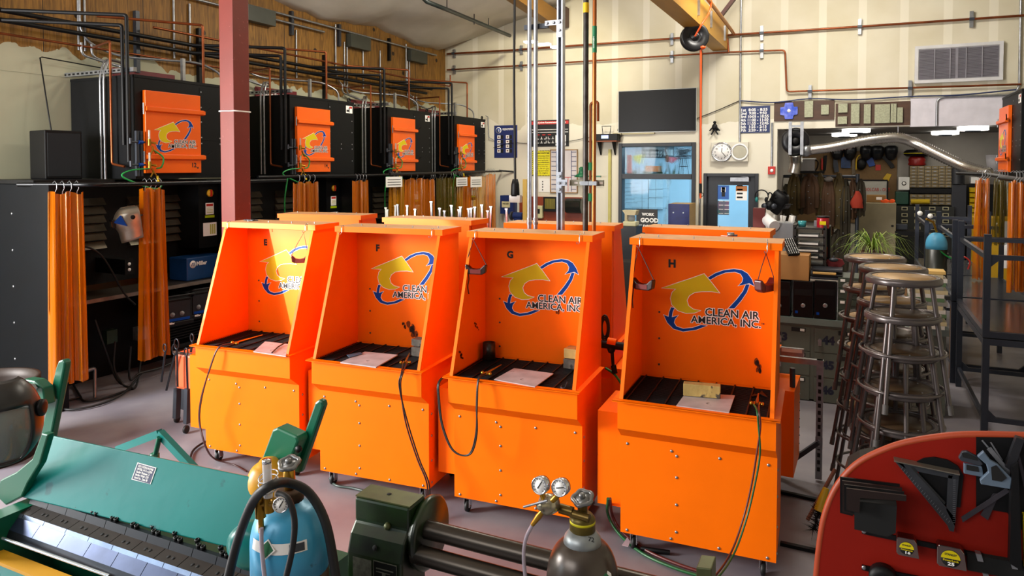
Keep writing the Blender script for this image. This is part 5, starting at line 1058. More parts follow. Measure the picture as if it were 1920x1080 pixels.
q = P(1526, 427, Y=ty+.5); b = MB(); b.box(q, q+Vector((.08, .08, .07))); b.build('grey_box', mat('bin_grey', '#77797c', .5), label='grey box between teal cup and coffee can', cat='box')
# laptops, boards and books
zt_ = TT
for k, (u0, u1, dz, m, nm, lab) in enumerate(((1519, 1596, .022, mat('pale_laptop', '#b3aca0', .4), 'laptop', 'pale closed laptop at the bottom of the stack beside the cardboard box'), (1519, 1590, .02, M_GREYST, 'laptop', 'dark grey laptop second from the bottom of the stack'), (1522, 1580, .024, M_BLACK, 'laptop', 'black laptop under the wooden brush on the stack'))):
    onb(nm, u0, u1, ty+.03, ty+.3, zt_, zt_+dz, m, lab, 'laptop', group='laptops beside the cardboard box'); zt_ += dz+.002
onb('wooden_strip', 1524, 1568, ty+.02, ty+.06, zt_, zt_+.02, mat('tan_stick', '#c69a52', .6), 'tan wooden strip lying on the black laptop', 'strip')
onb('laptop', 1521, 1580, ty+.1, ty+.32, zt_+.022, zt_+.045, M_GREYST, 'grey open topped laptop on top of the stack', 'laptop'); 
b = MB(); q = P(1565, 494, Y=ty+.35); b.prism([q+Vector((x*.1, 0, z*.07)) for x, z in ((-.9, .3), (-.2, .8), (.7, .6), (.9, .0), (.3, -.8), (-.5, -.6))], (0, .05, 0)); b.build('red_bag', mat('maroon_cloth', '#6e1a1e', .8), label='crumpled maroon cloth behind the laptop stack', cat='cloth')
q = P(1563, 487, Y=ty+.3); b = MB(); b.ball(q, .035, 10, (1.3, 1, .6)); b.cyl(q, q+Vector((0, 0, .04)), .008, 6); b.build('grey_mouse', M_GREYST, label='small grey round thing on the cables behind the laptops', cat='desk item')
zt_ = .0
bx0, bx1, by = .42, .75, 7.75
for k in range(14):
    z0 = .824+.0355*k; dx = .02*math.sin(k*2.3); m = mat(('mag_white', 'mag_cream', 'mag_grey', 'mag_green')[k % 4], ('#d8d4cc', '#cdbf96', '#8d8c86', '#5d7a55')[k % 4], .5)
    MB().box((.46+dx, 7.5-.01, z0), (.74+dx, 7.72, z0+.034)).build('magazine', m, label='%s magazine in the stack behind the stools' % ('white', 'cream', 'grey', 'green')[k % 4], cat='magazine', group='%s magazines in the stack behind the stools' % ('white', 'cream', 'grey', 'green')[k % 4])
MB().box((.48, 7.5, 1.324), (.74, 7.7, 1.35)).build('envelope', mat('manila', '#d9b368', .6), label='tan folder on top of the magazine stack', cat='folder')
# grass plant
t = thing('grass_plant', 'spider plant with long green leaves behind the rearmost stools', 'plant', P(1635, 478, Y=8.6))
q = P(1635, 478, Y=8.6); b = MB(); b.lathe([(.09, 0), (.13, .16), (.12, .16), (.1, .02)], q-Vector((0, 0, .12)), (0, 0, 1), 16); b.build('pot', mat('pot_brown', '#5a3a24', .6), t, world=True)
b = MB(); rn = random.Random(4)
for k in range(110):
    a = rn.uniform(0, 6.28); L = rn.uniform(.15, .5); h_ = rn.uniform(.08, .26); d = Vector((math.cos(a), math.sin(a), 0)); s_ = d.cross(Z_)*.006; pts = [q+d*L*t_+Z_*(.05+h_*math.sin(t_*2.6)-.12*t_*t_) for t_ in (0, .25, .5, .75, 1)]
    b.add([p+s_*(1-i/5) for i, p in enumerate(pts)]+[p-s_*(1-i/5) for i, p in enumerate(pts)], [(i, i+1, i+6, i+5) for i in range(4)])
b.build('leaves', mat('leaf_green', '#5f8a22', .5, 0, .5, 12, col2='#9aa84a'), t, world=True); t.children[-1]['kind'] = 'stuff'
# dark bench between plant and table
b = MB(); b.box((.62, 9.0, .86), (1.0, 11.4, .9)); bt = thing('low_bench', 'narrow dark bench running back behind the stools', 'bench', (.8, 9.0, 0)); b.build('bench_top', mat('dark_bench', '#3a3836', .4), bt, world=True)
for x, y in ((.64, 9.05), (.96, 9.05), (.64, 11.3), (.96, 11.3)): MB().box((x-.02, y-.02, 0), (x+.02, y+.02, .86)).build('leg', mat('tan_leg', '#8f6b46', .6), bt, world=True)
b = MB(); b.cyl(P(1639, 492, Y=8.9), P(1625, 438, Y=8.9), .022, 8); b.cyl(P(1628, 444, Y=8.9), P(1603, 438, Y=8.9), .018, 8); b.build('angled_arm', M_DARK, label='dark angled support arm beside the plant', cat='arm')
# ================= steel work tables, three upturned on three =================
M_TAB = mat('slate_table', '#3a3e49', .32, .5, .1, 3); M_TBT = mat('table_top_steel', '#6a6c72', .18, .85, .2, 4)
def table(lab, loc, rot, L=1.72, W_=.72, H=.86, cat='table', group=None):
    t = thing('work_table', lab, cat, loc, 0, group, rot)
    b = MB(); b.box((0, 0, H-.05), (W_, L, H)); b.mi[-5] = 0; b.m = 1; b.box((.03, .03, H-.052), (W_-.03, L-.03, H-.05)); b.box((.002, .002, H), (W_-.002, L-.002, H+.002)); b.build('table_top', [M_TAB, M_TBT], t)
    for x, y in ((0, 0), (W_-.05, 0), (0, L-.05), (W_-.05, L-.05)):
        MB().box((x, y, 0), (x+.05, y+.05, H-.05)).build('leg', M_TAB, t)
    for y in (.01, L-.04): b = MB(); b.box((.05, y, .17), (W_-.05, y+.03, .21)); b.prism([(.05, y, .21), (.05, y, .27), (.11, y, .21)], (0, .03, 0)); b.prism([(W_-.05, y, .21), (W_-.05, y, .27), (W_-.11, y, .21)], (0, .03, 0)); b.build('cross_bar', M_TAB, t)
    MB().box((.01, .05, .17), (.04, L-.05, .21)).build('side_bar', M_TAB, t)
    return t
TX = .97
for i, (y, xx, nm) in enumerate(((7.05, 0, 'nearest'), (8.85, -.04, 'middle'), (10.65, -.16, 'farthest'))):
    table(f'slate grey steel work table standing upright under the {nm} upturned table', (TX+xx, y, 0), (0, 0, 0), H=.865, group='steel work tables in a row')
    table(f'upturned slate grey table with legs in the air, {nm} in the row', (TX+xx, y+1.72+.02, 1.735), (math.pi, 0, 0), H=.86, group='upturned steel tables')
# ================= strut stand between booth H and lockers =================
t = thing('strut_stand', 'perforated steel strut frame on the floor right of booth H', 'frame', (-.22, 5.5, 0))
def pz_(u, v, Y): return P(u, v, Y=Y)
sy = 5.62; xL, xR = P(1466, 672, Y=sy).x, P(1537, 676, Y=sy).x; zT = P(1500, 672, Y=sy).z
MB().box((xL-.3, sy, zT-.04), (xR+.02, sy+.04, zT)).build('top_strut', M_GALV, t, world=True)
b = MB(); b.box((xR-.02, sy-.003, .02), (xR+.025, sy+.04, zT)); b.build('upright', M_GALV, t, world=True)
b = MB()
for k in range(14): b.box((xR-.008, sy-.005, .08+.052*k), (xR+.012, sy-.003, .11+.052*k))
b.build('slots', M_LBLACK, t, world=True); t.children[-1]['kind'] = 'stuff'
z = P(1536, 830, Y=sy).z; b = MB(); b.box((xR-.022, sy-.008, z-.045), (xR+.027, sy-.003, z+.045)); b.m = 1; b.cyl((xR, sy-.016, z+.02), (xR, sy-.008, z+.02), .009, 6); b.cyl((xR, sy-.016, z-.02), (xR, sy-.008, z-.02), .009, 6); b.build('splice_plate', [M_GALV, M_CHROME], t, world=True)
MB().bar((xR, sy-.02, .30), (xL-.02, sy-.02, .04), .04, .03).build('diagonal_brace', M_GREYST, t, world=True)
for v in (925, 1022):
    a, c = P(1463, v, Z=.0), P(1535, v+16, Z=0.0); MB().bar(a+Vector((0, 0, .012)), c+Vector((0, 0, .012)), .03, .02).build('floor_bar', M_BLACK, label=('farther' if v < 950 else 'nearer')+' black flat bar lying on the floor right of booth H', cat='bar', group='floor bars')
b = MB(); a = P(1482, 668, Y=sy-.05); b.box(a-Vector((.07, 0, 0)), a+Vector((.09, .03, .06))); b.m = 1; b.box(a+Vector((-.06, -.002, .03)), a+Vector((.08, 0, .055))); b.build('clamp_block', [M_GALV, M_LWHITE], label='silver clamp with a white strip on top of the strut frame', cat='clamp')
MB().tube(bend([P(1486, 690, Y=5.2), P(1486, 830, Y=5.2), P(1462, 852, Y=5.15)], .12, 6), .018, 8).build('grey_hose', M_GREYST, label='bent grey pipe between booth H and the strut frame', cat='pipe')
t = thing('bench_brush', 'yellow handled black brush leaning on the strut frame', 'brush', P(1540, 1010, Z=0))
a, c = P(1513, 995, Y=4.7), P(1548, 905, Y=4.72)
MB().tube([P(1514, 975, Y=4.75), P(1566, 880, Y=4.95)], .012, 8).build('stick', mat('brown_stick', '#7a4a34', .6), t, world=True)
MB().tube([P(1536, 958, Y=4.72), P(1549, 915, Y=4.76)], [.032, .018], 8).build('handle', mat('brush_yellow', '#d0a812', .5), t, world=True)
b = MB(); q0_, q1_ = P(1538, 952, Y=4.72), P(1524, 995, Y=4.68)
for k in range(260):
    s_ = random.random(); p = q0_.lerp(q1_, s_); d = Vector((random.uniform(-1, 1), random.uniform(-1, 1), random.uniform(-.5, .5))).normalized()*random.uniform(.04, .075); e = Vector((.002, 0, .002)); b.add([p-e, p+e, p+d], [(0, 1, 2)])
b.build('bristles', M_BLACK, t, world=True); t.children[-1]['kind'] = 'stuff'
# black square tubing ends and boot beside the stools
b = MB(); b.prism([P(u, v, Y=2.23) for u, v in ((1580, 912), (1589, 880), (1612, 867), (1640, 861), (1668, 870), (1690, 900), (1640, 925))], (0, .12, 0)); b.build('boot_bag', mat('black_leather', '#0a0b09', .6, spec=.2), bevel=.02, label='shiny black bag hanging behind the left edge of the red tool board', cat='bag')
# ================= alcove =================
def AP(u, v, Y): return P(u, v, Y=Y)
CY = 14.6
t = thing('coat_rack', 'pipe coat rack hung with welding jackets in the opening', 'coat rack', AP(1600, 600, CY-.0)); t.location.z = 0
zr = AP(1560, 331, CY).z; xr0, xr1 = AP(1457, 331, CY).x, AP(1608, 331, CY).x
MB().cyl((xr0, CY, zr), (xr1, CY, zr), .03, 10).build('rail', M_GREYST, t, world=True); MB().cyl((xr1, CY, 0), (xr1, CY, zr+.05), .035, 10).build('post', M_GREYST, t, world=True)
JM = [mat('jacket_olive', '#4a3a10', .8, 0, .35, 5, bump=.4, bscale=20), mat('jacket_brown', '#4c3016', .8, 0, .35, 5, bump=.4, bscale=20), mat('jacket_dark', '#2c2410', .8, 0, .35, 5)]
def jacket(u0, u1, v0, v1, m, lab, Y, seed):
    rn = random.Random(seed); x0, x1 = AP(u0, 350, Y).x, AP(u1, 350, Y).x; z1_, z0_ = AP((u0+u1)/2, v0, Y).z, AP((u0+u1)/2, v1, Y).z; cx = (x0+x1)/2; hw = (x1-x0)/2; H = z1_-z0_
    t = thing('welding_jacket', lab, 'jacket', (cx, Y, z0_), 0, 'welding jackets on the coat rack'); rows = []
    for i in range(15):
        f = i/14; w_ = hw*(.28+.72*min(1, (f/.22))**.7)*(1+.06*math.sin(f*7+seed)); d = .045+.06*min(1, f*4); r = []
        for k in range(25):
            a = 2*math.pi*k/24; fold = 1+.16*math.sin(a*5+seed)+.08*math.sin(a*9+seed*2+f*4); r.append(Vector((cx+w_*math.cos(a)*fold, Y+d*math.sin(a)*fold, z1_-H*f+(.02*math.sin(a*3+seed) if i == 14 else 0))))
        rows.append(r)
    bb = MB().sheet(rows); bb.m = 1
    for k in range(4): bb.ball((cx+.03*math.sin(seed+k), Y-.125, z1_-H*(.3+.15*k)), .012, 6)
    bb.build('body', [m, M_GALV], t, world=True)
    for s_ in (-1, 1):
        MB().tube(smooth([(cx+s_*hw*.5, Y-.05, z1_-H*.10), (cx+s_*hw*.85, Y-.08, z1_-H*.32), (cx+s_*hw*.92, Y-.09, z1_-H*.62), (cx+s_*hw*.88, Y-.08, z1_-H*.85)]), .07*min(1, hw/.2), 9).build('sleeve', m, t, world=True)
for i, (u0, u1, v0, v1, mi, lab) in enumerate(((1466, 1482, 345, 420, 2, 'dark welding jacket at the left end of the rack'), (1479, 1500, 324, 402, 0, 'olive welding jacket under the foil duct'), (1496, 1512, 326, 400, 2, 'narrow dark jacket second on the rack'), (1505, 1534, 325, 400, 1, 'brown welding jacket with a row of snaps'), (1530, 1546, 324, 405, 0, 'olive jacket right of the brown one'),
                                             (1543, 1564, 330, 440, 1, 'brown jacket with a grey cap on its hook'), (1562, 1584, 325, 430, 0, 'bright olive jacket in the middle of the rack'), (1578, 1594, 335, 470, 2, 'long dark olive jacket behind the rack post'), (1592, 1606, 335, 410, 1, 'brown jacket next to the orange cloth'), (1606, 1622, 335, 405, 2, 'dark jacket at the right end of the rack'), (1560, 1590, 430, 520, 2, 'dark overalls hanging low below the jackets'))):
    jacket(u0, u1, v0, v1, JM[mi], lab, CY-.02-.03*(i % 2), i+1)
t = thing('orange_cloth', 'red orange cloth hanging on the coat rack post', 'cloth', AP(1608, 385, CY-.18)); rows = []
for i in range(8):
    f = i/7; r = []
    for k in range(13): a = 2*math.pi*k/12; w_ = .03+.07*min(1, f*1.6)*(1-.4*max(0, f-.7)); r.append(AP(1607.5, 358, CY-.2)+Vector((w_*math.cos(a)*(1+.2*math.sin(3*a+i)), .05*math.sin(a), -.31*f)))
    rows.append(r)
MB().sheet(rows).build('cloth', mat('red_orange_cloth', '#a8331a', .8), t, world=True)
# cap
MB().ball(AP(1554, 336, CY-.2), .08, 12, (1, .8, .6)).build('knit_hat', mat('grey_cap', '#6a625a', .8), label='grey knit hat sitting on a jacket on the rack', cat='hat')
# blower fan, foil ducts
q = AP(1491, 265, WY-.15); t = thing('duct_blower', 'round black blower hanging on two strut posts at the opening', 'blower', AP(1491, 300, WY-.15)); ax = Vector((.1, -1, 0)).normalized()
MB().lathe([(.21, -.1), (.23, -.06), (.23, .06), (.21, .09), (.10, .10), (.08, .07), (.0, .07)], q, ax, 28).build('blower_body', mat('blower_black', '#15161a', .35), t, world=True)
MB().lathe([(.06, .07), (.07, .11), (.04, .13), (0, .13)], q, ax, 16).build('motor_hub', M_DARK, t, world=True)
for u in (1482, 1504): a = AP(u, 228, WY-.32); c = AP(u, 290, WY-.32); MB().box((a.x-.025, WY-.34, c.z), (a.x+.025, WY-.30, a.z)).build('strut_hanger', M_GALV, t, world=True)
a, c = AP(1482, 237, WY-.32), AP(1504, 237, WY-.32); MB().box((a.x, WY-.33, a.z-.02), (c.x, WY-.31, a.z+.02)).build('cross_strut', M_GALV, t, world=True)
def duct(pts, r, name, lab):
    b = MB(); pp = smooth(pts, 22); n = len(pp); b.tube(pp, [r*(1+.10*(1 if i % 2 else -1)) for i in range(n)], 14); b.build(name, mat('foil_duct', '#b9b4ac', .25, .9, .2, 9), label=lab, cat='duct')
duct([AP(1491, 290, WY-.15), AP(1492, 305, WY-.1), AP(1488, 325, WY-.1)], .10, 'foil_duct', 'short silver flexible duct hanging below the black blower')
duct([AP(1520, 281, WY-.15), AP(1560, 276, WY-.15), AP(1620, 264, WY-.15), AP(1680, 258, WY-.15), AP(1715, 268, WY-.15), AP(1760, 290, WY-.3), AP(1810, 313, WY-.5), AP(1855, 326, WY-.8)], .085, 'flexible_duct', 'long silver flexible duct arching from the blower to the right')
MB().lathe([(.09, -.08), (.11, -.02), (.11, .02), (.07, .09)], AP(1512, 282, WY-.15), (1, -.1, .05), 16).build('duct_adapter', M_GALV, label='silver adapter between the black blower and the long duct', cat='duct fitting')
MB().cyl(AP(1684, 258, WY-.15), AP(1684, 236, WY-.15), .008, 6).build('duct_hanger', M_GALV, label='thin hanger holding up the arch of the long duct', cat='hanger')
# back wall of the alcove
BY = AY-.02
def abox(name, u0, v0, u1, v1, d, m, lab, cat, bevel=.0, Y=None, **k):
    Y = Y or BY; a, c = AP(u0, v0, Y-d), AP(u1, v1, Y-d); return MB().box((a.x, Y-d, c.z), (c.x, Y, a.z)).build(name, m, label=lab, cat=cat, bevel=bevel, **k), (a.x, c.x, c.z, a.z, Y-d)
abox('peg_board', 1496, 284, 1680, 420, .02, mat('peg_board', '#7c5f38', .7, 0, .1, 30), 'brown tool board covering the alcove back wall', 'board')
TY = BY-.03
def tool(name, pts, m, lab, cat, d=.05, Y=TY): return MB().prism([AP(u, v, Y) for u, v in pts], (0, -d, 0)).build(name, m, label=lab, cat=cat, bevel=.004)
t = thing('hand_saw', 'black framed hacksaw on the brown board', 'saw', AP(1535, 316, TY)); MB().tube(bend([AP(1522, 296, TY), AP(1535, 303, TY), AP(1533, 314, TY), AP(1529, 320, TY)], .05), .014, 6).build('frame', M_BLACK, t, world=True)
tool('bolt_cutter', ((1540, 297), (1543, 297), (1543, 318), (1540, 318)), MATS['red_print'], 'red tool hanging on the brown board', 'tool')
tool('angle_tool', ((1545, 292), (1551, 291), (1549, 318), (1545, 324)), M_BLACK, 'long black tool beside the red one on the brown board', 'tool')
tool('grinder_tool', ((1563, 297), (1569, 293), (1572, 310), (1573, 322), (1565, 324), (1562, 310)), M_GREYST, 'silver grinder hanging on the brown board', 'tool', .1)
tool('blue_tool_pack', ((1577, 294), (1595, 294), (1595, 315), (1577, 315)), mat('blue_pack', '#23406e', .5, var=.5, scale=20), 'blue tool packet in the middle of the brown board', 'packet')
tool('clamp_tool', ((1598, 292), (1602, 292), (1604, 325), (1597, 329)), mat('worn_tan_steel', '#6f6250', .4, .6), 'long worn clamp on the brown board', 'clamp')
t = thing('angle_grinder', 'black grinder with yellow cord on the brown board', 'grinder', AP(1615, 310, TY)); b = MB(); b.ball(AP(1615, 308, TY-.08), .1, 12, (1, .6, 1.3)); b.build('body', M_BLACK, t, world=True); b = MB(); b.tube(smooth([AP(1605, 318, TY-.1), AP(1606, 300, TY-.1), AP(1612, 291, TY-.1), AP(1625, 295, TY-.1)]), .014, 6); b.build('cord', mat('brush_yellow', '#d0a812', .5), t, world=True)
tool('blue_torch', ((1624, 302), (1636, 294), (1641, 310), (1630, 313)), mat('tool_blue', '#204c9c', .5), 'blue and silver tool right of the yellow cord', 'tool')
tool('red_sticker', ((1641.5, 309), (1651.5, 309), (1651.5, 319.5), (1641.5, 319.5)), MATS['red_print'], 'square red sticker on the brown board', 'sticker', .005)
tool('battery_drill', ((1651, 294), (1661, 292), (1675, 308), (1677, 314), (1670, 316), (1662, 305)), M_BLACK, 'black power tool at the right of the brown board', 'tool', .1)
tool('yellow_tag', ((1663, 325), (1672, 327), (1665, 342), (1655, 335)), mat('brush_yellow', '#d0a812', .5), 'yellow tag hanging at the right of the brown board', 'tag', .01)
for i, u in enumerate((1570, 1594, 1624, 1645, 1671)):
    q = AP(u, 285, TY-.1); t = thing('welding_mask', 'black welding mask on the shelf line above the brown board, '+['first from the left', 'second from the left', 'third from the left', 'fourth from the left', 'right end'][i], 'welding mask', q, 0, 'black masks above the brown board')
    MB().lathe([(.05, -.17), (.10, -.12), (.13, 0), (.13, .1), (.08, .14)], q, (0, 0, 1), 12).build('shell', mat('mask_black', '#0e0e12', .4), t, world=True); MB().box(q+Vector((-.06, -.14, -.04)), q+Vector((.06, -.10, .04))).build('lens', M_LENS, t, world=True)
a = AP(1488, 290, BY-.4); o, r = abox('storage_tub', 1499, 299, 1527, 321, .35, mat('tub_clear', '#8f8a88', .4, alpha=.85), 'clear plastic tub with a white lid on the shelf beside the duct', 'tub', .01)
MB().box((r[0]-.02, r[4]-.02, r[3]), (r[1]+.02, BY, r[3]+.03)).build('lid', M_LWHITE, o, world=True)
abox('shelf_plank', 1490, 321, 1545, 325, .4, M_BLACK, 'black shelf under the clear tub', 'shelf')
# open dark upper band
o, r = abox('notice_whiteboard', 1583, 339, 1662, 379, .05, mat('dull_white', '#b9b7ac', .5), 'white board with faint red writing in the alcove', 'whiteboard', Y=BY-.021)
b = MB(); b.text('TOOLCAB - OUT', (r[0]+.35, r[4]-.003, r[3]-.22), X_, Z_, .07, off=.01, width=.55); b.build('writing', MATS['red_print'], o, world=True)
for a_, c_ in (((r[0]-.02, r[3]), (r[1]+.02, r[3]+.03)), ((r[1], r[2]), (r[1]+.03, r[3]))): MB().box((a_[0], r[4]-.01, a_[1]), (c_[0], r[4]+.02, c_[1])).build('frame_bar', M_BLACK, o, world=True)
o, r = abox('beige_cabinet', 1611, 380, 1678, 530, .7, mat('beige_cabinet', '#8d8265', .5), 'beige steel cabinet under the cardboard carton', 'cabinet', .006, Y=16.3)
MB().box((r[1]-.08, r[4]-.02, r[3]-.45), (r[1]-.04, r[4], r[3]-.42)).build('latch', M_BLACK, o, world=True)
o, r2 = abox('shipping_carton', 1625, 366, 1661, 379.5, .35, mat('carton_tan', '#8a6534', .7), 'flat cardboard carton on the beige cabinet', 'box', Y=16.1); MB().box((r2[0]+.5*(r2[1]-r2[0])-.0, r2[4]-.003, r2[2]+.05), (r2[0]+.5*(r2[1]-r2[0])+.1, r2[4], r2[2]+.1)).build('label', M_LWHITE, o, world=True)
b = MB(); rows = []
for i in range(5): rows.append([AP(1652+26*k/8, 374.5+6*i/4+1.3*math.sin(k*1.7+i), 15.7-.02*math.sin(k)) for k in range(9)])
b.sheet(rows); b.build('orange_vest', mat('vest_orange', '#f0560c', .7), label='folded orange vest at the edge of the beige cabinet', cat='vest', solid=.03)
# parts drawers
M_DRW = mat('parts_drawer', '#8f7d58', .5, .1, .15, 12)
def drawers(u0, v0, u1, v1, nc, nr, lab):
    Y = BY-.35; a, c = AP(u0, v0, Y), AP(u1, v1, Y); t = thing('parts_cabinet', lab, 'drawer cabinet', ((a.x+c.x)/2, Y, c.z), 0, 'tan parts cabinets'); MB().box((a.x, Y, c.z), (c.x, BY, a.z)).build('body', mat('cab_frame', '#5c5038', .5), t, world=True)
    W_, H = (c.x-a.x)/nc, (a.z-c.z)/nr
    for i in range(nc):
        for j in range(nr):
            x, z = a.x+W_*i, c.z+H*j; b = MB(); b.box((x+.008, Y-.012, z+.008), (x+W_-.008, Y, z+H-.008)); b.m = 1; b.box((x+W_*.3, Y-.03, z+H*.35), (x+W_*.7, Y-.012, z+H*.6)); b.build('drawer', [M_DRW, M_GALV], t, world=True)
drawers(1706, 311, 1733, 352, 2, 7, 'tan parts cabinet with small drawers, upper left on the dark cabinet'); drawers(1733.5, 311, 1759, 352, 2, 6, 'tan parts cabinet with small drawers, upper middle'); drawers(1759.5, 311, 1785, 352, 2, 7, 'tan parts cabinet with small drawers, upper right')
drawers(1706, 364, 1733, 385, 2, 3, 'low tan parts cabinet, lower left'); drawers(1733.5, 364, 1759, 385, 2, 3, 'low tan parts cabinet, lower middle'); drawers(1759.5, 364, 1785, 385, 2, 3, 'low tan parts cabinet, lower right')
abox('dark_drawer_row', 1706, 353, 1785, 363, .36, M_BLACK, 'black drawer row between the upper and lower tan cabinets', 'drawer')
o, r = abox('filing_cabinet', 1678, 386, 1787, 500, .6, mat('dark_filing', '#1e201c', .45), 'dark filing cabinets below the tan parts cabinets', 'cabinet')
for u in (1696, 1720, 1748, 1773):
    for v in (391, 403, 415, 428, 440): q = AP(u, v, r[4]); b = MB(); b.box((q.x-.055, r[4]-.01, q.z-.035), (q.x+.055, r[4], q.z+.035)); b.m = 1; b.box((q.x-.04, r[4]-.012, q.z-.02), (q.x+.04, r[4]-.01, q.z+.02)); b.build('label_holder', [mat('holder_cream', '#b5ae8c', .4), M_BLACK], o, world=True)
q = AP(1719, 311, BY-.2); t = thing('shop_vacuum', 'red and black shop vacuum on the tan parts cabinets', 'vacuum', q)
MB().lathe([(.14, 0), (.17, .03), (.15, .08), (.17, .13), (.13, .2)], q, (0, 0, 1), 18).build('drum', mat('vac_red', '#8c1a14', .35), t, world=True); MB().lathe([(.2, .2), (.25, .24), (.25, .3), (.2, .34), (0, .35)], q, (0, 0, 1), 20).build('lid', M_BLACK, t, world=True); MB().lathe([(.252, .255), (.252, .27)], q, (0, 0, 1), 20).build('yellow_band', M_YEL, t, world=True)
o, r = abox('white_carton', 1685, 332, 1705, 356, .25, M_WHITE, 'white carton with a black emblem left of the tan cabinets', 'box', Y=BY-.1); b = MB(); b.lathe([(.045, 0), (.045, .003)], ((r[0]+r[1])/2, r[4], (r[2]+r[3])/2), (0, -1, 0), 14); b.m = 1; b.lathe([(.03, .003), (.03, .005)], ((r[0]+r[1])/2, r[4], (r[2]+r[3])/2), (0, -1, 0), 14); b.build('emblem', [M_LBLACK, M_LWHITE], o, world=True)
abox('green_case', 1679, 359, 1704, 384, .3, mat('case_green', '#1c4a3a', .5), 'dark green case below the white carton', 'case', .02)
b = MB(); b.tube([AP(1708, 378, BY-.5), AP(1743, 378, BY-.5)], .05, 10); b.build('yellow_duster', mat('duster_yellow', '#c9a81a', .9, bump=.8, bscale=60), label='fluffy yellow duster lying on the dark cabinets', cat='duster')
b = MB(); b.lathe([(.13, 0), (.16, .33), (.15, .33), (.12, .02)], AP(1865, 321, BY-.3), (0, 0, 1), 20); t = b.build('white_bucket', mat('bucket_white', '#b5b0b2', .5), label='white plastic bucket high at the right of the alcove', cat='bucket'); 
MB().cyl(AP(1795, 345, BY-.3), AP(1795, 315, BY-.3), .13, 16).build('black_bin', mat('bin_black', '#26272b', .5), label='black cylindrical bin right of the tan cabinets', cat='bin')
MB().box((AP(1785, 350, BY-.5).x, BY-.5, 0), (AP(1812, 350, BY-.5).x, BY, AP(1800, 347, BY-.5).z)).build('metal_locker', mat('locker_slate', '#2a2c33', .45), label='tall slate grey locker right of the filing cabinets', cat='locker')
yx0, yx1 = AP(1812, 350, BY-.45).x, AP(1900, 350, BY-.45).x; t = thing('bin_rack', 'rack of small yellow bins beside the slate grey locker', 'rack', (yx0, BY-.4, 0)); MB().box((yx0, BY-.3, 0), (yx1, BY-.02, AP(1850, 346, BY-.4).z)).build('frame', M_BLACK, t, world=True)
for j in range(9):
    for u in (1817, 1826): 
        if u == 1826 and j % 2: continue
        q = AP(u, 356+9.4*j, BY-.35); b = MB(); b.prism([q+Vector((0, 0, -.04)), q+Vector((0, -.12, -.04)), q+Vector((0, -.14, .02)), q+Vector((0, 0, .05))], (.09 if u == 1817 else .16, 0, 0)); b.build('yellow_bin', mat('bin_yellow', '#d8b414', .5), t, world=True)
o, r = abox('yellow_cabinet', 1826, 408, 1900, 541, .7, mat('safety_yellow', '#c79a08', .5), 'yellow cabinet behind the right hand curtains', 'cabinet', Y=16.2); MB().box((r[0]+(r[1]-r[0])*.65, r[4]-.01, r[3]-.9), (r[0]+(r[1]-r[0])*.9, r[4], r[3]-.05)).build('white_notice', M_LWHITE, o, world=True)
abox('white_papers', 1821, 332, 1850, 344, .3, M_LWHITE, 'white papers lying on the bin rack', 'papers')
# workbench and scraps under the alcove
MB().box((AP(1678, 433, 15.6).x, 15.6, AP(1700, 436, 15.6).z-.06), (AP(1732, 433, 15.6).x, 16.2, AP(1700, 434, 15.6).z)).build('black_bench', M_BLACK, label='black bench top in front of the filing cabinets', cat='bench')
for u in (1684, 1728): q = AP(u, 434, 15.7); MB().box((q.x-.04, 15.65, 0), (q.x+.04, 15.75, q.z-.06)).build('bench_post', M_BLACK, label='black post under the alcove bench, '+('left one' if u < 1700 else 'right one'), cat='post')
q = AP(1688, 428, 15.8); MB().box(q-Vector((.12, .1, .02)), q+Vector((.12, .1, .08))).build('white_machine', M_GREYST, label='small grey machine on the black alcove bench', cat='machine', bevel=.01)
# oxygen cylinder with gauges near the tables
def cyl_small(u, v, Y, r, lab):
    q = AP(u, v, Y); t = thing('gas_cylinder', lab, 'gas cylinder', (q.x, Y, 0)); b = MB(); b.lathe([(r, 0), (r, q.z-.13)], (q.x, Y, 0), (0, 0, 1), 18); b.build('body', mat('cyl_black_green', '#10160f', .35), t, world=True)
    MB().lathe([(r, q.z-.13)]+[(.02+(r-.02)*math.cos(R(k*10)), q.z-.08+.15*math.sin(R(k*10))) for k in range(10)], (q.x, Y, 0), (0, 0, 1), 18).build('shoulder', mat('cyl_blue', '#4fa5cf', .4), t, world=True)
    b = MB()
    for dx in (-.09, .02): b.lathe([(.03, 0), (.03, .02)], (q.x-.1+dx, Y-.1, q.z+.28+.03*(dx < 0)), (0, -1, 0), 12)
    b.build('gauges', M_LWHITE, t, world=True); MB().tube([(q.x, Y, q.z+.08), (q.x-.04, Y-.02, q.z+.2), (q.x-.12, Y-.08, q.z+.24)], .015, 6).build('valve', M_BRASS, t, world=True)
cyl_small(1756, 447, 10.2, .12, 'small gas cylinder with a blue shoulder and two gauges, behind the upturned tables')
MB().tube(smooth([AP(1745, 440, 10.2), AP(1755, 462, 10.1), AP(1775, 480, 10.1), AP(1800, 490, 10.1)]), .01, 6).build('green_hose', MATS['green_hose'], label='green hose looping from the small gas cylinder', cat='hose')
MB().tube(smooth([AP(1795, 500, 10.1), AP(1805, 482, 10.1), AP(1818, 490, 10.1), AP(1815, 505, 10.1)]), .01, 6).build('red_hose', MATS['red_print'], label='red hose looping behind the upturned tables', cat='hose')
b = MB(); rn = random.Random(9); q = AP(1797, 488, 10.2)
for k in range(10): b.ball(q+Vector((rn.uniform(-.12, .14), rn.uniform(-.05, .05), rn.uniform(-.12, .1))), rn.uniform(.015, .035), 7)
b.build('torch_set', M_GALV, label='heap of silver torch fittings beside the small gas cylinder', cat='torch')
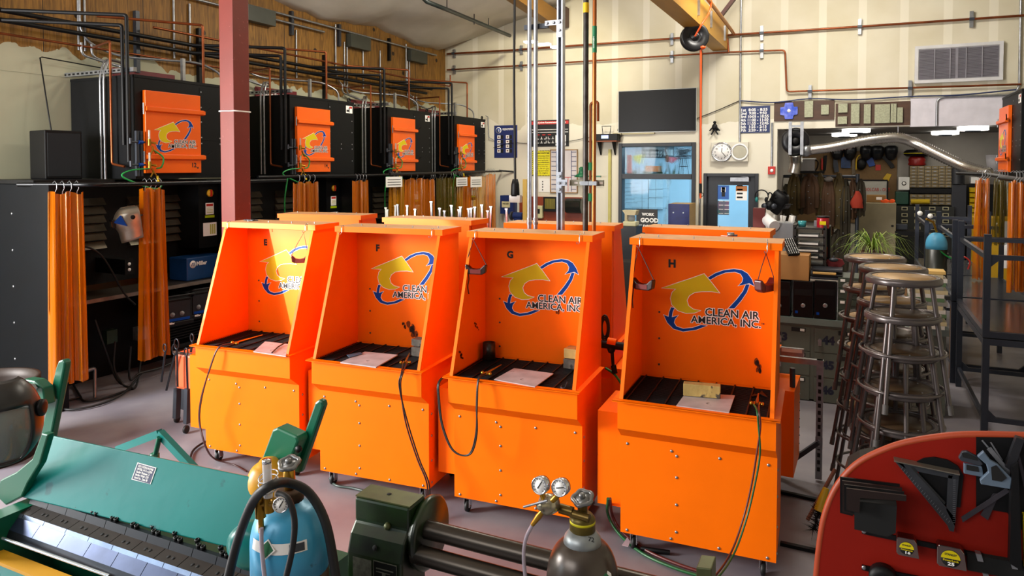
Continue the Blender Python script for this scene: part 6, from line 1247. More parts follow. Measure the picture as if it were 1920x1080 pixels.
# alcove ceiling lamps
for i, (u, v, Y) in enumerate(((1605, 250, 14.9), (1583, 261, 16.6), (1824, 245, 14.9), (1772, 256, 16.6))):
    q = AP(u, v, Y); q.z = 3.03; t = thing('ceiling_lamp', ['large round lamp left in the alcove ceiling', 'small round lamp deeper left in the alcove ceiling', 'large round lamp right in the alcove ceiling', 'small round lamp deeper right in the alcove ceiling'][i], 'ceiling lamp', q, 0, 'alcove ceiling lamps')
    MB().lathe([(.24, 0), (.24, -.08), (.22, -.09), (.0, -.09)], q, (0, 0, 1), 24).build('lamp_diffuser', mat('lamp_glow2', '#fffaf0', .4, emit=7, var=0), t, world=True); MB().lathe([(.12, .01), (.12, -.11), (0, -.12)], q, (0, 0, 1), 20).build('lamp_cap', M_GREYST, t, world=True)
light('alcove_ceiling_light', 'AREA', ((OPN[0]+2.2), 15.4, zo-.08), ((OPN[0]+2.2), 15.4, 0), 26, (1, .9, .75), 2.5, 1.0)
# ear muffs and helmets by the opening
q = P(1428, 368, Y=WY-.12); t = thing('ear_muffs', 'teal and black ear muffs hanging beside the office door', 'ear muffs', q); MB().tube(arc(q, .11, R(-40), R(220), 18, X_, Z_), .012, 6).build('headband', M_BLACK, t, world=True)
for s_ in (-1, 1): MB().ball(q+Vector((s_*.08, -.02, -.06)), .05, 10, (.6, .8, 1)).build('ear_cup', mat('teal_cup2', '#1c7a78', .4) if s_ < 0 else M_BLACK, t, world=True)
q = P(1462, 378, Y=WY-.14); h2 = helmet(q, R(60), 'black face shield hanging at the edge of the opening', M_BLACK, mat('smoke_visor', '#3c3e40', .1), tilt=35, sc=1.15)
q = P(1443, 385, Y=WY-.3); t = thing('respirator', 'black respirator mask with two filters below the ear muffs', 'mask', q); MB().ball(q, .08, 12, (1, 1, 1.1)).build('mask_body', M_BLACK, t, world=True)
for s_ in (-1, 1): MB().lathe([(.045, 0), (.05, .02), (.045, .04)], q+Vector((s_*.07, -.06, -.01)), (s_*.6, -1, 0), 12).build('filter', M_GREYST, t, world=True)
MB().tube(smooth([q+Vector((0, 0, .08)), q+Vector((.04, -.02, .18)), q+Vector((.0, -.02, .22)), q+Vector((-.03, 0, .17))]), .012, 6).build('strap', M_BLACK, t, world=True)
# far cabinet / blue box and coffee maker by the window
a, c = P(1253, 382, Y=WY-1.0), P(1292, 430, Y=WY-1.0); t = thing('blue_box', 'dark blue plywood box with pale wooden side below the office window', 'box', ((a.x+c.x)/2, WY-1.0, c.z)); zt2 = P(1270, 372, Y=WY-1.0).z
MB().box((a.x, WY-1.0, 0), (c.x, WY-.98, a.z)).build('front_face', mat('box_blue', '#141f66', .4, 0, .3, 8), t, world=True); MB().box((a.x, WY-.98, 0), (c.x, WY-.45, a.z)).build('box_body', mat('pale_ply', '#b8924e', .6, stretch=(1, .3, 1)), t, world=True)
b = MB(); b.cyl((a.x+.09, WY-1.01, a.z-.15), (a.x+.09, WY-1.0, a.z-.15), .012, 8); b.cyl((c.x-.1, WY-1.01, a.z-.15), (c.x-.1, WY-1.0, a.z-.15), .012, 8); b.build('screws', M_GALV, t, world=True)
q = P(1179, 424, Y=10.6); t = thing('coffee_maker', 'cream coffee maker behind the back row booths', 'coffee maker', q)
MB().box(q+Vector((-.09, -.02, 0)), q+Vector((.11, .18, .07))).build('base', mat('cream_plastic', '#d2cda0', .4), t, world=True, bevel=.01); MB().prism([q+Vector((-.1, -.02, .24)), q+Vector((.12, -.02, .24)), q+Vector((.1, -.02, .13+.04)), q+Vector((-.05, -.02, .17))], (0, .18, 0)).build('filter_head', MATS['mag_cream'], t, world=True); MB().box(q+Vector((-.09, .08, .0)), q+Vector((-.05, .18, .24))).build('column', MATS['mag_cream'], t, world=True)
MB().lathe([(.05, 0), (.065, .04), (.05, .1)], q+Vector((.02, .06, .07)), (0, 0, 1), 16).build('glass_jug', mat('jug_glass', '#a9a394', .05, alpha=.6), t, world=True)
MB().box(q+Vector((-.11, -.05, -.5)), q+Vector((.13, .3, -.002))).build('cream_machine', mat('dark_printer', '#1a1c22', .4), label='dark machine under the cream coffee maker', cat='machine')
MB().box((-4.4, 10.2, .0), (-1.4, 11.0, .9)).build('back_counter', mat('counter_dark', '#2a2621', .5), label='dark counter along the back of the booths', cat='counter')
# right hand extractor and its curtains
extractor(10.9, 12.25, '7', 'black fume extractor with orange door at the far right edge, half out of view', flip=True, fx=1.86, wx=2.95, group='fume extractor at the right')
rail([P(1795, 325, Y=12.2), (1.55, 11.2, 2.2), (1.60, 8.0, 2.14)], .024, 'black curtain rail at the right edge, above the yellow bins')
rail([(1.5, 9.9, 2.17), (1.72, 7.0, 2.12)], .024, 'nearer black curtain rail at the right edge')
for i, (u0, u1, vt, X, z0, m, lab) in enumerate(((1831, 1858, 336, 1.5, .95, M_AMB, 'amber welding curtain left of the upturned table legs, at the right'), (1862, 1890, 336, 1.62, 1.4, M_OLV, 'olive curtain between the two amber ones at the right'), (1893, 1925, 340, 1.62, 1.0, M_AMB, 'large amber welding curtain at the far right edge'))):
    Yc_ = 10.2 if i == 0 else 9.9 if i == 1 else 9.0; A, B = P(u0, vt, Y=Yc_), P(u1, vt, Y=Yc_); curtain(((A.x+B.x)/2, Yc_), (B.x-A.x), z0, A.z, 40+i, m, lab, along=(1, .25), folds=4, depth=.06, flare=.2, group='curtains at the right')
# ================= teal box and pan brake, lower left =================
M_TEAL = mat('teal_paint', '#057a74', .32, 0, .12, 3, bump=.05, bscale=20, wear=('#0a5a58', .68, 9), spec=.4); M_DTEAL = mat('dark_green_paint', '#0a5f45', .35, 0, .15, 4)
M_DIE = mat('die_steel', '#2b2d33', .35, .7, .3, 8); M_DIEB = mat('ground_steel', '#7f8ba0', .25, .8, .3, 10); M_HOLE = mat('hole_black', '#050505', .9)
bk = thing('sheet_metal_brake', 'teal box and pan sheet metal brake at the lower left, with dark fingers', 'sheet metal brake', (-2.6, 1.7, 0))
TL, TR, BL = P(84, 814, Z=1.18), P(478, 896, Z=1.18), P(39, 932, Z=.955)
n = (TR-TL).cross(BL-TL).normalized(); n = n if n.y < 0 else -n
BR = onplane(425, 1026, TL, n)
MB().prism([TL, TR, BR+(BR-BL)*.25, BL], -n*.02).build('upper_leaf', M_TEAL, bk, world=True, bevel=.004)
xL_, xR_ = BL.x-.0, BR.x+.35
def at_u(v, Z): p = P(200, v, Z=Z); return Vector((0, p.y, Z))
prof = [at_u(970, .957), at_u(976, .955), at_u(992, .93), at_u(1018, .918), at_u(1028, .905), at_u(1060, .87), at_u(1078, .845)]
def strip(i, m, nm, segs, x0, x1, gap=.0015, th=.012):
    a, c = prof[i], prof[i+1]; nn = Vector((0, -(c.z-a.z), (c.y-a.y))); nn = nn.normalized(); nn = nn if nn.z > 0 else -nn; w_ = (x1-x0)/segs
    for k in range(segs):
        p, q = x0+w_*k+gap, x0+w_*(k+1)-gap; b = MB(); b.prism([(p, a.y, a.z), (q, a.y, a.z), (q, c.y, c.z), (p, c.y, c.z)], -nn*th)
        if nm == 'finger':
            b.m = 1; mx = (p+q)/2; mid = (a+c)/2
            for dx in (-.012, .012): b.lathe([(.007, 0), (.007, .0008)], (mx+dx, mid.y, mid.z+.0002), nn, 10)
        b.build(nm, [m, M_HOLE], bk, world=True)
strip(0, M_DIE, 'bolt_strip', 1, xL_, xR_, th=.02); strip(1, mat('die_face', '#14161c', .4, .5, .2), 'clamp_face', 12, xL_+.03, xR_, th=.02); strip(2, mat('die_brown', '#3a3431', .45, .5, .3), 'finger', 12, xL_+.0, xR_, th=.02)
strip(3, M_DIEB, 'nose_bar', 11, xL_-.05, xR_); strip(4, mat('blued_plate', '#45506a', .3, .8, .3, 10), 'bending_plate', 10, xL_-.1, xR_, th=.012); strip(5, M_DIE, 'bed_plate', 1, xL_-.3, xR_, th=.02)
for k in range(12):
    x = xL_+.07+(xR_-xL_-.05)/12*k; a = prof[0]; b = MB()
    for dx, dy in ((-.012, .012), (.012, .01), (-.04, .03)):
        b.lathe([(.009, 0), (.009, .012), (.0055, .0125), (.005, .006)], (x+dx, prof[1].y+dy, .956+dy*.15), (0, -.2, 1), 8)
    b.build('cap_screws', M_BLACK, bk, world=True)
b = MB(); b.cyl(P(5, 1009, Z=.865), P(205, 1080, Z=.85), .006, 8); b.build('bright_rod', mat('bright_rod', '#e8eef5', .15, .9), bk, world=True)
a, c = P(-60, 1020, Z=.80), P(140, 1082, Z=.80)
ax_ = Vector((-3.6, P(0, 1040, Z=.80).y, .80)); MB().box((-3.6, ax_.y-.03, .25), (xR_, ax_.y+.02, .80)).build('bending_leaf', M_TEAL, bk, world=True); MB().box((-3.6, ax_.y-.035, .79), (xR_, ax_.y+.025, .803)).build('yellow_edge', mat('edge_yellow', '#c9921a', .5), bk, world=True)
MB().box((xL_-.02, prof[0].y+.05, .62), (xR_, 1.95, .9)).build('frame', M_DTEAL, bk, world=True)
for x in (xL_-.02, xR_-.06): MB().box((x, 1.55, 0), (x+.08, 2.0, .93)).build('leg', M_DTEAL, bk, world=True)
# name plate
A, B, C = P(258.5, 867, Z=1.13), P(294, 876, Z=1.13), P(247, 900, Z=1.06)
def onleaf(u, v): return onplane(u, v, TL, n)
a, b_, c, d = onleaf(258.5, 867), onleaf(294, 877), onleaf(283, 908), onleaf(247, 899); off = n*.001
b = MB(); b.prism([a+off, b_+off, c+off, d+off], n*.001); b.m = 1; ux = (b_-a); uy = (a-d); sh = lambda s_, t_: d+ux*s_+uy*t_
b.prism([sh(.04, .05)+n*.002, sh(.96, .05)+n*.002, sh(.96, .95)+n*.002, sh(.04, .95)+n*.002], n*.0005); b.m = 0
for k, tx in enumerate(('BOX FOLDING MACHINE', 'MODEL: W1.5 x 1270A', 'Bending Thickness 1.5', 'Bending Width 1270', 'Serial No.  Date 08')): b.text(tx, sh(.12, .78-.165*k)+n*.0026, ux, uy, ux.length*.075, off=.03, width=ux.length*(.78 if k < 2 else .68))
b.build('name_plate', [M_LWHITE, mat('plate_blue', '#16204e', .4)], bk, world=True)
# left side arms and handle
def plate(nm, pts, Z, m, th=.03, par=bk, **k):
    pp = [P(u, v, Y=Z) for u, v in pts]; return MB().prism(pp, (0, th, 0)).build(nm, m, par, world=True, bevel=.006, **k)
plate('left_arm', ((60, 860), (78, 812), (90, 815), (74, 870), (52, 905), (40, 932), (10, 948), (-8, 930), (0, 900), (30, 885)), 1.72, M_DTEAL, .03)
MB().prism([P(u, v, Y=1.98) for u, v in ((81, 790), (104, 690), (109, 677), (116, 674), (121, 680), (120, 690), (87, 860), (70, 850))], (0, .035, 0)).build('left_handle', M_DTEAL, bk, world=True, bevel=.008)
plate('handle_bracket', ((26, 738), (34, 716), (44, 711), (64, 714), (80, 728), (84, 760), (30, 760)), 1.92, M_DTEAL, .05)
b = MB(); b.cyl(P(52, 722, Y=1.9), P(66, 730, Y=1.9), .012, 10); b.cyl(P(60, 726, Y=1.88), P(60, 726, Y=1.95), .016, 10); b.build('handle_bolt', M_CHROME, bk, world=True)
# right lifting lever with counterweight
yR = 2.05
MB().prism([P(u, v, Y=yR) for u, v in ((545, 885), (561, 842), (567, 820), (590, 755), (597, 749), (604, 752), (606, 762), (580, 838), (562, 888))], (0, .03, 0)).build('lifting_lever', M_DTEAL, bk, world=True, bevel=.008)
MB().prism([P(u, v, Y=yR) for u, v in ((511, 852), (532, 796), (541, 792), (577, 808), (580, 818), (560, 866), (552, 868), (518, 860))], (0, -.06, 0)).build('counterweight', mat('counterweight_green', '#0a6a48', .4, 0, .12, 5), bk, world=True, bevel=.008)
b = MB(); b.lathe([(.012, 0), (.012, .012), (0, .014)], P(562, 841, Y=yR-.06), (0, -1, 0), 10); b.build('pivot_bolt', M_BLACK, bk, world=True)
MB().lathe([(.05, 0), (.075, .02), (.075, .06), (.05, .08), (0, .08)], P(482, 1010, Y=1.75), (.3, -1, 0), 24).build('pivot_hub', M_TEAL, bk, world=True)
MB().prism([P(u, v, Y=1.95) for u, v in ((440, 1080), (452, 1010), (478, 960), (498, 900), (510, 905), (500, 975), (480, 1080))], (0, .04, 0)).build('right_arm', M_TEAL, bk, world=True, bevel=.006)
# rear A shaped brace
A_, B_, C_ = P(222, 842, Y=2.35), P(300, 812, Y=2.35), P(357, 872, Y=2.35)
b = MB(); b.bar(A_, B_, .035, .03, up=(0, 1, 0)); b.bar(B_, C_+(C_-B_)*.2, .035, .03, up=(0, 1, 0)); b.build('rear_brace', M_TEAL, bk, world=True); b = MB(); b.cyl(P(299, 820, Y=2.33), P(290, 858, Y=2.33), .012, 8); b.lathe([(.022, -.02), (.022, .02)], P(290, 858, Y=2.33), (0, 0, 1), 6); b.build('adjusting_rod', M_DTEAL, bk, world=True)
# face shield hanging on the brake, lower left
t = thing('face_shield', 'black face shield with a large clear visor, hanging on the left end of the brake', 'face shield', P(25, 810, Y=1.42))
cc = P(6, 792, Y=1.5); rows = []; rows2 = []
ax = Vector((.55, -.83, 0)).normalized(); sx_ = Vector((.83, .55, 0)).normalized()
def shp(th, ph, r=1): return cc+ax*(.135*math.cos(ph)*math.cos(th)*r)+sx_*(.118*math.sin(th)*math.cos(ph)*r)+Z_*(.17*math.sin(ph)*r*(1 if ph > 0 else .9))
for i in range(19):
    ph = R(-62+130*i/18); rows.append([shp(R(-110+220*k/30), ph) for k in range(31)])
b = MB(); V = [p for r in rows for p in r]; F = []
for i in range(18):
    for k in range(30):
        th = -110+220*(k+.5)/30; phd = -62+130*(i+.5)/18
        if abs(th) < 72 and -52 < phd < 24: continue
        F.append((i*31+k, i*31+k+1, (i+1)*31+k+1, (i+1)*31+k))
b.add(V, F, True); b.build('shell', mat('shield_black', '#131315', .35, spec=.6), t, world=True, solid=.006)
b = MB(); b.sheet([[shp(R(-76+152*k/20), R(-55+82*i/12), .965) for k in range(21)] for i in range(13)]); b.build('clear_visor', mat('clear_visor', '#8fa3a0', .06, alpha=.45, spec=.8), t, world=True)
b = MB(); b.lathe([(.03, 0), (.03, .015), (.018, .02)], shp(R(95), R(15), 1.01), sx_, 12); b.build('side_knob', M_BLACK, t, world=True)
def arc_text(): 
    p = shp(R(2), R(40), 1.02); MB().text('HLS', p-sx_*.03, sx_, Z_*.8+ax*-.5, .018, off=.04).build('lettering', M_LWHITE, t, world=True)
arc_text()
MB().tube([shp(R(110), R(10)), shp(R(150), R(5), 1.0), shp(R(210), R(5))], .006, 6).build('headband', M_BLACK, t, world=True)
# brown drum at the left edge
q = P(-25, 712, Z=.62); b = MB(); b.lathe([(.33, 0), (.34, .3), (.345, .55), (.36, .58), (.36, .62), (.33, .62), (.32, .55), (.3, .02)], (q.x, q.y, 0), (0, 0, 1), 40); b.build('steel_drum', mat('brown_drum', '#30241e', .5, .2, .25), label='dark brown open drum at the left edge behind the face shield', cat='drum')
# ================= gas cylinders =================
def cylinder(lab, x, y, r, zs, neck, mb, ms, zsplit, name='gas_cylinder'):
    t = thing(name, lab, 'gas cylinder', (x, y, 0)); 
    MB().lathe([(r*.9, 0), (r, .02), (r, zsplit)], (0, 0, 0), (0, 0, 1), 32).build('body', mb, t)
    pr = [(r, zsplit), (r, zs)]+[(neck+(r-neck)*math.cos(a)**.85, zs+.115*math.sin(a)) for a in [R(k*9) for k in range(1, 10)]]+[(neck, zs+.13)]
    MB().lathe(pr, (0, 0, 0), (0, 0, 1), 36).build('shoulder', ms, t); return t
M_CB = mat('cylinder_blue', '#3fa3cf', .35, .1, .15, 5, wear=('#274450', .67, 14), spec=.6)
bx, by_ = -1.495, 1.60; ct = cylinder('sky blue gas cylinder with a brown lower body and a brass flow regulator', bx, by_, .112, 1.19, .034, mat('cylinder_brown', '#3c2a1c', .35, .3, .35, 8), M_CB, 1.11)
zb0 = 1.32
b = MB(); b.lathe([(.034, 0), (.042, .0), (.042, .03), (.03, .034)], (0, 0, zb0-.012), (0, 0, 1), 20); b.build('neck_ring', mat('rusty_steel', '#4a3420', .7, .4, .4, 20), ct)
b = MB(); b.lathe([(.014, 0), (.018, .03), (.016, .06), (.01, .07)], (0, 0, zb0+.02), (0, 0, 1), 12); b.cyl((0, 0, zb0+.05), (-.045, -.02, zb0+.045), .012, 10); b.build('valve_body', M_BRASS, ct)
def handwheel(par, c, r, axis=(0, 0, 1)):
    b = MB(); pts = []; z = Vector(axis).normalized(); x = z.orthogonal().normalized(); y = z.cross(x); c = Vector(c)
    for k in range(30): a = 2*math.pi*k/30; rr = r*(1+.10*math.cos(5*a)); pts.append(c+x*rr*math.cos(a)+y*rr*math.sin(a))
    b.tube(pts, r*.24, 8, closed=True); b.lathe([(r*.9, -.003), (r*.9, .003)], c, z, 20); b.lathe([(r*.35, -.008), (r*.35, .012), (r*.2, .016)], c, z, 10); b.build('handwheel', mat('handwheel_grey', '#8f9090', .35, .7, .3, 20), par)
handwheel(ct, (-.0, 0, zb0+.10), .027, (.1, -.35, 1))
def loc(t_, u, v, Yp): p = P(u, v, Y=Yp); return p-t_.location
yc = by_-.05
g = lambda u, v, yy=by_-.1: P(u, v, Y=yy)
b = MB(); b.tube([g(515, 940), g(500, 942), g(488, 944)], .011, 8); b.cyl(g(487, 937), g(489, 970), .015, 12); b.cyl(g(503, 933), g(505, 960), .014, 12); b.lathe([(.02, 0), (.02, .02)], g(487, 938), (0, 0, 1), 6); b.cyl(g(489, 970), g(490, 992), .008, 8)
for k in range(4): b.lathe([(.0085, 0), (.006, .006)], g(489.5, 984+4*k), (0, 0, -1), 8)
b.build('flow_regulator', M_BRASS, ct, world=True)
b = MB(); b.cyl(g(503, 932), g(500, 866), .0125, 16); b.build('flow_tube', mat('flow_glass', '#dfe3e8', .08, alpha=.55, spec=.8), ct, world=True); b = MB(); b.lathe([(.013, 0), (.013, .01), (0, .012)], g(500, 868), (0, 0, 1), 12); b.build('tube_cap', M_CHROME, ct, world=True)
for v in (893, 902, 915): b = MB(); b.tube(arc(g(503, v), .026, 0, 2*math.pi, 20, X_, Y_+Z_*.35)[:-1], .002, 5, closed=True); b.build('guard_ring', M_CHROME, ct, world=True)
def gauge(par, c, r, ax, ang):
    ax = Vector(ax).normalized(); o = MB().lathe([(r*.95, -.02), (r, -.012), (r, .006), (r*.88, .007), (r*.88, .002), (0, .002)], c, ax, 24).build('gauge_case', M_CHROME, par, world=True)
    x = ax.cross(Z_).normalized()*-1; x = Z_.cross(ax).normalized(); y = ax.cross(x); c = Vector(c)+ax*.003; b = MB(); b.lathe([(r*.87, 0), (r*.87, .001)], c, ax, 24); b.m = 1; d = x*math.cos(ang)+y*math.sin(ang); b.bar(c-d*r*.4+ax*.002, c+d*r*.6+ax*.002, .0025, .001, up=ax)
    for k in range(11): a = R(225-27*k); d = x*math.cos(a)+y*math.sin(a); b.bar(c+d*r*.66+ax*.0015, c+d*r*.8+ax*.0015, .0015, .001, up=ax)
    b.build('gauge_face', [M_LWHITE, M_LBLACK], par, world=True)
gauge(ct, g(527, 946, by_-.14), .021, (.55, -1, .1), R(60))
b = MB(); b.tube([g(505, 944), g(520, 945, by_-.12)], .009, 8); b.build('gauge_stem', M_BRASS, ct, world=True)
# label band wrapped on the shoulder
def wrap(par, x, y, r, z0, z1, a0, a1, m, nm, slope=0, rise=0):
    rows = []
    for j in (0, 1): rows.append([Vector((x+(r-slope*j)*math.cos(a0+(a1-a0)*k/10), y+(r-slope*j)*math.sin(a0+(a1-a0)*k/10), (z1 if j else z0)+rise*((k/10-.5)**2))) for k in range(11)])
    return MB().sheet(rows).build(nm, m, par, world=True)
wrap(ct, bx, by_, .1132, 1.205, 1.235, R(-112), R(-22), M_LWHITE, 'white_label', .004)
wrap(ct, bx, by_, .114, 1.209, 1.231, R(-48), R(-26), M_GREYST, 'label_print', .003)
a = R(-80); nn = Vector((math.cos(a), math.sin(a), .35)).normalized(); tx_ = nn.cross(Z_).normalized()*-1; ty_ = nn.cross(tx_); c = Vector((bx, by_, 1.220))+Vector((math.cos(a), math.sin(a), 0))*.113
b = MB(); b.prism([c+tx_*.027, c+ty_*.027, c-tx_*.027, c-ty_*.027], nn*.002); b.m = 1; c += nn*.002; b.prism([c+tx_*.022, c+ty_*.022, c-tx_*.022, c-ty_*.022], nn*.0008); b.build('diamond_label', [M_LWHITE, mat('hazmat_green', '#0e6a3c', .5)], ct, world=True)
gg = lambda u, v: P(u, v, Y=by_-.13)
MB().tube(smooth([P(425, 1095, Y=1.45), gg(447, 1010), gg(475, 940), gg(505, 912), P(540, 905, Y=by_-.05), P(580, 925, Y=by_+.0), P(612, 985, Y=by_), P(632, 1095, Y=by_)]), .0135, 10).build('gas_hose', M_RUBBER, label='thick black hose looped over the sky blue gas cylinder', cat='hose')
MB().tube(smooth([gg(520, 925), gg(540, 935), gg(552, 975), gg(548, 1030), gg(532, 1100)]), .0085, 8).build('gas_hose', M_RUBBER, label='thinner black hose running down the front of the sky blue cylinder', cat='hose')
MB().tube(smooth([gg(490, 990), gg(491, 1030), gg(498, 1100)]), .006, 8).build('clear_hose', mat('clear_hose', '#b7aab5', .25, alpha=.8), label='milky clear hose below the brass flow regulator', cat='hose')
yl = cylinder('yellow gas cylinder almost hidden behind the sky blue one', P(504, 900, Y=1.95).x, 1.95, .085, P(507, 862, Y=1.95).z-.13, .03, mat('cylinder_yellow_low', '#7c5a18', .5), mat('cylinder_yellow', '#d99a12', .4, 0, .15, 8, wear=('#7a2f10', .7, 10)), .8)
# grey cylinder
gx, gy = -.668, 1.845; gt = cylinder('brown grey gas cylinder with twin gauges standing by the slip roll', gx, gy, .1, 1.145, .034, mat('cylinder_grey', '#4a4038', .3, .35, .15, 5, spec=.7), mat('cylinder_grey', '#4a4038'), 1.0)
G = lambda u, v, yy=gy-.02: P(u, v, Y=yy)
z1 = G(1088, 1012).z; z2 = G(1088, 985).z
b = MB(); b.lathe([(.055, z1-.028), (.05, z1-.0), (.037, z1+.018)], (0, 0, 0), (0, 0, 1), 28); b.build('silver_collar', mat('collar_silver', '#9aa0a2', .4, .5, .2, 9), gt)
b = MB(); b.lathe([(.030, z1+.012), (.036, z1+.02), (.035, z2+.012), (.028, z2+.022), (.01, z2+.024)], (0, 0, 0), (0, 0, 1), 24); b.build('neck_cap', mat('olive_cap', '#6c5c22', .4, .5, .4, 16), gt)
b = MB(); b.lathe([(.0355, z2+.0), (.0355, z2+.007)], (0, 0, 0), (0, 0, 1), 24); b.build('yellow_smear', mat('smear_yellow', '#d8cc08', .5), gt)
b = MB(); zt_ = G(1088, 945).z; b.cyl((0, 0, z2+.02), (0, 0, zt_), .014, 12); b.cyl(G(1105, 972)-gt.location, G(1070, 962)-gt.location, .012, 10); b.cyl(G(1074, 960)-gt.location, G(1050, 953)-gt.location, .014, 8); b.cyl(G(1052, 954)-gt.location, G(1030, 948)-gt.location, .009, 8); b.build('valve_body', mat('old_brass', '#6f5a2a', .35, .7, .4, 12), gt)
MB().lathe([(.013, -.006), (.013, .006)], Vector((0, 0, z2+.026)), (0, 0, 1), 12).build('white_tape', M_LWHITE, gt)
handwheel(gt, (0, -.0, zt_+.008), .026, (-.05, -.4, 1))
rc = G(1024, 946, gy-.06); axr = Vector((-.25, -1, .25)).normalized()
b = MB(); b.lathe([(.026, -.03), (.028, -.015), (.028, .0), (.022, .008), (.012, .012), (.012, .03), (.008, .035)], rc, axr, 24); b.build('regulator_body', mat('nickel', '#b4ac94', .25, .8, .3, 14), gt, world=True)
b = MB(); b.tube([rc+axr*.034+Vector((-.045, 0, -.012)), rc+axr*.034+Vector((.025, 0, .02))], .0035, 6); b.build('adjusting_key', M_GALV, gt, world=True)
b = MB(); b.tube([rc, G(1016, 925, gy-.06)], .008, 8); b.tube([rc+Vector((.015, 0, .01)), G(1046, 928, gy-.06)], .008, 8); b.tube([rc+Vector((-.01, 0, -.02)), G(1010, 968, gy-.06), G(998, 984, gy-.06)], [.007, .009, .006], 8); b.build('gauge_stems', M_BRASS, gt, world=True)
gauge(gt, G(1012.5, 910, gy-.08), .0235, (-.1, -1, .15), R(60)); gauge(gt, G(1050, 914, gy-.08), .0235, (-.1, -1, .15), R(15))
MB().tube(smooth([G(998, 984, gy-.06), G(986, 1010, gy-.06), G(982, 1045, gy-.06), G(987, 1100, gy-.06)]), .0055, 8).build('clear_hose', mat('clear_hose', '#b7aab5'), label='milky clear hose hanging from the twin gauge regulator', cat='hose')
q = G(1037, 1040, gy-.09); a = R(-125); nn = Vector((math.cos(a), math.sin(a), .25)).normalized()
b = MB(); rr = []
def sdisc(par, a, zc, w_, h_, r, m, nm, dy=0):
    b = MB(); V = [Vector((math.cos(a)*(r+.001), math.sin(a)*(r+.001), zc))]
    for k in range(20): an = 2*math.pi*k/20; aa = a+w_*math.cos(an)/r; rz_ = max(0, (zc+h_*math.sin(an)-1.145)); r2 = r*(1-.9*(rz_/.115)**2*.6) if rz_ > 0 else r; V.append(Vector((math.cos(aa)*(r2+.001+dy), math.sin(aa)*(r2+.001+dy), zc+h_*math.sin(an))))
    b.add(V, [(0, k+1, (k+1) % 20+1) for k in range(20)]); b.build(nm, m, par)
sdisc(gt, R(-128), 1.155, .026, .042, .1, mat('sticker_blue', '#5c97b8', .5), 'round_sticker')
b = MB(); a = R(-128); c = Vector((gx+math.cos(a)*.103, gy+math.sin(a)*.103, 1.145)); tx_ = Vector((-math.sin(a), math.cos(a), 0)); b.text('UV', c-tx_*.02, tx_, Z_, .026, off=.04); b.build('red_lettering', MATS['red_print'], gt, world=True)
a = R(-35); nn = Vector((math.cos(a), math.sin(a), .5)).normalized(); tx_ = Vector((-math.sin(a), math.cos(a), 0)); ty_ = nn.cross(tx_); c = Vector((gx, gy, 1.195))+Vector((math.cos(a), math.sin(a), 0))*.094
b = MB(); b.prism([c-tx_*.03-ty_*.03, c+tx_*.025-ty_*.028, c+tx_*.03+ty_*.01, c+tx_*.005+ty_*.035, c-tx_*.03+ty_*.0], nn*.001); b.m = 1; c2 = c+tx_*.008+ty_*.002+nn*.001; b.prism([c2+tx_*.016, c2+ty_*.022, c2-tx_*.016, c2-ty_*.022], nn*.001); b.m = 2
for k in range(3): b.prism([c-tx_*(.026-.005*k)-ty_*.024+nn*.001, c-tx_*(.023-.005*k)-ty_*.024+nn*.001, c-tx_*(.023-.005*k)-ty_*.014+nn*.001, c-tx_*(.026-.005*k)-ty_*.014+nn*.001], nn*.0006)
b.build('diamond_label', [M_LWHITE, MATS['hazmat_green'], M_LBLACK], gt, world=True)
b = MB(); a = R(-95); c = Vector((gx+math.cos(a)*.101, gy+math.sin(a)*.101, 1.095)); tx_ = Vector((-math.sin(a), math.cos(a), 0)); b.prism([c-tx_*.03, c+tx_*.03, c+tx_*.03+Z_*.03, c-tx_*.03+Z_*.03], Vector((math.cos(a), math.sin(a), 0))*.001); b.build('yellow_label', M_YEL, gt, world=True)
MB().text('72', G(1103, 1014, gy-.05), X_, Z_, .012, off=.03).build('stamped_number', M_LBLACK, gt, world=True)
# ================= slip roll =================
M_OLG = mat('slip_roll_green', '#1f3a17', .3, .2, .5, 7, col2='#10140c', spec=.7); M_OLT = mat('slip_roll_top', '#5b6038', .45, .3, .35, 14); M_ROLL = mat('roll_steel', '#48423c', .3, .8, .35, 4, stretch=(.3, 9, 9))
SZ = 1.2; a, b_, c, d = P(665, 932, Z=SZ), P(767, 954, Z=SZ), P(794, 926, Z=SZ), P(696, 910, Z=SZ)
sr = thing('slip_roll', 'dark green slip roll machine with two long steel rollers', 'slip roll', ((a.x+c.x)/2, (a.y+c.y)/2, 0))
dn = Vector((0, 0, -1)); k_ = Vector((-.03, -.05, 0))
def lerp(p, q, t_): return p+(q-p)*t_
f0, f1 = a, b_
prof2 = [(0, 0), (.0, -.075), (-.028, -.105), (-.045, -.16), (-.045, -.26), (-.02, -.30), (.03, -.33)]
vx_ = (b_-a).normalized(); vy_ = Vector((-vx_.y, vx_.x, 0)); L_ = (b_-a).length; D_ = (d-a).length
V = [a+vy_*y+Z_*z for y, z in prof2]+[a+vy_*D_+Z_*-.33, a+vy_*D_]
V = [a+vy_*y+Z_*z for y, z in prof2]+[a+vy_*D_*1.1+Z_*-.33, a+vy_*D_*1.1]
MB().prism(V, vx_*L_).build('gear_head', M_OLG, sr, world=True, bevel=.008)
MB().prism([a+vy_*.005+Z_*.0005, b_+vy_*.005+Z_*.0005, b_+vy_*D_+Z_*.0005, a+vy_*D_+Z_*.0005], Z_*.004).build('top_cover', M_OLT, sr, world=True)
b = MB(); cm = (a+c)/2; b.lathe([(.008, 0), (.008, .0006)], cm+Z_*.005, Z_, 14); b.build('oil_hole', M_HOLE, sr, world=True)
fp = lambda s_, y, z: a+vx_*L_*s_+vy_*(y-.001)+Z_*z
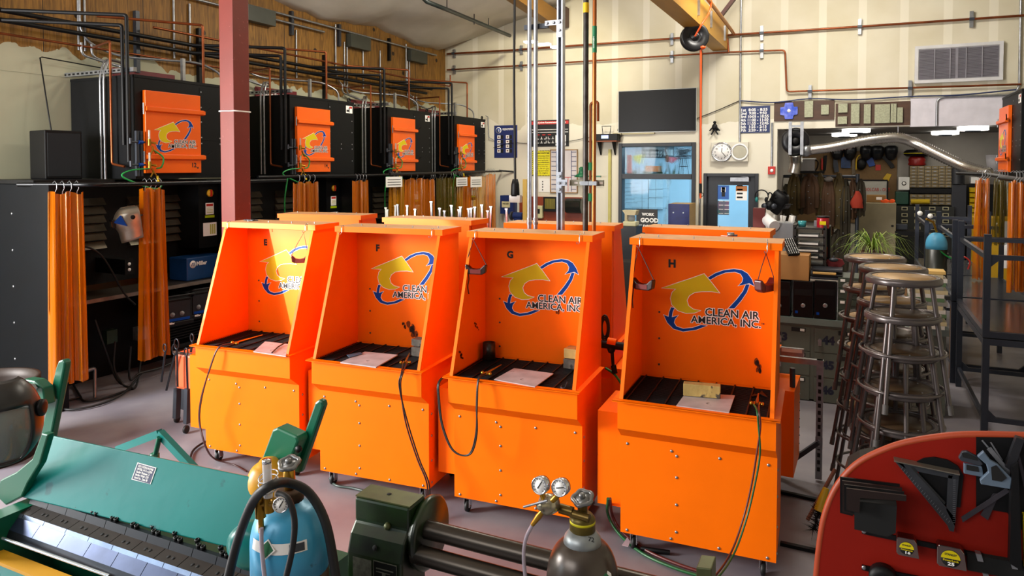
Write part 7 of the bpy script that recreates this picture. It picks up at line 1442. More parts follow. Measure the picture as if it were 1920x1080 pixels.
b = MB(); b.lathe([(.009, 0), (.009, .0008)], fp(.5, -.038, -.13), (-vy_+Z_*.3), 12); b.build('bolt_hole', M_HOLE, sr, world=True); b = MB(); b.lathe([(.01, 0), (.01, .0008)], fp(.62, .0, -.315), (-vy_-Z_*.8), 12); b.build('bolt_hole', M_HOLE, sr, world=True)
b = MB(); b.lathe([(.012, 0), (.010, .01), (0, .014)], fp(.62, 0, -.07), -vy_, 10); b.build('grease_cap', M_OLT, sr, world=True)
pl = lambda s0, s1, z0, z1, m, nm: MB().prism([fp(s0, -.045, z0), fp(s1, -.045, z0), fp(s1, -.045, z1), fp(s0, -.045, z1)], -vy_*.0015).build(nm, m, sr, world=True)
pl(.12, .46, -.25, -.17, mat('data_plate', '#77786a', .4, .6, .4, 60), 'data_plate'); pl(.5, .92, -.255, -.165, mat('dark_plate', '#1a1d1c', .35, .5), 'model_plate')
b = MB()
for i, (s0, s1, z0, z1) in enumerate(((.5, .92, -.167, -.164), (.5, .92, -.256, -.253), (.5, .51, -.255, -.165), (.91, .92, -.255, -.165), (.54, .62, -.23, -.22), (.66, .72, -.24, -.2), (.75, .88, -.235, -.225), (.55, .86, -.19, -.186), (.55, .8, -.2, -.197))): b.prism([fp(s0, -.0475, z0), fp(s1, -.0475, z0), fp(s1, -.0475, z1), fp(s0, -.0475, z1)], -vy_*.0006)
b.build('plate_print', MATS['data_plate'], sr, world=True)
b = MB(); b.lathe([(.115, 0), (.12, .02), (.11, .03), (0, .03)], b_+vy_*.10+Z_*-.12+vx_*.001, vx_, 28); b.build('gear_cover', M_OLG, sr, world=True)
yr_ = b_.y+.06; z_r = P(792, 990, Y=yr_).z; xr = b_.x+.01
for dy, dz, nm in ((0, 0, 'upper_roller'), (-.045, -.062, 'lower_roller')): MB().cyl((xr, yr_+dy, z_r+dz), (-.36, yr_+dy, z_r+dz), .03, 28).build(nm, M_ROLL, sr, world=True)
q = P(1312, 1043, Y=yr_); b = MB(); b.prism([(-.37, yr_-.05, q.z-.005), (-.33, yr_-.05, q.z), (-.33, yr_-.05, q.z-.35), (-.37, yr_-.05, q.z-.35)], (0, .07, 0)); b.build('end_bearing', M_OLT, sr, world=True, bevel=.003)
b = MB(); b.box((a.x+.03, a.y+.02, 0), (b_.x-.02, a.y+.12, SZ-.3)); b.build('pedestal', M_OLG, sr, world=True); b = MB(); b.box((-.40, yr_-.05, 0), (-.31, yr_+.02, q.z-.34)); b.build('pedestal', M_OLG, sr, world=True)
# ================= red tool board, lower right =================
RY = 2.2; M_RED = mat('tool_board_red', '#8a1404', .6, 0, .15, 4, wear=('#6e2a0c', .72, 5), spec=.2)
B = lambda u, v, y=RY: P(u, v, Y=y)
edge = [(1528, 1120), (1532, 1080), (1537, 1030), (1546, 975), (1562, 930), (1585, 895), (1615, 868), (1655, 848), (1700, 833), (1765, 822), (1830, 818), (1960, 821), (1990, 1200), (1528, 1240)]
tb = thing('tool_board', 'red board with a rounded corner carrying measuring tools, lower right', 'tool board', B(1740, 1080, RY+.01)); tb.location.z = 0
pts = [B(u, v) for u, v in edge]; sm = smooth(pts[:11], 4)+pts[11:]
MB().prism(sm, (0, .018, 0)).build('red_panel', M_RED, tb, world=True)
MB().tube([p+Vector((0, .009, .001)) for p in smooth(pts[:12], 4)], .0105, 8).build('rim', mat('rim_orange', '#a03a14', .5), tb, world=True)
MB().box((B(1700, 900).x, RY+.02, 0), (B(1800, 900).x, RY+.08, 1.5)).build('stand_post', M_BLACK, tb, world=True)
def tl(name, pts, m, lab, cat, d0=.001, d=.006, bevel=0, **k):
    b = MB(); b.prism([B(u, v, RY-d0) for u, v in pts], (0, -d, 0)); return b.build(name, m, label=lab, cat=cat, bevel=bevel, **k)
tl('black_sheet', ((1830, 819), (1960, 821), (1960, 1000), (1905, 990), (1888, 960), (1830, 950)), M_BLACK, 'black sheet behind the tools at the right of the red board', 'sheet', .001, .004)
tl('steel_disc', ((1716, 866), (1732, 858), (1752, 856), (1776, 861), (1795, 872), (1806, 890), (1800, 950), (1740, 940)), M_BLACK, 'black disc hanging behind the speed square', 'disc', .002, .006)
# speed square
M_SQ = mat('square_grey', '#3a3c41', .45, .4, .2, 12)
t = thing('speed_square', 'dark grey triangular speed square on the red board', 'speed square', B(1780, 995, RY-.02))
def tri(nm, pts, m, y0, d): MB().prism([B(u, v, RY-y0) for u, v in pts], (0, -d, 0)).build(nm, m, t, world=True)
tri('blade', ((1676, 862), (1694, 870), (1772, 952), (1770, 960), (1757, 950), (1788, 985), (1789, 996), (1780, 994), (1773, 983), (1776, 980)), M_SQ, .012, .004) if False else None
outer = [(1676, 862), (1798, 888), (1789, 996), (1780, 994), (1775, 985)]
MB().add(*(lambda O, I: ([B(u, v, RY-.016) for u, v in O+I]+[B(u, v, RY-.012) for u, v in O+I], [(0, 1, 5, 4), (1, 2, 3, 5), (3, 2, 5), (3, 6, 5)][:0]+[(0, 1, 5, 4), (1, 2, 6, 5), (2, 3, 7, 6)][:0]))(outer, [(1700, 872)])).v if False else None
fr = MB(); yy = RY-.014
def slab(p, q, w_): fr.bar(B(*p, yy), B(*q, yy), w_, .004, up=(0, 1, 0))
fr.prism([B(u, v, yy) for u, v in ((1676, 862), (1706, 869), (1792, 972), (1788, 996), (1780, 994), (1776, 984))], (0, -.004, 0))
fr.prism([B(u, v, yy) for u, v in ((1778, 884), (1798, 888), (1790, 985), (1774, 955))], (0, -.004, 0)); fr.prism([B(u, v, yy) for u, v in ((1676, 862), (1798, 888), (1796, 899), (1700, 879))], (0, -.004, 0)); fr.build('blade', M_SQ, t, world=True)
sl = MB(); sl.prism([B(u, v, yy-.0045) for u, v in ((1707, 876), (1712, 876), (1773, 942), (1771, 946))], (0, -.0005, 0)); sl.build('slot', M_LBLACK, t, world=True)
sl = MB()
for k in range(22):
    f = k/21; u, v = 1690+88*f, 880+100*f; sl.bar(B(u, v, yy-.0045), B(u+3, v-4, yy-.0045), .0008, .0004, up=(0, 1, 0)); u, v = 1792-1*f, 900+80*f; sl.bar(B(u-5, v, yy-.0045), B(u, v, yy-.0045), .0008, .0004, up=(0, 1, 0))
sl.build('scale_marks', M_GALV, t, world=True); t.children[-1]['kind'] = 'stuff'
fl = MB(); p0_, p1_ = B(1676, 861, yy), B(1798, 886, yy); fl.prism([p0_+Vector((0, -.02, 0)), p1_+Vector((0, -.02, 0)), p1_+Vector((0, .012, 0)), p0_+Vector((0, .012, 0))], Z_*.003); fl.build('flange', mat('flange_silver', '#8a8274', .35, .7), t, world=True)
# angle plates stack at the left
for k in range(4):
    u0, v0 = 1575+4*k, 893+7*k; y0 = RY-.02-.03*k
    b = MB(); b.prism([B(u0, v0, y0), B(u0+112, v0+14, y0), B(u0+112, v0+24, y0), B(u0+26, v0+18, y0), B(u0+24, 966-2*k, y0), B(u0, 960-2*k, y0)], (0, -.006, 0)); b.build('steel_square', [M_DARK, mat('rust_dark', '#2a1d1a', .5, .5)][k % 2], label='dark steel square in the stack on the red board, '+['rearmost one', 'second from the back', 'second from the front', 'front one'][k], cat='steel square', group='steel squares on the red board')
tl('magnet_box', ((1602, 912), (1678, 920), (1676, 968), (1660, 975), (1602, 962)), M_HOLE, 'black box shaped holder below the stack of steel squares', 'holder', .001, .1)
# rails with tape measures
def bar_on(u0, v0, u1, v1, lab): tl('steel_strip', ((u0, v0), (u1, v1), (u1, v1+9), (u0, v0+9)), M_BLACK, lab, 'strip', .001, .006)
bar_on(1616, 990, 1960, 1062, 'upper black steel strip holding the tape measures'); bar_on(1616, 1058, 1960, 1128, 'lower black steel strip at the bottom of the red board')
for u, v in ((1618, 993), (1618, 1061)): b = MB(); b.lathe([(.006, 0), (.006, .003), (.003, .004)], B(u+2, v+3, RY-.008), (0, -1, 0), 10); b.build('strip_screw', M_GALV, label='silver screw at the left end of the %s strip' % ('upper' if v < 1000 else 'lower'), cat='screw')
M_TAPE = mat('tape_chrome', '#9c8a84', .15, 1, .1, 4)
def tape(u0, v0, u1, v1, num, lab, top):
    y1 = RY-.012; A, C = B(u0, v0, y1-.035), B(u1, v1, y1-.035); W_, H = C.x-A.x, A.z-C.z; x0, z0 = A.x, C.z; t = thing('tape_measure', lab, 'tape measure', (x0+W_/2, y1, z0), 0, 'chrome tape measures on the red board')
    MB().prism([(x0, y1, z0+.006), (x0+.006, y1, z0), (x0+W_+.006, y1, z0), (x0+W_, y1, z0+H*.8), (x0+W_*.86, y1, z0+H), (x0+.004, y1, z0+H), (x0, y1, z0+H-.006)], (0, -.035, 0)).build('case', M_TAPE, t, world=True, bevel=.002)
    cx, cz_, r = x0+W_*.5, z0+H*.46, W_*.36; yf = y1-.0352; b = MB(); b.lathe([(r, 0), (r, .001)], (cx, yf, cz_), (0, -1, 0), 28); b.m = 1; b.add([(cx+r*.98*math.cos(R(a)), yf-.0014, cz_+r*.98*math.sin(R(a))) for a in range(0, 181, 12)], [tuple(range(16))]); b.build('round_label', [M_LBLACK, M_YEL], t, world=True)
    b = MB(); b.text(top, (cx-r*.62, yf-.0014, cz_+r*.38), X_, Z_, r*.24, off=.03, width=r*1.24); b.build('maker_lettering', M_LBLACK, t, world=True)
    b = MB(); b.text('PowerLock', (cx-r*.78, yf-.0016, cz_-r*.30), X_, Z_, r*.22, off=.03, width=r*1.6); b.m = 1; b.text(num, (cx-r*.3, yf-.0016, cz_-r*.78), X_, Z_, r*.38, off=.04, width=r*.7); b.build('size_lettering', [M_YEL, M_LWHITE], t, world=True)
tape(1681, 1006, 1719, 1048, '16', 'smaller chrome tape measure marked 16 on the red board', 'STANLEY'); tape(1757, 1021, 1808, 1071, '25', 'larger chrome tape measure marked 25 on the red board', 'STANLEY')
MB().lathe([(.035, 0), (.035, .03), (.02, .035)], B(1655, 1078, RY-.005), (0, -1, 0), 20).build('black_tool_knob', M_BLACK, label='round black tool with red marks at the bottom of the red board', cat='tool')
for i, (u, v, lab) in enumerate(((1832, 1033, 'left silver clamp tab on the right end of the upper strip'), (1896, 1047, 'right silver clamp tab on the right end of the upper strip'), (1845, 1070, 'silver clamp tab below the left tab on the red board'))): tl('clamp_tab', ((u-5, v-2), (u+6, v), (u+10, v+14), (u-1, v+12)), M_GALV, lab, 'clamp tab', .008, .02)
tl('marking_gauge', ((1812, 1032), (1960, 1058), (1960, 1090), (1812, 1062)), M_HOLE, 'black rail of tools at the lower right corner', 'tool rail', .002, .02)
# combination squares and rules on the right
M_CSQ = mat('square_head_blue', '#67788a', .45, .3, .2, 14); M_RULE = mat('rule_dark', '#4a464c', .4, .6, .2, 30)
t = thing('combination_square', 'blue grey combination square heads hanging at the upper right of the red board', 'combination square', B(1870, 915, RY-.03))
for nm, ps, y0 in (('protractor_head', ((1831, 853), (1843, 843), (1856, 860), (1870, 868), (1896, 894), (1893, 914), (1838, 905), (1836, 897), (1852, 882), (1848, 868)), .03), ('square_head', ((1806, 866), (1840, 872), (1843, 890), (1838, 891), (1806, 885)), .02), ('clamp_head', ((1796, 856), (1803, 844), (1812, 843), (1834, 855), (1842, 868), (1836, 870), (1802, 862)), .024)): b = MB(); b.prism([B(u, v, RY-y0) for u, v in ps], (0, -.012, 0)); b.build(nm, [M_CSQ, M_CSQ, M_GREYST][('protractor_head', 'square_head', 'clamp_head').index(nm)], t, world=True, bevel=.002)
b = MB(); b.prism([B(u, v, RY-.043) for u, v in ((1858, 876), (1868, 872), (1888, 896), (1878, 903), (1860, 900))], (0, -.001, 0)); b.prism([B(u, v, RY-.033) for u, v in ((1812, 871), (1834, 875), (1836, 885), (1812, 881))], (0, -.001, 0)); b.prism([B(u, v, RY-.037) for u, v in ((1803, 849), (1812, 849), (1832, 858), (1834, 864), (1805, 857))], (0, -.001, 0)); b.build('head_windows', M_HOLE, t, world=True)
tl('steel_rule', ((1802, 969), (1886, 915), (1894, 921), (1805, 979)), M_RULE, 'dark steel rule hanging diagonally under the combination square', 'rule', .012, .002); tl('steel_rule', ((1850, 842), (1858, 838), (1897, 886), (1896, 896)), M_GALV, 'silver steel rule sticking up behind the combination square head', 'rule', .02, .002)
tl('steel_rule', ((1838, 965), (1862, 925), (1874, 925), (1852, 975)), M_RULE, 'short dark rule low behind the diagonal one', 'rule', .006, .002)
tl('divider_leg', ((1840, 826), (1843, 825), (1878, 866), (1876, 869)), M_GALV, 'thin silver divider leg at the top of the black sheet', 'divider', .012, .003); tl('divider_leg', ((1856, 829), (1859, 829), (1880, 862), (1877, 864)), M_GALV, 'second thin silver divider leg beside the first', 'divider', .012, .003)
tl('pry_bar', ((1882, 870), (1903, 815), (1918, 820), (1897, 880)), mat('pry_grey', '#2c2c30', .4, .4), 'dark grey bar leaning at the top right of the red board', 'bar', .01, .02)
tl('hand_saw', ((1901, 826), (1905, 828), (1925, 905), (1925, 935), (1912, 880)), M_RULE, 'saw blade edge at the far right of the red board', 'saw', .02, .002)
tl('black_level', ((1893, 868), (1905, 860), (1912, 1060), (1889, 1046)), M_BLACK, 'tall black level standing at the right of the red board', 'level', .015, .03); tl('yellow_level', ((1916, 960), (1925, 960), (1925, 1060), (1918, 1058)), M_YEL, 'yellow level edge at the far right of the red board', 'level', .015, .02)
# ================= what lies in and hangs from the booths =================
def inb(k, x, y, z): bx_, by2, r = BOOTHS[k]; return Matrix.Translation((bx_, by2, 0)) @ Matrix.Rotation(R(r), 4, 'Z') @ Vector((x, y, z))
def rzb(k): return R(BOOTHS[k][2])
GZ = Z3-.001
def onz(k, u, v, z=GZ): return P(u, v, Z=z)
M_BRK = mat('fire_brick', '#b79a58', .8, 0, .3, 9, bump=.4, bscale=30, wear=('#4a4034', .6, 14)); M_SOOT = mat('sooty_brick', '#5c564c', .85, 0, .6, 10, bump=.4, bscale=30, wear=('#1c1a18', .52, 9)); M_PLT = mat('plate_steel', '#bdb6b8', .5, .1, .3, 7, wear=('#3a302c', .64, 8)); M_PLE = mat('plate_edge', '#b8b4c4', .3, .8)
def flat(name, pts, th, m, lab, cat, z=GZ, **k):
    pp = [P(u, v, Z=z+th) for u, v in pts]; return MB().prism(pp, (0, 0, -th)).build(name, m, label=lab, cat=cat, bevel=.001, **k)
flat('steel_plate', ((475, 659), (497, 640), (541, 645), (536, 668)), .006, M_PLT, 'pale steel plate on the grate of booth E', 'steel plate')
flat('steel_plate', ((638, 679), (684, 659), (746, 665), (705, 688)), .008, M_PLT, 'square steel plate on the grate of booth F', 'steel plate')
flat('steel_plate', ((926, 711), (964, 690), (1038, 700), (1003, 725)), .006, M_PLT, 'scorched square steel plate on the grate of booth G', 'steel plate')
flat('steel_plate', ((1268, 760), (1286, 736), (1378, 741), (1367, 773)), .006, M_PLT, 'steel plate under the yellow brick in booth H', 'steel plate')
flat('blue_strip', ((650, 665), (676, 660), (680, 663), (655, 670)), .004, mat('blue_strip', '#3b5a6e', .5), 'small blue metal strip lying beside the plate in booth F', 'strip', z=GZ+.010)
def brick(k, u0, v0, u1, v1, z0, z1, dpt, m, lab, deg=0):
    a, c = P(u0, v0, Z=z0), P(u1, v1, Z=z0); d = (c-a); w_ = d.length; dy = Vector((-d.y, d.x, 0)).normalized()*dpt
    return MB().prism([a, c, c+dy, a+dy], (0, 0, z1-z0)).build('fire_brick', m, label=lab, cat='brick', bevel=.004, group='fire bricks in the booths')
brick('H', 1281, 742, 1351, 748, GZ+.009, GZ+.08, .06, M_BRK, 'yellow scorched fire brick standing on the plate in booth H')
brick('G', 1056, 690, 1100, 698, GZ, GZ+.064, .1, M_SOOT, 'sooty black fire brick at the bottom of the pair in booth G'); brick('G', 1057, 671, 1100, 677, GZ+.065, GZ+.13, .1, M_BRK, 'pale charred fire brick on top of the pair in booth G')
brick('F', 771, 667, 815, 674, GZ, GZ+.064, .08, M_SOOT, 'grey fire brick at the bottom of the pair in booth F'); brick('F', 771, 648, 815, 655, GZ+.065, GZ+.115, .08, M_SOOT, 'dark fire brick on top of the pair in booth F')
q = P(917, 673, Z=GZ); MB().lathe([(.045, 0), (.045, .118), (.041, .118), (.041, .01), (0, .01)], q, (0, 0, 1), 28).build('steel_can', mat('can_steel', '#3a3835', .35, .7, .25, 9), label='round dark steel can standing at the back of booth G', cat='can')
# soot marks are part of the booths' paint
def soot(k, u, v, w_, h_, seed, side='back'):
    rn = random.Random(seed); b = MB(); pr = BT[k]
    for j in range(12):
        c = rn.uniform(-.5, .5)*h_; a = rn.uniform(-.3, .3)*w_+c*.45; rr = rn.uniform(.12, .4)*min(w_, h_); pts = []
        for m_ in range(9): an = 2*math.pi*m_/9; r2 = rr*rn.uniform(.8, 1.1); pts.append((u+a+r2*math.cos(an)*.8, v+c+r2*math.sin(an)*1.3))
        P3 = []
        hb_ = Matrix.Translation((BOOTHS[k][0], BOOTHS[k][1], 0)) @ Matrix.Rotation(R(BOOTHS[k][2]), 4, 'Z')
        pt0, nn_ = (hb_ @ Vector((0, PD-.0046-.00012*j, 1)), hb_.to_3x3() @ Vector((0, 1, 0))) if side == 'back' else (hb_ @ Vector((.0185+.00012*j, 0, 1)), hb_.to_3x3() @ Vector((1, 0, 0)))
        b.add([onplane(x, y, pt0, nn_) for x, y in pts], [tuple(range(9))])
    b.build('soot_mark', mat('soot', '#2a1004', .9, alpha=.6), pr, world=True)
soot('H', 1421, 688, 14, 22, 1); soot('F', 773, 618, 16, 22, 2); soot('F', 758, 610, 6, 14, 3); soot('G', 1045, 583, 12, 8, 4); soot('G', 893, 612, 6, 14, 5, 'left'); soot('G', 865, 667, 6, 16, 6, 'left')
# torches with their hoses
def torch(k, u, v, u2, v2, hose, lab, m1, m2, z=GZ, sep=.008):
    a, c = P(u, v, Z=z+.02), P(u2, v2, Z=z+.035); d = (c-a).normalized(); sd = Vector((-d.y, d.x, 0)).normalized()
    t = thing('welding_torch', lab, 'torch', a, 0, 'brass torches in the booths')
    MB().tube([a, lerp(a, c, .35), lerp(a, c, .55), c], [.008, .009, .006, .0035], 8).build('torch_handle', M_BRASS if k != 'H' else mat('copper_torch', '#9a5a30', .35, .6), t, world=True)
    for s_ in (-1, 1):
        p = a+sd*.014*s_; b = MB(); b.cyl(p-d*.02, p+d*.02, .006, 8); b.lathe([(.009, 0), (.012, .004), (.012, .012), (.008, .016)], p+sd*.008*s_, sd*s_, 8); b.build('torch_valve', M_BRASS, t, world=True)
    for s_, m, nm in ((-1, m1, 'fuel hose'), (1, m2, 'oxygen hose')):
        pts = [p+sd*sep*s_*.6 if i < 2 else p+Vector((sep*s_, 0, 0)) for i, p in enumerate(hose)]
        MB().tube(smooth([a-d*.02+sd*.012*s_]+pts), .0052, 7).build(nm.replace(' ', '_'), m, t, world=True)
M_HR = mat('hose_dark_red', '#3a1410', .4, spec=.6); M_HG = mat('hose_dark_green', '#12341f', .4, spec=.6); M_HB = mat('hose_black', '#141210', .4, spec=.6); M_HR2 = mat('hose_red', '#5a1e1a', .4, spec=.6); M_HG2 = mat('hose_green', '#0f5a2c', .4, spec=.6)
def fr_(k, u, v, out=.15): # a point just in front of booth k's front
    hb_ = Matrix.Translation((BOOTHS[k][0], BOOTHS[k][1], 0)) @ Matrix.Rotation(R(BOOTHS[k][2]), 4, 'Z'); return onplane(u, v, hb_ @ Vector((0, -out, 0)), hb_.to_3x3() @ Vector((0, 1, 0)))
torch('E', 440, 643, 492, 628, [fr_('E', 410, 652, .13), fr_('E', 394, 690, .16), fr_('E', 378, 745, .16), fr_('E', 374, 790, .14), fr_('E', 385, 835, .16), P(402, 860, Z=.06), P(440, 872, Z=.015), P(462, 884, Z=.015)], 'brass torch lying on the grate of booth E, hose over its front', M_HR, M_HR, sep=.004)
torch('F', 760, 680, 768, 662, [fr_('F', 754, 700, .15), fr_('F', 750, 725, .17), fr_('F', 762, 790, .17), fr_('F', 784, 860, .18), fr_('F', 802, 905, .2), P(806, 950, Z=.08), P(822, 985, Z=.015), P(860, 1010, Z=.015)], 'brass torch at the front edge of booth F, hoses falling to the floor', M_HR, M_HB)
torch('G', 912, 700, 940, 684, [fr_('G', 897, 712, .14), fr_('G', 894, 760, .17), fr_('G', 893, 815, .17), fr_('G', 880, 852, .17), fr_('G', 850, 845, .17), fr_('G', 830, 800, .15), fr_('G', 823, 750, .13), fr_('G', 824, 715, .10), inb('G', -.03, .05, .93)], 'brass torch on the grate of booth G, black hose looping in front', M_HB, M_HB, sep=.004)
torch('H', 1419, 757, 1422, 738, [fr_('H', 1421, 770, .15), fr_('H', 1424, 800, .17), fr_('H', 1422, 850, .17), fr_('H', 1412, 910, .18), fr_('H', 1396, 975, .22), fr_('H', 1372, 1040, .35), P(1335, 1090, Z=.3), P(1290, 1120, Z=.1)], 'brass torch at the front edge of booth H, with red and green hoses', M_HR2, M_HG2)
MB().tube(smooth([P(1140, 935, Z=.3), P(1140, 965, Z=.1), P(1160, 1000, Z=.02), P(1205, 1038, Z=.015), P(1270, 1067, Z=.015), P(1330, 1085, Z=.015)]), .009, 8).build('floor_hose', M_HG2, label='green hose snaking on the floor in front of booth H', cat='hose')
MB().tube(smooth([P(1144, 935, Z=.3), P(1148, 965, Z=.1), P(1166, 997, Z=.02), P(1212, 1032, Z=.015), P(1276, 1060, Z=.015), P(1335, 1078, Z=.015)]), .009, 8).build('floor_hose', M_HR2, label='dark red hose beside the green one on the floor by booth H', cat='hose')
MB().tube(smooth([P(618, 897, Z=.02), P(630, 910, Z=.015), P(660, 915, Z=.015), P(690, 922, Z=.015), P(740, 930, Z=.015)]), .009, 8).build('floor_hose', mat('hose_grey_green', '#3d4a46', .4), label='grey green hose on the floor before booth F', cat='hose')
MB().tube(smooth([P(400, 822, Z=.05), P(378, 832, Z=.02), P(362, 845, Z=.015), P(356, 862, Z=.015), P(352, 880, Z=.015)]), .009, 8).build('floor_hose', M_HB, label='black hose on the floor left of booth E', cat='hose')
flat('paper_scrap', ((1166, 1022), (1176, 1007), (1182, 1015), (1178, 1025)), .003, mat('scrap_pink', '#b7a0a6', .8), 'small pinkish scrap tag on the hoses before booth H', 'tag', z=.02)
t = thing('spring_clamp', 'black steel handle lying on the floor in front of booth H', 'handle', P(1228, 1033, Z=0)); MB().tube([P(1202, 1028, Z=.015), P(1225, 1032, Z=.02), P(1256, 1036, Z=.015)], [.012, .016, .014], 8).build('handle_bar', M_BLACK, t, world=True)
# hooks, goggles, clip
def hook(k, u, v, lab):
    a = P(u, v, dist=None, Y=0) if False else None
    hb_ = Matrix.Translation((BOOTHS[k][0], BOOTHS[k][1], 0)) @ Matrix.Rotation(R(BOOTHS[k][2]), 4, 'Z'); p = onplane(u, v, hb_ @ Vector((0, .2, 0)), hb_.to_3x3() @ Vector((0, 1, 0)))
    rz_ = hb_.to_3x3(); ex, ey = rz_ @ X_, rz_ @ Y_; p.z = Z4
    MB().tube([p+ey*.03+Z_*.004, p+Z_*.004-ey*.004, p-ey*.004-Z_*.02, p-ey*.004-Z_*.045, p-ey*.012-Z_*.058-ex*.006, p-ey*.02-Z_*.055-ex*.012, p-ey*.02-Z_*.045-ex*.014], .003, 6).build('s_hook', M_CHROME, label=lab, cat='hook', group='hooks over the booth roofs'); return p-ey*.014-Z_*.058-ex*.006, ex, ey
hk = {}
for key, k, u, v, lab in (('E1', 'E', 427, 417, 'bright hook over the left end of the roof of booth E'), ('E2', 'E', 573, 420, 'bright hook over the right end of the roof of booth E'), ('F1', 'F', 641, 425, 'bright hook over the left end of the roof of booth F'), ('F2', 'F', 810, 430, 'bright hook over the right end of the roof of booth F'), ('G1', 'G', 891, 433, 'bright hook over the left end of the roof of booth G'), ('G2', 'G', 1087, 441, 'bright hook over the right end of the roof of booth G'), ('H1', 'H', 1200, 449, 'bright hook over the left end of the roof of booth H'), ('H2', 'H', 1439, 457, 'bright hook over the right end of the roof of booth H')): hk[key] = hook(k, u, v, lab)
M_GOG = mat('goggle_maroon', '#5a1512', .35, spec=.6); M_GOGD = mat('goggle_dark', '#2c120e', .35, spec=.6); M_STR = mat('goggle_strap', '#4a3a34', .7)
def goggles(key, uvs, m, lab, ang, tail=None, sc=1):
    hp, ex, ey = hk[key]; c = onplane(uvs[0], uvs[1], hp-ey*.02, ey); t = thing('welding_goggles', lab, 'goggles', c, 0, 'goggles hanging in the booths')
    d = (ex*math.cos(ang)+ey*math.sin(ang)).normalized(); nrm = d.cross(Z_); W_ = .074*sc; H = .033*sc; D = .045*sc
    prof_ = [(-1, .9), (-.85, 1.1), (-.45, .25), (.0, .05), (.45, .25), (.85, 1.1), (1, .9), (.92, -.6), (.6, -1), (-.6, -1), (-.92, -.6)]
    MB().prism([c+d*(x*W_)+Z_*(z*H)-nrm*D*.5 for x, z in prof_], nrm*D).build('goggle_body', m, t, world=True, bevel=.006)
    b = MB(); b.prism([c+d*(x*W_*.5)+Z_*(z*H*.42-H*.35)+nrm*(D*.5) for x, z in ((-1, -1), (1, -1), (1, 1), (-1, 1))], nrm*.002); b.prism([c+d*(x*W_*.5)+Z_*(z*H*.42-H*.35)-nrm*(D*.5) for x, z in ((-1, -1), (1, -1), (1, 1), (-1, 1))], -nrm*.002); b.build('lens', mat('goggle_lens', '#7a3a38', .2), t, world=True)
    l, r_ = c-d*W_*.95+Z_*H, c+d*W_*.95+Z_*H
    b = MB(); b.tube([l, lerp(l, hp, .5)+d*-.004, hp, lerp(r_, hp, .5), r_], .0028, 6); b.build('strap', M_STR, t, world=True)
    if tail: b = MB(); b.tube(smooth([r_ if tail[0] > 0 else l]+[c+ex*x+Z_*z for x, z in tail[1]]), .0035, 6); b.build('strap_tail', M_STR, t, world=True)
goggles('E2', (562, 486), M_GOG, 'maroon welding goggles hanging at the right of booth E', R(35), sc=.85)
goggles('G1', (893, 505), M_GOGD, 'dark brown welding goggles hanging at the left of booth G', R(8), (-1, [(-.055, -.06), (-.062, -.12), (-.055, -.17)]))
goggles('H1', (1206, 533), M_GOGD, 'dark brown welding goggles hanging at the left of booth H', R(-15), (-1, [(-.06, -.03), (-.066, -.1), (-.062, -.15)]))
goggles('H2', (1436, 535), M_GOG, 'maroon welding goggles hanging at the right of booth H', R(60), (1, [(.05, -.03), (.06, -.12), (.065, -.25)]), sc=1.1)
q = P(1370, 443, Z=Z4); t = thing('tape_roll', 'small roll of silver tape on the roof of booth H', 'tape', q); MB().lathe([(.022, 0), (.022, .022), (.014, .022), (.014, 0)], q+Vector((0, 0, .001)), (0, 0, 1), 20).build('roll', M_GALV, t, world=True); MB().box(q+Vector((.018, -.012, .001)), q+Vector((.04, .01, .012))).build('holder', M_GREYST, t, world=True); MB().prism([q+Vector((-.06, -.004, .001)), q+Vector((-.015, -.018, .001)), q+Vector((-.01, -.008, .001)), q+Vector((-.055, .004, .001))], Z_*.002).build('tape_end', M_LWHITE, t, world=True)
q = P(465, 414, Z=Z4+.003); b = MB(); rn = random.Random(3)
for i in range(5): b.tube(smooth([q+Vector((rn.uniform(-.06, .09), rn.uniform(-.02, .05), .006)) for _ in range(4)]), .004, 5)
b.build('tangled_strap', M_GREYST, label='dark tangled strap lying on the roof of booth E', cat='strap')
q = P(1055, 727, Z=GZ); MB().tube([q+Vector((-.02, .03, .0)), q+Vector((-.014, 0, .0)), q+Vector((.0, -.01, .0)), q+Vector((.014, 0, .0)), q+Vector((.018, .03, .03))], .0035, 6).build('wire_clip', M_GREYST, label='bent wire clip at the front of the grate in booth G', cat='clip')
flat('spreader_plate', ((1408, 743), (1420, 741), (1428, 732), (1440, 745), (1425, 739), (1415, 738)), .003, M_DARK, 'small dark curved steel piece behind the torch in booth H', 'steel piece')
q = P(530, 650, Z=GZ+.008); MB().tube([P(510, 661, Z=GZ+.012), P(522, 650, Z=GZ+.014), P(534, 643, Z=GZ+.02)], .005, 6).build('striker', M_BLACK, label='black striker lying on the plate in booth E', cat='striker')
# booth gap: valves and cable between G and H
t = thing('valve_assembly', 'dark pipe valves and fittings in the gap between booths G and H', 'valves', P(1150, 640, Y=4.75)); w = lambda u, v: P(u, v, Y=4.75)
MB().cyl(w(1128, 645), w(1172, 650), .028, 12).build('dark_pipe', M_BLACK, t, world=True)
b = MB(); b.cyl(w(1147, 650), w(1150, 690), .012, 8); b.ball(w(1146, 655), .03, 8); b.cyl(w(1150, 685), w(1153, 700), .02, 8); b.build('valve', M_DARK, t, world=True)
MB().cyl(w(1140, 640), w(1156, 643), .0285, 12).build('orange_band', ORANGE, t, world=True)
for rr in (.06, .05, .04): MB().tube(arc(P(1134, 615, Y=4.8), rr*1.5, 0, 2*math.pi, 24, X_*.35, Z_)[:-1], .007, 6, closed=True).build('coiled_hose', M_RUBBER, t, world=True)
MB().tube(smooth([w(1135, 690), w(1150, 700), w(1160, 712), w(1166, 722)]), .008, 6).build('green_hose', MATS['green_hose'], t, world=True)
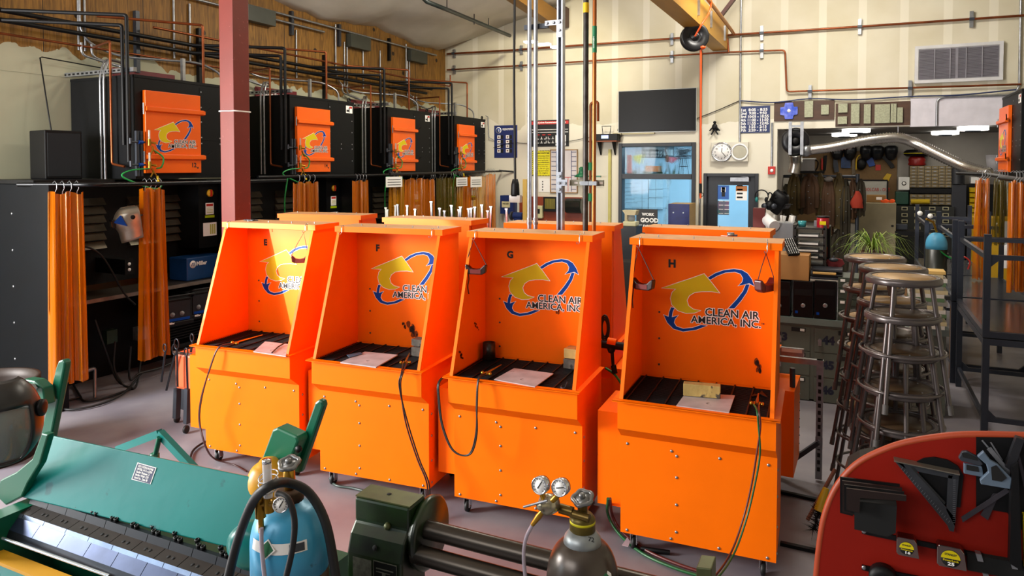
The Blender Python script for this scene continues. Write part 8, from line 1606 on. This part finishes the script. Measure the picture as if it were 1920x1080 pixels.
# clamps sticking up behind the back row (tool rack)
cp_ = ((724, 390, 408), (727, 394, 408), (742, 386, 406), (746, 384, 406), (764, 386, 405), (779, 393, 404), (809, 379, 404), (825, 391, 406), (834, 396, 406), (847, 386, 406), (861, 394, 407), (864, 389, 407), (879, 392, 409), (884, 391, 409), (891, 389, 409), (904, 385, 409), (915, 396, 409), (921, 388, 409), (950, 392, 417))
t0 = None
t = thing('clamp_rack', 'low rack behind the back row holding bright locking clamps', 'rack', (-3.6, 6.55, 0)); MB().box((-5.3, 6.5, 0), (-2.2, 6.62, 1.55)).build('rack_frame', M_GREYST, t, world=True)
wherec = ['first from the left', 'second from the left', 'third from the left', 'fourth from the left', 'fifth from the left', 'sixth from the left', 'tall one above the middle booth', 'eighth from the left', 'ninth from the left', 'tenth from the left', 'eleventh from the left', 'twelfth from the left', 'seventh from the right', 'sixth from the right', 'fifth from the right', 'fourth from the right', 'third from the right', 'second from the right', 'last one at the right']
for i, (u, v0, v1) in enumerate(cp_):
    a = P(u, v0, Y=6.56); b = MB(); b.bar((a.x-.012*((i % 3)-1), 6.56, 1.55), a, .018, .02); b.box(a-Vector((.016, .012, .006)), a+Vector((.016, .012, .008))); b.build('locking_clamp', M_CHROME, label='bright locking clamp sticking up behind the back booths, '+wherec[i], cat='clamp', group='locking clamps behind the back booths')
# tongs and slag bucket stand left of booth E
t = thing('tong_bin', 'salmon coloured bin on a wheeled stand left of booth E', 'bin', P(345, 800, Z=0)); y0 = 4.33
q = lambda u, v, y=y0: P(u, v, Y=y)
A, B2 = q(326, 660), q(358, 735); MB().box((A.x, y0, B2.z), (B2.x+.1, y0+.28, A.z)).build('bin_body', mat('salmon_paint', '#e0653c', .4, 0, .1), t, world=True, bevel=.03)
b = MB(); b.tube([Vector((A.x, y0, A.z)), Vector((B2.x+.1, y0, A.z)), Vector((B2.x+.1, y0+.28, A.z)), Vector((A.x, y0+.28, A.z))], .012, 6, closed=True); b.build('bin_rim', mat('rust_rim', '#3c2418', .6), t, world=True)
for u, y in ((330, y0+.05), (350, y0), (345, y0+.25)): a = P(u, 738, Y=y); MB().bar((a.x, y, .08), (a.x+.02, y, a.z+.05), .05, .04).build('stand_leg', M_GREYST, t, world=True)
for u, v in ((332, 785), (349, 805)): a = P(u, v, Z=.035); MB().lathe([(.02, -.012), (.034, -.01), (.034, .01), (.02, .012)], (a.x, a.y, .035), (1, .2, 0), 16).build('caster', M_RUBBER, t, world=True)
tw = ['leftmost pair', 'long pair in the middle', 'pair with a round loop', 'right pair', 'small pair behind the rim']
for i, (u, v, u2, v2, r) in enumerate(((309, 652, 302, 716, .034), (327, 655, 311, 732, .045), (331, 645, 332, 725, .045), (349, 660, 351, 730, .034), (360, 633, 357, 660, .032))):
    a = q(u, v, y0-.03-.01*i); c = q(u2, v2, y0-.03-.01*i); b = MB(); b.tube(arc(a, r, 0, 2*math.pi, 18, X_*.6, Z_)[:-1], .0055, 6, closed=True); b.tube([a-Z_*r, c], .006, 6); b.tube([a-Z_*r+X_*.012, c+X_*.012], .005, 6); b.build('blacksmith_tongs', mat('forged_steel', '#35363b', .35, .8, .3, 20), label='dark forged tongs hanging on the salmon bin, '+tw[i], cat='tongs', group='tongs on the salmon bin')
